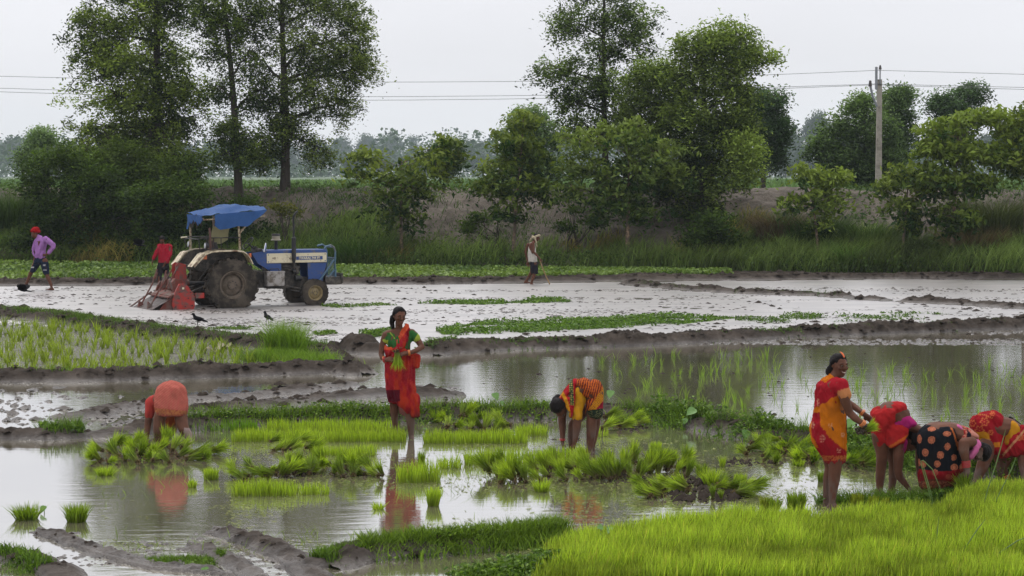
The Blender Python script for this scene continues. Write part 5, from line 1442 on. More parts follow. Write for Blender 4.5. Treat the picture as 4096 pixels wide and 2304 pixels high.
def head(P, S, c, fwd, up, H=0.225, mouth='closed', hair='bun', bun=None, ears=True, hairline=0.0, sindoor=False, cut=None):
    """adds skull, jaw, nose, ears to the body solid S; hair, eyes, lips become parts"""
    f = Vector(fwd).normalized(); u = Vector(up); u = (u - f*u.dot(f)).normalized(); r = f.cross(u).normalized()
    R = Matrix((r, f, u)).transposed()
    c = Vector(c)
    def q(x, y, z): return c + r*(x*H) + f*(y*H) + u*(z*H)      # units of head height, centre = middle of the head
    S.hull((q(0, -.06, .14), (H*.33, H*.40, H*.35), R))
    S.hull((q(0, .10, .02), (H*.285, H*.30, H*.30), R), (q(0, .20, -.30), (H*.16, H*.15, H*.14), R), (q(0, .0, -.10), (H*.28, H*.26, H*.2), R))
    S.hull((q(0, .27, -.37), H*.085), (q(0, .15, -.33), H*.16))              # chin
    S.hull((q(0, .405, .08), H*.030), (q(0, .47, -.065), H*.050), (q(0, .37, -.09), (H*.075, H*.05, H*.04), R))   # nose
    for sx_ in (-1, 1):
        S.hull((q(.11*sx_, .385, .125), H*.035), (q(.19*sx_, .33, .115), H*.03))          # brow
        S.hull((q(.17*sx_, .30, -.06), H*.085))                                            # cheek
        if ears: S.hull((q(.315*sx_, -.03, .05), (H*.03, H*.055, H*.09), R), (q(.325*sx_, -.05, -.04), (H*.025, H*.04, H*.05), R))
    for sx_ in (-1, 1):
        e = MB().ball((0, 0, 0), (H*.042, H*.022, H*.015), 10, 6); e.bm.transform(Matrix.Translation(q(.115*sx_, .383, .045)) @ R.to_4x4())
        eo = e.build("eye", m_eye, P.o, smooth=True)
        e = MB().ball((0, 0, 0), (H*.024, H*.014, H*.022), 8, 6); e.bm.transform(Matrix.Translation(q(.118*sx_, .400, .044)) @ R.to_4x4()); e.build("iris", m_iris, eo, smooth=True)
        b = MB().tube([q(.05*sx_, .43, .135), q(.12*sx_, .425, .155), q(.2*sx_, .36, .135)], [H*.007, H*.010, H*.005], 5); b.build("eyebrow", m_hair, P.o, smooth=True)
    m = MB()
    if mouth == 'smile':
        m.tube([q(-.13, .325, -.165), q(-.07, .40, -.20), q(0, .425, -.21), q(.07, .40, -.20), q(.13, .325, -.165)], [H*.012, H*.02, H*.022, H*.02, H*.012], 6)
        m.tube([q(-.12, .315, -.18), q(-.06, .385, -.255), q(0, .405, -.27), q(.06, .385, -.255), q(.12, .315, -.18)], [H*.012, H*.022, H*.028, H*.022, H*.012], 6)
        lo = m.build("lips", m_lip, P.o, smooth=True)
        t = MB().tube([q(-.09, .37, -.20), q(0, .415, -.235), q(.09, .37, -.20)], [H*.02, H*.03, H*.02], 6); t.build("teeth", m_teeth, lo, smooth=True)
    else:
        m.tube([q(-.10, .345, -.20), q(-.05, .40, -.205), q(0, .415, -.20), q(.05, .40, -.205), q(.10, .345, -.20)], [H*.01, H*.02, H*.022, H*.02, H*.01], 6)
        m.tube([q(-.09, .345, -.215), q(0, .40, -.245), q(.09, .345, -.215)], [H*.012, H*.026, H*.012], 6)
        m.build("lips", m_lip, P.o, smooth=True)
    if hair in ('bun', 'short', 'pony'):
        Hs = Solid()
        Hs.hull((q(0, -.12, .17), (H*.365, H*.415, H*.375), R), (q(0, .06, .33), (H*.26, H*.20, H*.20), R))
        Hs.hull((q(0, -.22, -.02), (H*.33, H*.24, H*.27), R), (q(0, -.15, .1), (H*.35, H*.3, H*.3), R))
        for sx_ in (-1, 1): Hs.hull((q(.27*sx_, .02, .24), H*.10), (q(.30*sx_, -.12, .10), H*.11))
        if bun is not None:
            for (a, ra), (b, rb) in zip(bun[:-1], bun[1:]): Hs.hull((a, ra), (b, rb))
        ho = P.part("hair", Hs, m_hair, 0.010, 3, fold=lambda co: .003*fbm(co[:, 0]*40, co[:, 1]*40, co[:, 2]*14, 2))
        if sindoor: MB().tube([q(.0, .335, .40), q(0, .24, .50), q(0, .1, .575), q(0, -.02, .60)], [H*.03, H*.035, H*.03, H*.012], 6).build("vermilion_parting", m_sindoor, ho, smooth=True)
    return q, R
def hand(S, wrist, d, palm, L=0.165, curl=0.8, spread=0.18, side=1):
    """palm, four fingers of different lengths and a thumb; d: wrist -> knuckles, palm: the way the palm faces"""
    d = Vector(d).normalized(); n = Vector(palm); n = (n - d*n.dot(d)).normalized(); s = d.cross(n).normalized()*side
    w_ = Vector(wrist)
    S.hull((w_, (.024, .024, .024)), (w_ + d*L*.44 + s*.026, .014), (w_ + d*L*.44 - s*.026, .014), (w_ + d*L*.2, .024))
    for k, (o_, ln) in enumerate([(.030, .40), (.010, .46), (-.011, .43), (-.031, .33)]):
        a = w_ + d*L*.44 + s*o_
        ang = curl*(0.75 + 0.08*k); dd = (d + s*o_*spread*10).normalized(); pts = [(a, .0105)]
        pp = a; t = 0
        for j, seg in enumerate((.45, .32, .23)):
            t += ang*(0.6 if j == 0 else 0.8)
            pp = pp + (dd*math.cos(t) + n*math.sin(t))*L*ln*seg*1.15
            pts.append((pp, .0098 - .0012*j))
        S.limb(*pts)
    a = w_ + d*L*.12 + s*.024
    b = a + (s*.75 + d*.55 + n*.35).normalized()*.040; c_ = b + (d*.8 + s*.15 + n*.5).normalized()*.032
    S.limb((a, .016), (b, .0125), (c_, .010))
def foot(S, ankle, fwd, L=0.21):
    f = Vector(fwd); f.z = 0; f.normalize(); a = Vector(ankle)
    h = a + Vector((0, 0, -.045)); S.hull((a, .034), (h - f*.035, (.03, .03, .026)), (h + f*L*.35, (.034, .034, .022)))
    S.hull((h + f*L*.35, (.036, .036, .02)), (h + f*L*.62, (.038, .03, .014)))
def bangles(P, c, ax, r, m, n=2, name="bangle"):
    ax = Vector(ax).normalized(); t = ax.cross(Vector((.2, .9, .3))).normalized(); b = ax.cross(t)
    for k in range(n):
        o_ = Vector(c) + ax*(k - (n-1)/2)*.014
        MB().tube([o_ + (t*math.cos(a*math.pi/7) + b*math.sin(a*math.pi/7))*r for a in range(14)], .0065, 5, closed=True).build(name, m, P.o, smooth=True)
def C(*hexes): return [np.array(h) for h in hexes]
RED = np.array([0.36, 0.012, 0.022]); SHADED_RED = np.array([0.20, 0.008, 0.018]); ORA = np.array([0.62, 0.17, 0.008]); YEL = np.array([0.62, 0.33, 0.03])
def pick(*conds_cols, base):
    def f(U, V, co):
        c = np.tile(np.array(base), (len(U), 1))
        for cond, cc in conds_cols:
            k = cond(U, V, co)
            k = k.astype(float) if k.dtype == bool else np.clip(k, 0, 1)
            c = c*(1-k[:, None]) + np.array(cc)*k[:, None]
        return c
    return f
def dots(U, V, pts, r, ring=False):
    k = np.zeros(len(U))
    for a in pts:
        x, y = a[:2]; rx = a[2] if len(a) > 2 else r; ry = a[3] if len(a) > 3 else rx
        d = np.sqrt(((U-x)/rx)**2 + ((V-y)/ry)**2)
        k = np.maximum(k, (d < 1)*(1.0 if not ring else (0.55 + 0.45*(np.abs(d-.62) > .12))))
    return k

# 1 --- smiling woman, standing, red and orange sari
P = Person(3320, 2028, "smiling woman standing in red and orange sari, looking back, seedlings in her hands")
p = P.p
S = Solid()
head(P, S, p(3357, 1464, .0), (.42, -.90, -.02), (.05, .0, 1), .235, 'smile', 'bun', [(p(3322, 1472, .02), .035), (p(3316, 1487, .03), .04)], sindoor=True)
S.limb((p(3345, 1490, .01), .052), (p(3326, 1530, .0), .062))
S.hull((p(3340, 1540, -.10), .062), (p(3335, 1540, .12), .062), (p(3320, 1560, 0), (.12, .15, .08)))
S.hull((p(3320, 1580, 0), (.125, .15, .1)), (p(3322, 1650, 0), (.14, .14, .08)))
S.hull((p(3322, 1650, 0), (.14, .14, .08)), (p(3315, 1710, 0), (.165, .165, .1)))
S.limb((p(3364, 1540, -.17), .058), (p(3378, 1590, -.19), .054), (p(3397, 1650, -.17), .041), (p(3420, 1672, -.19), .039), (p(3453, 1697, -.20), .026))
hand(S, p(3455, 1698, -.20), Vector((.75, .1, -.62)), (.3, .8, -.4), .16, 1.0, side=-1)
S.limb((p(3350, 1545, .16), .052), (p(3385, 1610, .20), .043), (p(3418, 1628, .16), .036), (p(3455, 1655, .02), .025))
hand(S, p(3457, 1657, .02), Vector((.75, -.25, -.6)), (-.2, -.7, -.6), .155, 1.0)
S.limb((p(3335, 1760, -.05), .095), (p(3341, 1868, -.06), .066), (p(3337, 1915, -.05), .060), (p(3331, 1975, -.05), .042), (p(3328, 2022, -.05), .034))
S.limb((p(3310, 1770, .07), .09), (p(3322, 1870, .08), .058), (p(3312, 1920, .09), .052), (p(3306, 2015, .09), .034))
foot(S, p(3328, 2018, -.05), (.8, -.4, 0)); foot(S, p(3305, 2014, .09), (.8, -.2, 0))
P.part("body", S, m_skin, .0085, 3, fn=skin_fn(mud=(1880, 1960)), dec=.6)
B = Solid()
B.hull((p(3340, 1534, -.08), .066), (p(3366, 1542, -.165), .066), (p(3330, 1550, 0), (.12, .15, .07)))
B.limb((p(3366, 1540, -.165), .068), (p(3379, 1578, -.185), .066)); B.limb((p(3350, 1545, .15), .062), (p(3368, 1580, .19), .055))
B.hull((p(3327, 1550, 0), (.13, .155, .07)), (p(3328, 1625, 0), (.135, .145, .06)))
P.part("blouse", B, m_cloth, .011, 4, folds((.3, 0, -1), .005), pick((lambda U, V, c: (V + (U-3376)*.35 > 1556) & (U > 3350), (0.62, 0.25, 0.10)), base=RED*1.1))
G = Solid()
def ring(u0, u1, v, dr, d=0.0, rz=.035): return (p((u0+u1)/2, v, d), (P.px((u1-u0)/2), dr, rz))
G.hull(ring(3240, 3389, 1708, .18), ring(3258, 3386, 1655, .15)); G.hull(ring(3240, 3389, 1708, .18), ring(3246, 3388, 1764, .18))
G.hull(ring(3246, 3388, 1764, .18), ring(3275, 3384, 1805, .165)); G.hull(ring(3275, 3384, 1805, .165), ring(3302, 3379, 1845, .13, 0, .03))
G.hull((p(3322, 1505, .01), .035), (p(3300, 1545, .02), (.07, .13, .05)), (p(3345, 1545, -.06), (.06, .08, .04)))
G.hull((p(3305, 1545, .02), (.10, .15, .05)), (p(3338, 1550, -.09), (.05, .06, .04)), (p(3312, 1645, 0), (.14, .16, .05)))
G.hull((p(3312, 1640, 0), (.142, .16, .05)), ring(3254, 3390, 1690, .165))
def c1f(U, V, co):
    n = 6*fbm(U*.12, V*.03, 0, 2)
    up = V < 1650
    b1 = V + n + (U-3300)*(-.28) > 1530           # below the orange shoulder
    b2 = V + n + (U-3275)*.55 > 1625               # below the red chest band
    low = (U + n*.6) > np.interp(V, [1660, 1700, 1750, 1777, 1810], [3279, 3284, 3318, 3350, 3392])
    c = np.tile(ORA, (len(U), 1))
    red = (up & b1 & ~b2) | (~up & ~low & (U > 3246 + .55*(np.maximum(V, 1740)-1740)+ n*.3)) | (V > 1800 + n*.3 + .12*(U-3340))
    c[red] = RED
    c[(V > 1822) & (V < 1843) & (fbm(U*.5, V*.5, 0, 2) > -.1)] = (0.55, 0.16, 0.04)
    c[(U > 3384) & (V > 1660) & (V < 1730)] = SHADED_RED  # shadow along the sari's front edge, painted as a darker red
    k = dots(U, V, [(3252, 1700, 8, 14), (3289, 1754, 11, 16), (3356, 1802, 9, 13), (3307, 1561, 5, 9), (3272, 1610, 5, 16), (3322, 1702, 9, 10), (3372, 1740, 8, 10)], 8) * (np.abs(np.sin(U*.55)*np.cos(V*.5)) > .35)
    return c*(1-.55*k[:, None]) + np.array((.75, .42, .28))*.55*k[:, None]
P.part("sari", G, m_cloth, .010, 4, folds((.45, 0, -1), .010, 13), c1f)
bangles(P, p(3450, 1694, -.20), (.75, .1, -.62), .034, m_bangle, 3); bangles(P, p(3450, 1651, .03), (.75, -.25, -.6), .033, m_bangle, 2)
def held_bundle(P, root_, tip, label, n=150, wd=.03, cols=(YG0, YG1), rootlen=.07, seed=0):
    rng = np.random.default_rng(700+seed)
    a, b = Vector(root_), Vector(tip); L = (b-a).length; d = (b-a).normalized()
    me = bundle_mesh(800+seed, L, n, *cols)
    o = link("seedling_bundle", me); o.location = P.root_p + a
    o.rotation_euler = d.to_track_quat('Z', 'Y').to_euler()
    k = wd/.03; o.scale = (k, k, 1)
    tag(o, label, "seedling bundle"); return o
held_bundle(P, p(3462, 1718, -.2), p(3515, 1694, -.22), "bundle with muddy roots in the smiling woman's hands", 150, .034, seed=1)
xy_ = [p(3448 + random.gauss(0, 12), 1722 + random.gauss(0, 9), -.2 + random.gauss(0, .03)) for _ in range(60)]
mb = MB()
for q_ in xy_: mb.ball(q_, random.uniform(.006, .016), 5, 4)
m_root = solid("root_soil", (0.045, 0.032, 0.022), .9, bump=.3)
mbo = mb.build("root_ball", m_root); mbo.location = P.root_p; mbo['kind'] = 'stuff'
tag(mbo, "dark ball of muddy roots hanging from the smiling woman's bundle", "root ball")

# 2 --- woman in green blouse, standing, frontal
P = Person(1610, 1750, "woman standing in green blouse and red sari, looking aside, seedlings at her waist")
p = P.p
S = Solid()
head(P, S, p(1598, 1266, -.02), (.36, -.90, -.14), (.03, 0, 1), .235, 'closed', 'pony', [(p(1572, 1270, .04), .04), (p(1567, 1290, .05), .035), (p(1572, 1312, .03), .026), (p(1569, 1318, .02), .012)], sindoor=False)
S.limb((p(1595, 1290, .02), .046), (p(1596, 1322, .02), .05))
S.hull((p(1548, 1336, .02), .05), (p(1648, 1331, .02), .05), (p(1597, 1325, .02), (.07, .06, .045)), (p(1598, 1372, 0), (.145, .09, .06)))
S.hull((p(1598, 1372, 0), (.145, .09, .06)), (p(1600, 1420, 0), (.135, .09, .05))); S.hull((p(1600, 1420, 0), (.135, .09, .05)), (p(1602, 1455, 0), (.16, .11, .06)))
S.limb((p(1542, 1340, .0), .048), (p(1531, 1378, .0), .043), (p(1525, 1416, -.02), .036), (p(1530, 1432, -.08), .032), (p(1540, 1440, -.14), .025))
hand(S, p(1542, 1440, -.15), (.9, -.25, .12), (.1, .6, -.6), .155, .9, side=1)
S.limb((p(1655, 1338, .0), .046), (p(1672, 1362, -.0), .043), (p(1688, 1388, -.04), .037), (p(1665, 1402, -.12), .033), (p(1636, 1412, -.18), .025))
hand(S, p(1633, 1412, -.18), (-.95, -.15, -.12), (0, .5, -.8), .155, .9, side=-1)
S.limb((p(1578, 1560, .1), .085), (p(1577, 1612, .12), .062), (p(1577, 1645, .13), .058), (p(1580, 1690, .14), .040), (p(1581, 1722, .14), .033))
S.limb((p(1630, 1570, -.02), .085), (p(1638, 1658, -.03), .062), (p(1643, 1690, -.02), .054), (p(1645, 1748, -.02), .034))
foot(S, p(1581, 1720, .14), (-.1, -1, 0)); foot(S, p(1645, 1745, -.02), (.3, -1, 0))
P.part("body", S, m_skin, .0085, 3, fn=skin_fn(base=SK*.92, mud=(1640, 1700)), dec=.6)
B = Solid()
B.hull((p(1552, 1338, .02), .055), (p(1578, 1345, .0), .06), (p(1598, 1372, 0), (.15, .10, .05)), (p(1570, 1370, 0), .07))
B.hull((p(1645, 1335, .02), .056), (p(1625, 1336, .0), .056), (p(1598, 1375, 0), (.15, .10, .04)))
B.hull((p(1598, 1368, 0), (.152, .103, .04)), (p(1598, 1392, 0), (.150, .10, .025)))
B.limb((p(1545, 1340, .02), .056), (p(1540, 1360, .01), .056)); B.limb((p(1652, 1338, .01), .055), (p(1665, 1356, .0), .056))
def c2b(U, V, co):
    c = np.tile(np.array((0.035, 0.135, 0.035)), (len(U), 1))
    e = ((U < 1552) & (V + (U-1540)*-.3 > 1358)) | ((U > 1650) & (V + (U-1665)*.55 > 1334 + 2) & (V + (U-1665)*.75 > 1338) & (U > 1655) & (V > 1334) & ((U-1652) + (V-1340)*.6 > 16))
    e |= (np.abs((U-1556) - (V-1324)*.75) < 2.2) & (V < 1355) & (U < 1582) & (co[:, 1] < .0)
    c[e] = (0.35, 0.42, 0.06)
    return c
P.part("blouse", B, m_cloth, .0095, 4, folds((0, 0, -1), .005, 20), c2b)
G = Solid()
G.hull((p(1625, 1306, .0), .03), (p(1632, 1318, -.03), .035), (p(1598, 1392, -.10), (.055, .03, .03)), (p(1586, 1396, -.10), .035))
G.hull((p(1548, 1392, 0), .04), (p(1562, 1405, -.05), .06), (p(1600, 1402, -.06), (.08, .07, .03)), (p(1640, 1425, 0), (.06, .10, .03)))
def ring(u0, u1, v, dr, d=0.0, rz=.035): return (p((u0+u1)/2, v, d), (P.px((u1-u0)/2), dr, rz))
R_ = [ring(1546, 1652, 1412, .12), ring(1543, 1659, 1445, .14), ring(1541, 1659, 1485, .145), ring(1543, 1660, 1545, .14), ring(1552, 1664, 1590, .14)]
for a, b in zip(R_[:-1], R_[1:]): G.hull(a, b)
G.hull(R_[-1], ring(1557, 1600, 1604, .09, .1, .02)); G.hull(R_[-1], ring(1618, 1672, 1630, .10, -.05), (p(1645, 1600, -.03), .1)); G.hull(ring(1610, 1672, 1625, .10, -.04), ring(1636, 1676, 1660, .07, -.05, .02))
G.hull((p(1650, 1420, -.02), .022), (p(1672, 1425, -.04), .014), (p(1660, 1450, -.04), .012)); G.hull((p(1672, 1425, -.04), .014), (p(1676, 1470, -.05), .010), (p(1662, 1468, -.05), .010), (p(1655, 1430, -.03), .02))
def c2s(U, V, co):
    n = fbm(U*.06, V*.02, 0, 3); m_ = fbm(U*.35, V*.35, 3.0, 2)
    c = (RED*.9)[None]*(1 + .45*n[:, None])
    k = np.clip((n + .15*(U > 1610) - .25 - .35*(V < 1400))*2.0, 0, 1)[:, None]
    c = c*(1-k) + np.array((0.44, 0.038, 0.016))*k
    c = np.where(((V < 1400) & (U < 1560 + (1400-V)*.75 + 9))[:, None], np.array((0.58, 0.08, 0.03)), c)
    c = np.where(((m_ > .45) & (V < 1560))[:, None], c*1.0 + np.array((.06, .02, .02)), c)
    c = np.where(((V > 1560) & (V < 1606) & (U < 1600))[:, None], np.array((0.10, 0.008, 0.018)), c)
    return c
P.part("sari", G, m_cloth, .0095, 4, folds((.12, 0, -1), .014, 12, .12), c2s)
G = Solid(); G.hull((p(1597, 1602, .10), .012), (p(1622, 1608, .04), .012), (p(1628, 1662, .06), .012), (p(1596, 1655, .12), .010))
P.part("petticoat_end", G, m_cloth, .009, 2, folds((0, 0, -1), .006, 22), const((.45, .16, .15)))
bangles(P, p(1538, 1439, -.13), (.9, -.25, .12), .034, m_bangler, 2); bangles(P, p(1535, 1437, -.12), (.9, -.25, .12), .035, m_bangle, 1); bangles(P, p(1636, 1411, -.18), (-.95, -.15, -.1), .034, m_bangle, 2)
held_bundle(P, p(1588, 1408, -.26), p(1592, 1486, -.27), "bundle of seedlings hanging from the hands of the woman in green", 170, .032, seed=2)

# 3 --- stooping woman in coral, seen from behind
P = Person(690, 1781, "woman stooping low in coral checked sari, seen from behind, hands in the left heap")
p = P.p
S = Solid()
S.hull((p(684, 1590, .15), (.19, .2, .15)), (p(660, 1600, .45), (.17, .15, .12)))
head(P, S, p(679, 1690, .42), (-.1, .35, -.93), (0, .9, -.4), .2, 'closed', 'bun', None)
S.hull((p(672, 1640, .45), (.12, .1, .1)), (p(676, 1668, .42), .05))
S.limb((p(607, 1600, .42), .06), (p(596, 1665, .40), .050), (p(590, 1712, .36), .042), (p(588, 1745, .32), .030)); hand(S, p(588, 1745, .32), (.1, -.2, -1), (.9, 0, 0), .15, .6)
S.limb((p(712, 1600, .44), .055), (p(703, 1690, .42), .044), (p(694, 1725, .40), .038), (p(664, 1762, .36), .028)); hand(S, p(664, 1763, .36), (-.7, -.2, -.6), (-.3, 0, -.9), .15, .6)
S.limb((p(650, 1640, .05), .085), (p(639, 1670, .02), .078), (p(634, 1715, .0), .068), (p(634, 1745, .0), .055), (p(636, 1776, .0), .04))
S.limb((p(720, 1640, .04), .085), (p(727, 1690, -.01), .078), (p(735, 1716, -.05), .066), (p(750, 1738, .02), .060), (p(753, 1765, .03), .042), (p(752, 1782, .03), .034))
foot(S, p(752, 1779, .03), (0, 1, 0)); foot(S, p(636, 1776, 0), (0, 1, 0))
def c3k(U, V, co):
    c = skin_fn(mud=(1700, 1780))(U, V, co)
    k = ((U > 735) & (V > 1712) & (fbm(co[:, 0]*10, co[:, 1]*10, co[:, 2]*6, 2) > -.45))[:, None]
    return np.where(k, np.array((.27, .20, .19)), c)
P.part("body", S, m_skin, .0085, 3, fn=c3k, dec=.6)
G = Solid()
G.hull((p(684, 1572, .12), (.195, .2, .155)), (p(684, 1602, .10), (.212, .2, .12)))
G.hull((p(684, 1602, .10), (.212, .2, .12)), (p(686, 1656, .05), (.205, .19, .03)))
G.hull((p(684, 1572, .12), (.195, .2, .155)), (p(670, 1590, .45), (.16, .12, .12)))
def c3s(U, V, co):
    st = np.sin((U*.8 + V*1.0)*.62); st2 = np.sin((U*.9 - V*.4)*1.1)
    c = np.array((.47, .105, .085))[None]*(1 + .16*(st > .45)[:, None] + .05*st2[:, None])
    c = np.where((st > .72)[:, None], np.array((.56, .20, .13)), c)
    b = (V > 1638 + .1*(U-684)) & (V < 1662)
    c = np.where((b & (fbm(U*.3, V*.3, 0, 2) > -.1))[:, None], np.array((.45, .16, .06)), np.where(b[:, None], np.array((.30, .05, .04)), c))
    return c
P.part("sari", G, m_cloth, .010, 5, folds((.6, .2, -.8), .0045, 10), c3s)
G = Solid(); G.limb((p(622, 1600, .38), .075), (p(606, 1612, .40), .075), (p(597, 1660, .40), .062))
P.part("blouse", G, m_cloth, .011, 4, folds((0, 0, -1), .006), const((.52, .065, .055)))
G = Solid(); G.hull((p(662, 1655, .30), .05), (p(702, 1655, .28), .05), (p(679, 1705, .30), .028), (p(690, 1690, .30), .035))
P.part("hanging_cloth", G, m_cloth, .010, 4, folds((0, 0, -1), .006), const((.33, .07, .02)))

# 4 --- stooping woman in yellow blouse
P = Person(2330, 1806, "stooping woman in yellow blouse and striped orange sari, dark hair to the front")
p = P.p
S = Solid()
head(P, S, p(2238, 1632, -.14), (.30, -.20, -.93), (-.45, -.85, .20), .245, 'closed', 'bun', [(p(2222, 1600, .0), .045), (p(2232, 1592, .02), .05)])
S.hull((p(2248, 1598, -.03), .05), (p(2268, 1590, .0), .062))
S.hull((p(2272, 1585, .0), (.09, .15, .08)), (p(2345, 1545, .0), (.13, .15, .10)))
S.hull((p(2345, 1545, 0), (.13, .15, .1)), (p(2370, 1570, 0), (.14, .17, .12)))
S.limb((p(2306, 1640, -.14), .055), (p(2308, 1690, -.16), .056), (p(2306, 1722, -.16), .046), (p(2299, 1770, -.15), .028)); hand(S, p(2298, 1772, -.15), (-.2, 0, -1), (-.9, 0, 0), .155, .6)
S.limb((p(2256, 1620, .16), .052), (p(2248, 1675, .18), .050), (p(2250, 1715, .17), .042), (p(2250, 1762, .12), .027)); hand(S, p(2250, 1764, .12), (.05, 0, -1), (.8, 0, 0), .155, .6)
S.limb((p(2375, 1620, -.06), .08), (p(2366, 1690, -.1), .066), (p(2366, 1715, -.1), .064), (p(2362, 1760, -.08), .052), (p(2358, 1803, -.07), .036))
S.limb((p(2376, 1620, .08), .08), (p(2382, 1680, .1), .066), (p(2375, 1735, .12), .058), (p(2366, 1796, .13), .036))
S.limb((p(2335, 1640, .2), .08), (p(2292, 1700, .22), .058), (p(2286, 1745, .24), .048), (p(2285, 1785, .25), .034))
foot(S, p(2358, 1803, -.07), (-.9, -.2, 0)); foot(S, p(2366, 1794, .13), (-.9, -.2, 0))
P.part("body", S, m_skin, .0085, 3, fn=skin_fn(base=SK*.92, mud=(1680, 1760)), dec=.6)
B = Solid()
B.hull((p(2308, 1562, -.06), (.075, .10, .06)), (p(2312, 1600, -.07), (.095, .10, .08)), (p(2305, 1655, -.13), .055))
B.limb((p(2305, 1640, -.13), .068), (p(2308, 1668, -.15), .066)); B.hull((p(2275, 1590, .1), .08), (p(2310, 1580, .0), .09))
P.part("blouse", B, m_cloth, .011, 4, folds((.3, 0, -1), .005), const((.62, .30, .015)))
G = Solid()
G.hull((p(2340, 1552, .0), (.10, .17, .11)), (p(2380, 1568, 0), (.10, .18, .14)))
G.hull((p(2378, 1560, .0), (.10, .18, .13)), (p(2384, 1610, 0), (.085, .18, .10))); G.hull((p(2376, 1610, 0), (.105, .20, .10)), (p(2377, 1658, 0), (.098, .20, .05)))
G.hull((p(2310, 1530, .02), (.07, .15, .05)), (p(2340, 1535, .0), (.08, .16, .07)))
G.hull((p(2292, 1545, -.0), (.035, .16, .06)), (p(2275, 1565, .0), (.05, .15, .05)), (p(2250, 1592, -.05), (.03, .09, .03)))
G.hull((p(2294, 1550, -.13), (.022, .03, .05)), (p(2292, 1610, -.19), (.018, .025, .05)), (p(2283, 1660, -.21), (.018, .025, .03)))
G.hull((p(2255, 1580, -.10), (.03, .03, .03)), (p(2278, 1640, -.22), (.022, .025, .03)), (p(2275, 1600, -.17), (.03, .03, .03)))
def c4s(U, V, co):
    c = np.tile(np.array((.55, .13, .02)), (len(U), 1))
    ang = np.sin(np.hypot(U-2300, V-1640)*.95 + 1.5*fbm(U*.05, V*.05, 0, 2)) if False else np.sin(((U-2340)*.9 + (V-1500)*.25)*.75 + 2*fbm(U*.04, V*.04, 0, 2))
    c[ang > .15] = (.13, .012, .02)
    hip = U > 2345
    lo = (V > 1612 - (U-2360)*.55)
    ye = hip & (V > 1637 - (U-2355)*1.55) ; c[ye] = (.60, .24, .015)
    c[ye & ((np.sin(U*.62)*np.sin(V*.62)) > .55)] = (.12, .05, .02)
    rd = hip & (V > 1672 - (U-2355)*1.2) & (U > 2365); c[rd] = (.30, .008, .03)
    gr = hip & (V > 1636 - (U-2390)*.15); c[gr] = (.018, .035, .022)
    c[gr & ((np.sin(U*.75)*np.sin(V*.75)) > .7)] = (.35, .33, .12)
    l = U < 2306
    c[l] = (.38, .012, .02)
    g2 = l & (np.abs(U - np.interp(V, [1520, 1600, 1640], [2283, 2288, 2288])) < 8) & (V < 1620); c[g2] = (.018, .045, .022)
    c[g2 & ((np.sin(V*.8)) > .55) & (np.abs(np.sin(U*.45)) > .5)] = (.6, .5, .12)
    y2 = l & (U < np.interp(V, [1560, 1600, 1650], [2250, 2271, 2283])) & (U > np.interp(V, [1560, 1600, 1650], [2232, 2256, 2270])); c[y2] = (.60, .26, .015)
    c[l & (V < 1590) & (U < 2244)] = (.60, .16, .05)
    return c
P.part("sari", G, m_cloth, .0088, 3, folds((.4, 0, -.6), .007, 16), c4s)
bangles(P, p(2250, 1758, .12), (0, 0, 1), .032, m_bangler, 2)

# 5 --- stooping woman in pink blouse
P = Person(3560, 1972, "stooping woman in magenta blouse and red sari, right beside the smiling woman")
p = P.p
S = Solid()
head(P, S, p(3650, 1766, -.02), (-.35, .1, -.93), (.85, -.45, -.25), .235, 'closed', 'bun', [(p(3640, 1730, -.05), .04), (p(3633, 1726, -.05), .042)])
S.hull((p(3630, 1725, .02), .055), (p(3655, 1715, .02), (.09, .12, .05)), (p(3600, 1690, .0), (.11, .14, .09)))
S.hull((p(3600, 1690, 0), (.12, .14, .1)), (p(3590, 1650, 0), (.13, .13, .07))); S.hull((p(3590, 1650, 0), (.13, .13, .07)), (p(3560, 1650, 0), (.14, .16, .12)))
S.limb((p(3598, 1775, -.12), .058), (p(3594, 1820, -.13), .060), (p(3592, 1885, -.13), .046), (p(3598, 1908, -.13), .042), (p(3632, 1950, -.14), .026)); hand(S, p(3633, 1951, -.14), (.6, 0, -.8), (.5, 0, .3), .155, .7)
S.limb((p(3680, 1760, .16), .05), (p(3676, 1850, .2), .042), (p(3680, 1900, .2), .036), (p(3689, 1950, .2), .026)); hand(S, p(3689, 1950, .2), (.1, 0, -1), (.9, 0, 0), .15, .6)
S.limb((p(3525, 1740, -.05), .105), (p(3529, 1815, -.06), .066), (p(3526, 1850, -.05), .058), (p(3521, 1900, -.03), .052), (p(3518, 1968, -.02), .034))
S.limb((p(3550, 1740, .12), .10), (p(3577, 1850, .14), .060), (p(3574, 1895, .16), .052), (p(3566, 1960, .18), .034))
foot(S, p(3518, 1968, -.02), (.9, -.2, 0)); foot(S, p(3566, 1958, .18), (.9, -.2, 0))
P.part("body", S, m_skin, .0085, 3, fn=skin_fn(base=SK*.95, mud=(1860, 1940)), dec=.6)
B = Solid()
B.hull((p(3565, 1712, 0), (.05, .14, .06)), (p(3610, 1672, 0), (.09, .15, .05)), (p(3640, 1692, 0), (.07, .14, .04)), (p(3590, 1712, 0), (.10, .15, .06)))
B.hull((p(3640, 1690, .04), .04), (p(3672, 1715, .02), .035), (p(3680, 1728, .02), .022)); B.limb((p(3606, 1770, -.11), .064), (p(3603, 1796, -.12), .062))
P.part("blouse", B, m_cloth, .011, 4, folds((.3, 0, -1), .005), const((.42, .022, .16)))
G = Solid()
def ring(u0, u1, v, dr, d=0.0, rz=.035): return (p((u0+u1)/2, v, d), (P.px((u1-u0)/2), dr, rz))
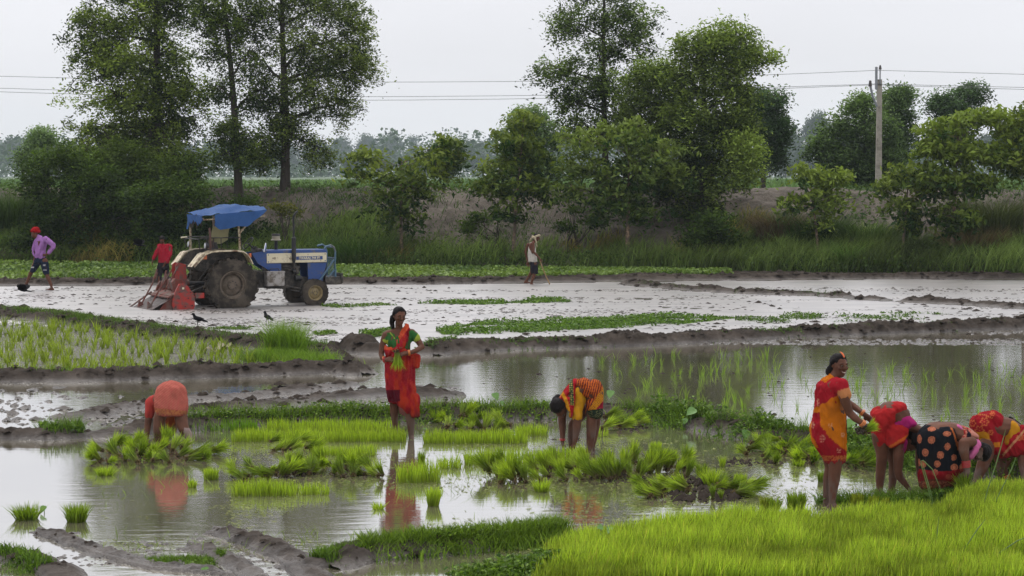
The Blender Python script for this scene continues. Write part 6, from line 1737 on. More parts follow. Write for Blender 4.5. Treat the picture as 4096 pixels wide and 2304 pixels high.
G.hull((p(3560, 1640, 0), (.12, .16, .08)), (p(3588, 1625, 0), (.10, .15, .05)), (p(3590, 1632, 0), (.10, .13, .05)))
G.hull((p(3512, 1668, 0), (.09, .18, .10)), (p(3560, 1640, 0), (.12, .17, .08)), (p(3525, 1700, 0), (.12, .18, .10)))
G.hull(ring(3478, 3548, 1700, .18), ring(3492, 3545, 1762, .16)); G.hull(ring(3492, 3545, 1762, .16), ring(3496, 3540, 1782, .14, 0, .02))
G.hull((p(3540, 1750, -.08), .04), (p(3560, 1720, -.12), .05), (p(3605, 1710, -.14), .032), (p(3632, 1718, -.14), .02), (p(3612, 1760, -.17), .03), (p(3565, 1782, -.17), .028))
G.hull((p(3600, 1770, -.1), .03), (p(3620, 1790, -.08), .02), (p(3620, 1812, -.08), .012))
def c5s(U, V, co):
    n = fbm(U*.07, V*.07, 0, 3)
    c = np.array((.42, .020, .022))[None]*(1 + .15*n[:, None])
    b = (V > 1782 - (U-3560)*.62) & (V < 1796 - (U-3560)*.62) & (U > 3556)
    return np.where(b[:, None], np.array((.62, .13, .025)), c)
P.part("sari", G, m_cloth, .010, 4, folds((.5, 0, -.5), .005, 13), c5s)
G = Solid(); G.hull(ring(3508, 3545, 1782, .13, 0, .03), ring(3510, 3540, 1792, .12, 0, .02)); P.part("petticoat", G, m_cloth, .010, 3, folds((0, 0, -1), .006, 20), const((.02, .09, .08)))

# 6 --- woman in black sari with orange discs
P = Person(3770, 1990, "stooping woman in black sari with orange discs and pink collar, face turned down")
p = P.p
S = Solid()
head(P, S, p(3916, 1806, -.06), (-.58, -.40, -.70), (.80, -.12, -.58), .235, 'closed', 'bun', None)
S.hull((p(3888, 1775, -.02), .055), (p(3868, 1750, 0), (.08, .12, .08)))
S.hull((p(3868, 1745, 0), (.09, .15, .09)), (p(3800, 1722, .02), (.13, .15, .09))); S.hull((p(3800, 1722, .02), (.13, .15, .09)), (p(3745, 1740, 0), (.16, .17, .14)))
S.limb((p(3888, 1768, -.17), .055), (p(3856, 1772, -.20), .056), (p(3855, 1800, -.21), .056), (p(3862, 1838, -.2), .040), (p(3866, 1862, -.2), .031)); hand(S, p(3867, 1866, -.2), (.15, -.1, -1), (-.6, .6, 0), .16, 1.0)
S.limb((p(3880, 1780, .15), .05), (p(3870, 1840, .12), .04), (p(3858, 1900, -.02), .028)); hand(S, p(3858, 1903, -.02), (-.2, -.3, -1), (-.8, 0, 0), .15, .9)
S.limb((p(3725, 1880, -.0), .10), (p(3711, 1945, -.02), .080), (p(3708, 1992, -.03), .075)); S.limb((p(3800, 1870, .02), .12), (p(3812, 1940, .0), .09), (p(3824, 1990, .02), .062))
foot(S, p(3708, 1996, -.03), (.8, -.3, 0)); foot(S, p(3824, 1992, .02), (.8, -.3, 0))
P.part("body", S, m_skin, .0085, 3, fn=skin_fn(base=SK*1.1, mud=(1760, 1840), muscol=(.15, .115, .105)), dec=.6)
G = Solid()
G.hull((p(3735, 1745, 0), (.165, .20, .13)), (p(3780, 1732, 0), (.14, .18, .10)), (p(3750, 1800, 0), (.205, .21, .12)))
G.hull((p(3750, 1800, 0), (.208, .21, .12)), (p(3760, 1880, 0), (.205, .19, .06))); G.hull((p(3760, 1880, 0), (.205, .19, .06)), (p(3757, 1940, 0), (.165, .16, .03)))
G.hull((p(3709, 1948, -.04), (.075, .14, .03)), (p(3757, 1940, 0), (.165, .16, .03)), (p(3735, 1890, -.05), (.16, .17, .05))); G.hull((p(3815, 1770, -.05), .07), (p(3835, 1830, -.03), .045), (p(3838, 1880, -.02), .035), (p(3780, 1850, 0), .15))
dd = [(3727, 1716, 17, 9), (3788, 1735, 16, 10), (3726, 1760, 14.5, 15), (3790, 1786, 12, 14), (3701, 1810, 13, 15), (3762, 1820, 14, 15), (3693, 1857, 12, 14), (3749, 1856, 13, 13), (3816, 1830, 11, 12), (3817, 1869, 15, 13), (3678, 1756, 9, 17), (3676, 1850, 5, 15), (3740, 1890, 12, 13), (3796, 1908, 14, 11), (3846, 1870, 8, 15), (3830, 1775, 7, 9)]
def c6s(U, V, co):
    c = np.tile(np.array((.011, .013, .018)), (len(U), 1))
    lo = V > 1873 + 12*np.sin((U-3670)/60.0)
    c[lo] = (.22, .008, .012)
    c[V > 1920 + 5*np.sin(U*.05)] = (.13, .028, .018)
    k = dots(U, V, dd, 14, True)
    k = k*np.where(lo, .35, 1.0)
    rgb = np.array((.60, .19, .10))
    c = c*(1-k[:, None]) + rgb*k[:, None]
    pt = (V > 1925) & (fbm(U*.35, V*.35, 0, 2) > .1)
    c[pt] = (.32, .10, .05)
    e = (np.abs(U - np.interp(V, [1700, 1740, 1790], [3800, 3818, 3832])) < 3.5) & (V < 1800)
    c[e] = (.45, .12, .03)
    return c
P.part("sari", G, m_cloth, .0088, 4, folds((.1, 0, -1), .007, 9), c6s)
G = Solid(); G.hull((p(3843, 1718, .02), (.035, .15, .045)), (p(3870, 1730, .0), (.04, .15, .05)), (p(3898, 1745, -.03), (.035, .13, .03)), (p(3845, 1750, -.02), (.03, .15, .04)))
def c6b(U, V, co):
    c = np.tile(np.array((.36, .03, .03)), (len(U), 1)); k = fbm(U*.32, V*.32, 1.0, 2) > -.05
    c[k] = (.58, .20, .14); e = (U > 3868) & (V < 1752) & (U < 3888) & (V - (U-3868)*1.2 > 1716); c[e] = (.015, .014, .025)
    c[(U > 3884) & (V < 1756)] = (.60, .24, .18)
    return c
P.part("shoulder_cloth", G, m_cloth, .009, 3, folds((.6, 0, -.4), .005, 18), c6b)
G = Solid(); G.hull((p(3900, 1758, -.10), .030), (p(3916, 1778, -.14), .026), (p(3905, 1800, -.19), .024), (p(3896, 1768, -.15), .035)); G.hull((p(3905, 1800, -.19), .026), (p(3884, 1828, -.19), .028), (p(3880, 1822, -.12), .04))
G.hull((p(3826, 1702, .02), (.03, .13, .02)), (p(3838, 1712, .02), (.02, .14, .03)))
P.part("blouse", G, m_cloth, .009, 3, folds((.3, 0, -1), .003), const((.66, .16, .36)))
bangles(P, p(3865, 1856, -.2), (.12, 0, -1), .040, m_bangler, 5)
held_bundle(P, p(3862, 1978, -.22), p(3842, 1892, -.24), "dark bundle with hanging roots held by the woman in the black sari", 200, .04, (DG0, DG1), seed=3)

# 7 --- rightmost stooping woman, head beyond the picture
P = Person(3970, 1926, "stooping woman in red floral sari and mustard blouse, at the right edge")
p = P.p
S = Solid()
head(P, S, p(4135, 1800, -.05), (-.3, -.1, -.95), (.9, -.2, -.3), .23, 'closed', 'bun', [(p(4110, 1740, .02), .04), (p(4070, 1695, .0), .028), (p(4040, 1672, .0), .02)])
S.hull((p(4110, 1760, 0), .055), (p(4080, 1740, 0), (.10, .14, .10)))
S.hull((p(4080, 1740, 0), (.10, .14, .1)), (p(4030, 1710, 0), (.12, .14, .11))); S.hull((p(4030, 1710, 0), (.12, .14, .11)), (p(3965, 1710, 0), (.15, .17, .14)))
S.limb((p(4090, 1800, -.12), .058), (p(4090, 1850, -.14), .052), (p(4094, 1890, -.14), .040), (p(4098, 1925, -.14), .028)); hand(S, p(4098, 1926, -.14), (.1, 0, -1), (-.9, 0, 0), .15, .6)
S.limb((p(4060, 1780, .15), .05), (p(4025, 1850, .14), .045), (p(4012, 1875, .13), .040), (p(4033, 1912, .10), .028)); hand(S, p(4034, 1913, .1), (.4, 0, -.9), (-.6, 0, -.3), .15, .6)
S.limb((p(3950, 1780, -.1), .10), (p(3942, 1830, -.12), .078), (p(3928, 1868, -.1), .066), (p(3915, 1900, -.08), .052), (p(3907, 1928, -.06), .040))
S.limb((p(3990, 1790, .12), .10), (p(4004, 1840, .12), .066), (p(4006, 1890, .14), .050), (p(4007, 1922, .15), .036))
P.part("body", S, m_skin, .0085, 3, fn=skin_fn(base=SK*1.05, mud=(1830, 1900), muscol=(.15, .115, .105)), dec=.6)
B = Solid(); B.hull((p(4040, 1692, 0), (.05, .14, .04)), (p(4022, 1770, -.05), (.035, .12, .04)), (p(4062, 1720, 0), (.06, .15, .08)), (p(4048, 1745, -.05), (.07, .12, .08)))
P.part("blouse", B, m_cloth, .010, 4, folds((.3, 0, -1), .004), const((.55, .25, .015)))
G = Solid()
G.hull((p(3970, 1668, 0), (.09, .16, .07)), (p(3925, 1695, 0), (.12, .18, .11)), (p(3960, 1730, 0), (.13, .19, .14)), (p(3990, 1680, 0), (.07, .15, .09)))
G.hull((p(3960, 1735, 0), (.14, .19, .14)), (p(3968, 1795, 0), (.10, .17, .05))); G.hull((p(3968, 1795, 0), (.10, .17, .05)), (p(4005, 1800, -.03), (.06, .16, .04)), (p(3985, 1740, 0), (.10, .17, .10)))
G.hull((p(4008, 1812, -.08), .05), (p(4050, 1770, -.14), .05), (p(4080, 1735, -.15), .04), (p(4096, 1790, -.16), .07), (p(4050, 1815, -.13), .045))
G.hull((p(4090, 1720, -.1), .05), (p(4125, 1745, -.1), .07), (p(4110, 1800, -.12), .08), (p(4085, 1760, -.12), .08))
def c7s(U, V, co):
    c = np.tile(np.array((.34, .012, .02)), (len(U), 1))
    fl = np.zeros(len(U), bool)
    for x, y, r in [(3938, 1687, 17), (3890, 1693, 13), (3918, 1722, 18), (3970, 1655, 9), (3962, 1730, 10), (4075, 1752, 10), (4092, 1750, 9)]:
        a = np.arctan2(V-y, U-x); d = np.hypot(U-x, V-y)
        rr = r*(.55 + .45*np.abs(np.cos(a*3)))
        fl |= (np.abs(d-rr) < 2.3) | (d < 2.5)
    c[fl] = (.58, .15, .05)
    ch = (np.abs(V - np.interp(U, [3915, 3935, 3965], [1657, 1659, 1672])) < 3) & (np.sin(U*.8) > 0) & (U < 3970) & (U > 3905); c[ch] = (.55, .20, .05)
    y_ = (V > 1730 - .15*(U-3905)) & (V < 1758) & (U < 3958) & (V + (U-3930)*-.55 > 1722); c[y_] = (.60, .26, .015)
    c[(V > 1755) & (V < 1770) & (U > 3930) & (U < 3962)] = (.48, .22, .10)
    b = np.abs((V-1800) + (U-4030)*1.15) < 7; c[b & (U > 4010)] = (.55, .25, .12)
    c[(V > 1770) & (V < 1790) & (U > 3975) & (U < 4000)] = (.55, .20, .02)
    return c
P.part("sari", G, m_cloth, .0088, 4, folds((.45, 0, -.8), .009, 12), c7s)
bangles(P, p(4030, 1908, .1), (.4, 0, -.9), .034, m_bangle, 4)

# 8 --- man in lilac shirt walking at the left
P = Person(150, 1160, "man walking in lilac shirt, navy shorts and red head cloth, hand on hip")
p = P.p
S = Solid()
head(P, S, p(138, 937, 0), (-.90, -.25, -.42), (-.15, 0, 1), .225, 'closed', 'none')
S.limb((p(146, 945, .0), .055), (p(155, 957, .0), .06))
S.hull((p(160, 967, 0), (.08, .15, .06)), (p(161, 1030, 0), (.10, .11, .07)))
S.hull((p(161, 1030, 0), (.10, .11, .07)), (p(162, 1048, 0), (.11, .12, .07)))
S.limb((p(182, 955, -.15), .06), (p(212, 980, -.17), .048), (p(196, 1008, -.17), .034), (p(186, 1018, -.17), .03)); hand(S, p(186, 1018, -.17), (-.8, .1, -.2), (0, .9, 0), .17, .8)
S.limb((p(145, 965, .18), .055), (p(135, 1000, .16), .04), (p(140, 1030, .1), .03)); hand(S, p(140, 1030, .1), (.2, 0, -1), (0, -1, 0), .17, .8)
S.limb((p(148, 1045, .06), .10), (p(129, 1082, .08), .066), (p(122, 1096, .1), .062), (p(110, 1125, .12), .045), (p(101, 1145, .12), .036))
S.limb((p(178, 1045, -.06), .10), (p(186, 1092, -.08), .066), (p(193, 1113, -.08), .060), (p(203, 1135, -.08), .042), (p(207, 1152, -.08), .036))
foot(S, p(101, 1143, .12), (-1, 0, 0), .25); foot(S, p(208, 1152, -.08), (-.9, -.2, 0), .25)
P.part("body", S, m_skin, .011, 3, fn=skin_fn(), dec=.5)
G = Solid(); G.hull((p(152, 960, 0), (.09, .10, .05)), (p(176, 962, 0), (.09, .20, .06)), (p(160, 1000, 0), (.15, .17, .08))); G.hull((p(160, 1000, 0), (.155, .17, .08)), (p(161, 1030, 0), (.145, .16, .06)), (p(153, 1040, -.05), .05))
G.limb((p(180, 956, -.14), .078), (p(212, 978, -.17), .064), (p(212, 988, -.17), .062), (p(195, 1012, -.17), .045)); G.limb((p(146, 965, .17), .075), (p(134, 1000, .16), .055), (p(139, 1024, .11), .045))
G.hull((p(157, 944, 0), .05), (p(148, 962, -.06), .03), (p(165, 955, 0), (.05, .08, .04)))
P.part("shirt", G, m_cloth, .013, 4, folds((-.4, 0, -1), .012, 12), const((.42, .20, .50)))
G = Solid(); G.hull((p(161, 1030, 0), (.15, .16, .05)), (p(160, 1048, 0), (.17, .18, .07))); G.hull((p(150, 1050, .05), (.11, .12, .06)), (p(130, 1086, .08), (.085, .09, .03))); G.hull((p(177, 1050, -.05), (.12, .12, .06)), (p(186, 1096, -.08), (.085, .09, .03)))
def c8(U, V, co):
    c = np.tile(np.array((.018, .028, .055)), (len(U), 1)); c[(np.abs(U-128) < 8) & (np.abs(V-1069) < 3)] = (.5, .5, .5); c[(np.abs(U-177) < 5) & (np.abs(V-1061) < 3)] = (.4, .4, .42); c[(np.abs(U-180) < 7) & (np.abs(V-1080) < 2)] = (.35, .35, .38)
    return c
P.part("shorts", G, m_cloth, .012, 3, folds((0, 0, -1), .008, 12), c8)
G = Solid(); G.hull((p(140, 922, 0), (.125, .12, .05)), (p(143, 914, 0), (.10, .10, .045))); G.hull((p(128, 925, 0), .04), (p(155, 926, 0), .045), (p(140, 924, -.07), .04))
P.part("head_cloth", G, m_cloth, .010, 3, folds((1, 0, .3), .008, 26), const((.42, .015, .02)))

# 9 --- man in red shirt behind the tractor's tiller
P = Person(650, 1142, "man in red shirt and dark trousers standing behind the red tiller, looking down")
p = P.p
S = Solid()
head(P, S, p(648, 960, -.03), (-.05, -.75, -.65), (0, -.3, 1), .225, 'closed', 'short')
S.limb((p(650, 968, .02), .055), (p(653, 982, .02), .06)); S.hull((p(656, 990, .02), (.16, .08, .05)), (p(658, 1045, 0), (.12, .09, .07)))
S.limb((p(634, 988, 0), .055), (p(624, 1015, -.03), .042), (p(612, 1040, -.06), .032)); hand(S, p(611, 1041, -.06), (-.3, 0, -1), (.9, 0, 0), .17, .5)
S.limb((p(680, 988, 0), .055), (p(678, 1020, -.06), .042), (p(660, 1054, -.14), .032)); hand(S, p(659, 1055, -.14), (-.4, 0, -1), (-.8, .3, 0), .17, .8)
for du, dd_ in ((-13, .0), (14, .08)): S.limb((p(652+du*.8, 1070, dd_), .06), (p(651+du, 1105, dd_), .07), (p(651+du, 1138, dd_), .05)); foot(S, p(651+du, 1136, dd_), (0, -1, 0))
P.part("body", S, m_skin, .011, 3, fn=skin_fn(), dec=.5)
G = Solid(); G.hull((p(640, 985, 0), .075), (p(674, 985, 0), .075), (p(657, 1020, 0), (.175, .14, .06))); G.hull((p(657, 1020, 0), (.178, .145, .08)), (p(656, 1050, 0), (.165, .14, .05)))
G.limb((p(635, 987, 0), .075), (p(624, 1015, -.03), .058), (p(614, 1034, -.05), .045)); G.limb((p(679, 988, 0), .075), (p(679, 1018, -.06), .062), (p(663, 1048, -.13), .048)); G.hull((p(650, 976, .02), .045), (p(660, 982, 0), (.07, .06, .04)))
P.part("shirt", G, m_cloth, .012, 4, folds((0, 0, -1), .011, 12), const((.40, .016, .035)))
G = Solid()
G.hull((p(654, 1052, 0), (.16, .14, .05)), (p(652, 1075, .03), (.18, .15, .05)))
for du, dd_ in ((-13, .0), (14, .08)): G.hull((p(652+du*.8, 1070, dd_), .10), (p(651+du, 1118, dd_), .072))
P.part("trousers", G, m_cloth, .012, 3, folds((0, 0, -1), .010, 12), const((.030, .026, .030)))

# 10 --- man with stick
P = Person(2125, 1137, "thin man walking in white vest and dark shorts, leaning on a stick")
p = P.p
S = Solid()
head(P, S, p(2147, 950, 0), (.92, -.25, -.30), (.15, 0, 1), .22, 'closed', 'short')
S.limb((p(2141, 958, 0), .05), (p(2132, 972, 0), .055)); S.hull((p(2126, 978, 0), (.09, .17, .06)), (p(2130, 1030, 0), (.10, .12, .08)))
S.limb((p(2132, 972, -.17), .056), (p(2134, 990, -.18), .046), (p(2133, 1006, -.19), .038), (p(2148, 1022, -.18), .032), (p(2158, 1034, -.17), .026)); hand(S, p(2158, 1034, -.17), (.4, 0, -.9), (.8, .3, .2), .17, 1.1)
S.limb((p(2112, 978, .12), .048), (p(2102, 1008, .14), .040), (p(2108, 1035, .12), .030), (p(2111, 1048, .1), .026)); hand(S, p(2111, 1049, .1), (.2, 0, -1), (0, -1, 0), .16, .6)
S.limb((p(2132, 1055, .05), .085), (p(2126, 1090, .08), .056), (p(2113, 1112, .1), .046), (p(2104, 1124, .1), .032)); S.limb((p(2138, 1055, -.05), .085), (p(2136, 1100, -.06), .056), (p(2130, 1118, -.06), .046), (p(2125, 1135, -.06), .032))
foot(S, p(2103, 1124, .1), (.7, -.2, 0), .22); foot(S, p(2125, 1135, -.06), (.9, -.2, 0), .22)
P.part("body", S, m_skin, .010, 3, fn=skin_fn(), dec=.5)
G = Solid(); G.hull((p(2122, 975, .05), (.05, .10, .04)), (p(2134, 970, .0), (.04, .12, .03)), (p(2127, 1005, 0), (.125, .145, .06))); G.hull((p(2127, 1005, 0), (.125, .145, .06)), (p(2131, 1046, 0), (.145, .15, .04)))
P.part("vest", G, m_cloth, .011, 4, folds((.1, 0, -1), .008, 12), const((.66, .62, .55)))
G = Solid(); G.hull((p(2134, 1048, 0), (.115, .14, .05)), (p(2138, 1092, -.01), (.11, .14, .03)))
P.part("shorts", G, m_cloth, .012, 3, folds((0, 0, -1), .010, 12), const((.022, .020, .030)))
G = Solid(); G.limb((p(2133, 950, -.06), .035), (p(2146, 944, -.10), .035), (p(2157, 942, -.02), .036), (p(2146, 944, .10), .034), (p(2130, 948, .0), .034)); G.limb((p(2130, 946, -.03), .030), (p(2121, 960, .02), .020), (p(2119, 968, .03), .012)); G.limb((p(2140, 952, -.12), .026), (p(2146, 972, -.17), .020), (p(2148, 988, -.17), .010))
P.part("head_cloth", G, m_cloth, .009, 3, folds((1, 0, .3), .006, 26), const((.52, .44, .30)))
st = MB().tube([p(2155, 1026, -.17), p(2160, 1042, -.17), p(2173, 1080, -.15), p(2186, 1110, -.1), p(2199, 1137, -.08)], [.016, .018, .018, .019, .019], 7)
o = st.build("walking_stick", solid("stick_wood", (.26, .17, .075), .8, var=.4)); o.location = P.root_p
tag(o, "long pale wooden stick in the hand of the man in the white vest", "stick")
# ------------------------------------------------------------------ tractor
# local axes: x forward, y to the tractor's left (away from the camera), z up
TG = gnd(927, 1231, 0.0)                 # ground under the near rear wheel
TH = math.radians(27)
TD = Vector((math.cos(TH), math.sin(TH), 0)); TL = Vector((-math.sin(TH), math.cos(TH), 0))
torg = TG + TL*0.74
torg.z = -0.03
trac = empty("tractor", torg, TH)
tag(trac, "muddy blue and cream tractor with torn blue tarpaulin roof", "tractor")
m_blue = solid("blue_paint", (0.012, 0.050, 0.19), .38, spec=.5, var=.15, dirt=(.09, .08, .08), dirt_amt=.25, dscale=5, bump=.05)
m_cream = solid("cream_paint", (0.60, 0.54, 0.38), .5, var=.1, dirt=(.16, .10, .06), dirt_amt=.22, dscale=7, bump=.08)
m_creamr = solid("rusty_cream_paint", (0.56, 0.49, 0.34), .55, var=.12, dirt=(.14, .075, .04), dirt_amt=.5, dscale=6, bump=.1)
m_tyre = solid("muddy_tyre", (0.030, 0.026, 0.022), .85, spec=.1, var=.3, dirt=(.080, .066, .052), dirt_amt=.55, dscale=3, bump=.4, bscale=20)
m_rim = solid("mud_caked_rim", (0.085, 0.068, 0.050), .8, spec=.2, var=.3, dirt=(.14, .11, .085), dirt_amt=.6, dscale=4, bump=.3)
m_gold = solid("yellow_rim", (0.24, 0.18, 0.08), .55, var=.2, dirt=(.10, .08, .06), dirt_amt=.35, dscale=9, bump=.1)
m_black = solid("black_iron", (0.014, 0.014, 0.016), .5, spec=.4, var=.4, dirt=(.06, .05, .04), dirt_amt=.3, dscale=6)
m_grease = solid("greasy_iron", (0.030, 0.027, 0.024), .6, spec=.35, var=.5, scale=12, dirt=(.10, .085, .07), dirt_amt=.5, dscale=7, bump=.5)
m_grey = solid("grey_box_paint", (0.32, 0.30, 0.28), .6, var=.2, dirt=(.10, .08, .06), dirt_amt=.5, dscale=6)
m_guard = solid("blue_grey_tube", (0.055, 0.115, 0.17), .5, var=.2, dirt=(.1, .09, .08), dirt_amt=.3)
m_post = solid("chipped_post", (0.42, 0.37, 0.24), .6, var=.3, dirt=(.13, .06, .03), dirt_amt=.6, dscale=12)
m_brownp = solid("brown_post", (0.075, 0.035, 0.025), .7, var=.4)
m_mirror = solid("mirror_glass", (0.75, 0.77, 0.8), .12, metal=.9, bump=0, var=.05)
m_orange = solid("indicator", (0.55, 0.13, 0.03), .4, bump=0)
m_glass = solid("lamp_glass", (0.35, 0.37, 0.38), .15, spec=.8, bump=0)
def pt(name, mb, m, parent=None, smooth=True): return mb.build(name, m, parent or trac, smooth=smooth)
def wheel(cx, cy, cz, R, W, rr, lugs, mt, label, side, rim_m, lug_h=.035, hub=.3):
    """tyre with lugs, dished rim, hub and bolts; the wheel is a part of the tractor, its pieces sub-parts"""
    w_ = MB().lathe([(rr, -W*.42), (rr*1.06, -W*.48), (R*.86, -W*.5), (R*.955, -W*.44), (R*.965, 0), (R*.955, W*.44), (R*.86, W*.5), (rr*1.06, W*.48), (rr, W*.42), (rr*.98, 0), (rr, -W*.42)], (cx, cy, cz), (0, 1, 0), 44)
    wh = w_.build("wheel", mt, trac, smooth=True); wh['label'] = label
    lg = MB()
    for i in range(lugs):
        for sd in (-1, 1):
            a = 2*math.pi*(i + (.5 if sd > 0 else 0))/lugs
            c0 = Vector((math.cos(a), 0, math.sin(a))); t0 = Vector((-math.sin(a), 0, math.cos(a)))
            n0 = Vector((0, 1, 0))
            poly = [(-.02, -.0), (.035, 0), (.085, W*.5*sd), (.03, W*.5*sd)]
            base = Vector((cx, cy, cz)) + c0*(R*.975)
            A = [lg.bm.verts.new(base + t0*p_[0]*1.4 + n0*p_[1] - c0*(lug_h*.9 + (R*.03 if abs(p_[1]) > 0 else 0))) for p_ in poly]
            B_ = [lg.bm.verts.new(base + t0*p_[0]*1.4 + n0*p_[1]*1.0 + c0*(lug_h - (.0 if abs(p_[1]) == 0 else R*.018))) for p_ in poly]
            lg.bm.faces.new(A[::-1]); lg.bm.faces.new(B_)
            for k in range(4): lg.bm.faces.new((A[k], A[(k+1) % 4], B_[(k+1) % 4], B_[k]))
    lo = lg.build("tyre_lugs", mt, wh); lo['kind'] = 'stuff'
    o_ = -1 if side < 0 else 1
    MB().lathe([(rr*1.01, o_*W*.44), (rr*.95, o_*W*.46), (rr*.92, o_*W*.30), (rr*.80, o_*W*.22), (rr*.80, o_*W*.05)], (cx, cy, cz), (0, 1, 0), 40).build("rim", rim_m, wh, smooth=True)
    MB().lathe([(rr*.80, o_*W*.05), (rr*.72, o_*W*.12), (rr*.55, o_*W*.20), (rr*.36, o_*W*.22), (rr*.34, o_*W*.34), (rr*.20, o_*W*.36), (0, o_*W*.37)], (cx, cy, cz), (0, 1, 0), 40).build("wheel_disc", rim_m, wh, smooth=True)
    for i in range(8 if R > .5 else 6):
        a = 2*math.pi*i/(8 if R > .5 else 6)
        p0 = Vector((cx + math.cos(a)*rr*.27, cy + o_*W*.33, cz + math.sin(a)*rr*.27))
        MB().cyl(p0, p0 + Vector((0, o_*.035, 0)), .016 if R > .5 else .012, n=6).build("bolt", m_grease, wh)
    return wh
wheel(0, -.70, .60, .665, .36, .345, 19, m_tyre, "big muddy rear tyre nearest the camera", -1, m_rim)
wheel(0, .70, .60, .665, .36, .345, 19, m_tyre, "far rear tyre behind the red tiller mast", 1, m_rim)
wheel(2.25, -.62, .34, .345, .20, .195, 22, m_tyre, "near front tyre with yellow rim", -1, m_gold, .012)
wheel(2.25, .62, .34, .345, .20, .195, 22, m_tyre, "far front tyre with yellow rim", 1, m_rim, .012)
# rear axle, gearbox, engine
pt("axle_housing", MB().cyl((0, -.55, .62), (0, .55, .62), .13, n=16).box((0, 0, .66), (.55, .42, .46), bev=.05), m_grease)
pt("gearbox", MB().box((.62, 0, .68), (1.0, .40, .42), bev=.05).box((.75, -.23, .62), (.35, .10, .22), bev=.03).cyl((.5, -.22, .70), (.5, -.30, .70), .09, n=12), m_grease)
eng = pt("engine", MB().box((1.55, 0, .78), (.85, .36, .55), bev=.04).box((1.55, 0, 1.06), (.78, .30, .16), bev=.03).box((1.50, 0, .50), (.70, .30, .12), bev=.04), m_grease)
pt("fuel_filter", MB().cyl((1.93, -.24, .80), (1.93, -.24, .96), .055, n=12).cyl((1.93, -.24, .62), (1.93, -.24, .78), .05, n=12).box((1.93, -.22, .98), (.16, .10, .04)), m_grease, eng)
pt("alternator", MB().cyl((1.86, -.27, .70), (2.02, -.27, .70), .075, n=14).cyl((1.80, -.26, .88), (1.88, -.26, .88), .06, n=12), m_black, eng)
pt("fan_belt_case", MB().lathe([(.02, 0), (.16, 0), (.17, .03), (.16, .06), (.02, .06)], (1.99, 0, .98), (1, 0, 0), 20), m_black, eng)
pt("fuel_pipe", MB().tube([(1.2, -.22, .98), (1.45, -.24, .92), (1.6, -.25, .99), (1.85, -.25, .93)], .010, 6).tube([(1.1, -.20, .80), (1.35, -.26, .72), (1.7, -.22, .70)], .012, 6), m_black, eng)
pt("front_axle", MB().box((2.25, 0, .42), (.12, .95, .12), bev=.02).cyl((2.25, -.48, .30), (2.25, -.48, .52), .045, n=10).cyl((2.25, .48, .30), (2.25, .48, .52), .045, n=10), m_grease)
pt("axle_carrier", MB().box((2.35, 0, .60), (.80, .30, .24), bev=.03).box((2.60, 0, .60), (.30, .36, .16)), m_grease)
pt("track_rod", MB().tube([(2.05, -.55, .36), (2.05, .55, .36)], .018, 6).tube([(1.2, -.30, .62), (2.10, -.50, .40)], .018, 6), m_grease)
# bonnet: blue top, cream side panels, blue radiator cheeks
bon = pt("bonnet", MB().box((1.90, 0, 1.375), (1.66, .60, .11), bev=.035).box((1.92, 0, 1.22), (1.60, .52, .24), bev=.01), m_blue)
for sy in (-1, 1):
    sp = pt("side_panel", MB().box((1.90, sy*.303, 1.222), (1.62, .03, .245), bev=.010), m_cream)
    if sy < 0: sp['label'] = "cream side panel with a blue name strip"
    pt("panel_rib", MB().box((1.90, sy*.321, 1.325), (1.52, .012, .012)).box((1.90, sy*.321, 1.120), (1.52, .012, .012)), m_cream, sp)
    for bx_, bz_ in ((1.13, 1.31), (1.13, 1.135), (2.67, 1.31), (2.67, 1.135)):
        MB().cyl((bx_, sy*.316, bz_), (bx_, sy*.328, bz_), .014, n=8).build("bolt", m_blue, sp)
    if sy < 0:
        st_ = MB().box((2.24, -.3205, 1.215), (.72, .006, .088)).build("name_strip", m_blue, sp)
        crv = bpy.data.curves.new("lettering", 'FONT'); crv.body = "SWARAJ 744 FE"; crv.size = .088; crv.extrude = .002; crv.offset = .0022
        crv.align_x = 'CENTER'; crv.align_y = 'CENTER'
        to = bpy.data.objects.new("lettering", crv); COL.objects.link(to)
        dg = bpy.context.evaluated_depsgraph_get(); me_ = bpy.data.meshes.new_from_object(to.evaluated_get(dg)); bpy.data.objects.remove(to)
        me_.materials.clear(); me_.materials.append(m_cream)
        me_.transform(Matrix.Translation((2.24, -.3265, 1.213)) @ Matrix.Rotation(math.radians(90), 4, 'X') @ Matrix.Diagonal((.98, 1, 1, 1)))
        lt = link("lettering", me_, sp)
        MB().tube([(1.30 + .028*math.cos(a*.63), -.322, 1.225 + .028*math.sin(a*.63)) for a in range(10)], .004, 4, closed=True).tube([(1.282, -.322, 1.215), (1.30, -.322, 1.235), (1.318, -.322, 1.215)], .0035, 4).build("emblem", m_brownp, sp)
    pt("radiator_cheek", MB().prism([(2.22, .60), (2.60, .60), (2.72, 1.09), (2.20, 1.09)], (0, sy*.275, 0), (1, 0, 0), (0, 0, 1), (0, 1, 0), .03), m_blue)
    pt("cowl_panel", MB().prism([(.70, 1.36), (1.12, 1.42), (1.12, 1.10), (1.48, 1.09), (1.48, .90), (1.20, .89), (.86, 1.10)], (0, sy*.285, 0), (1, 0, 0), (0, 0, 1), (0, 1, 0), .03), m_blue)
pt("front_grille", MB().box((2.70, 0, 1.0), (.04, .52, .62), bev=.01).box((2.725, 0, 1.0), (.02, .40, .5)), m_black)
pt("dashboard", MB().box((.93, 0, 1.40), (.16, .42, .14), bev=.03).cyl((.86, -.1, 1.46), (.90, -.1, 1.50), .06, n=14).cyl((.86, .1, 1.46), (.90, .1, 1.50), .06, n=14), m_black)
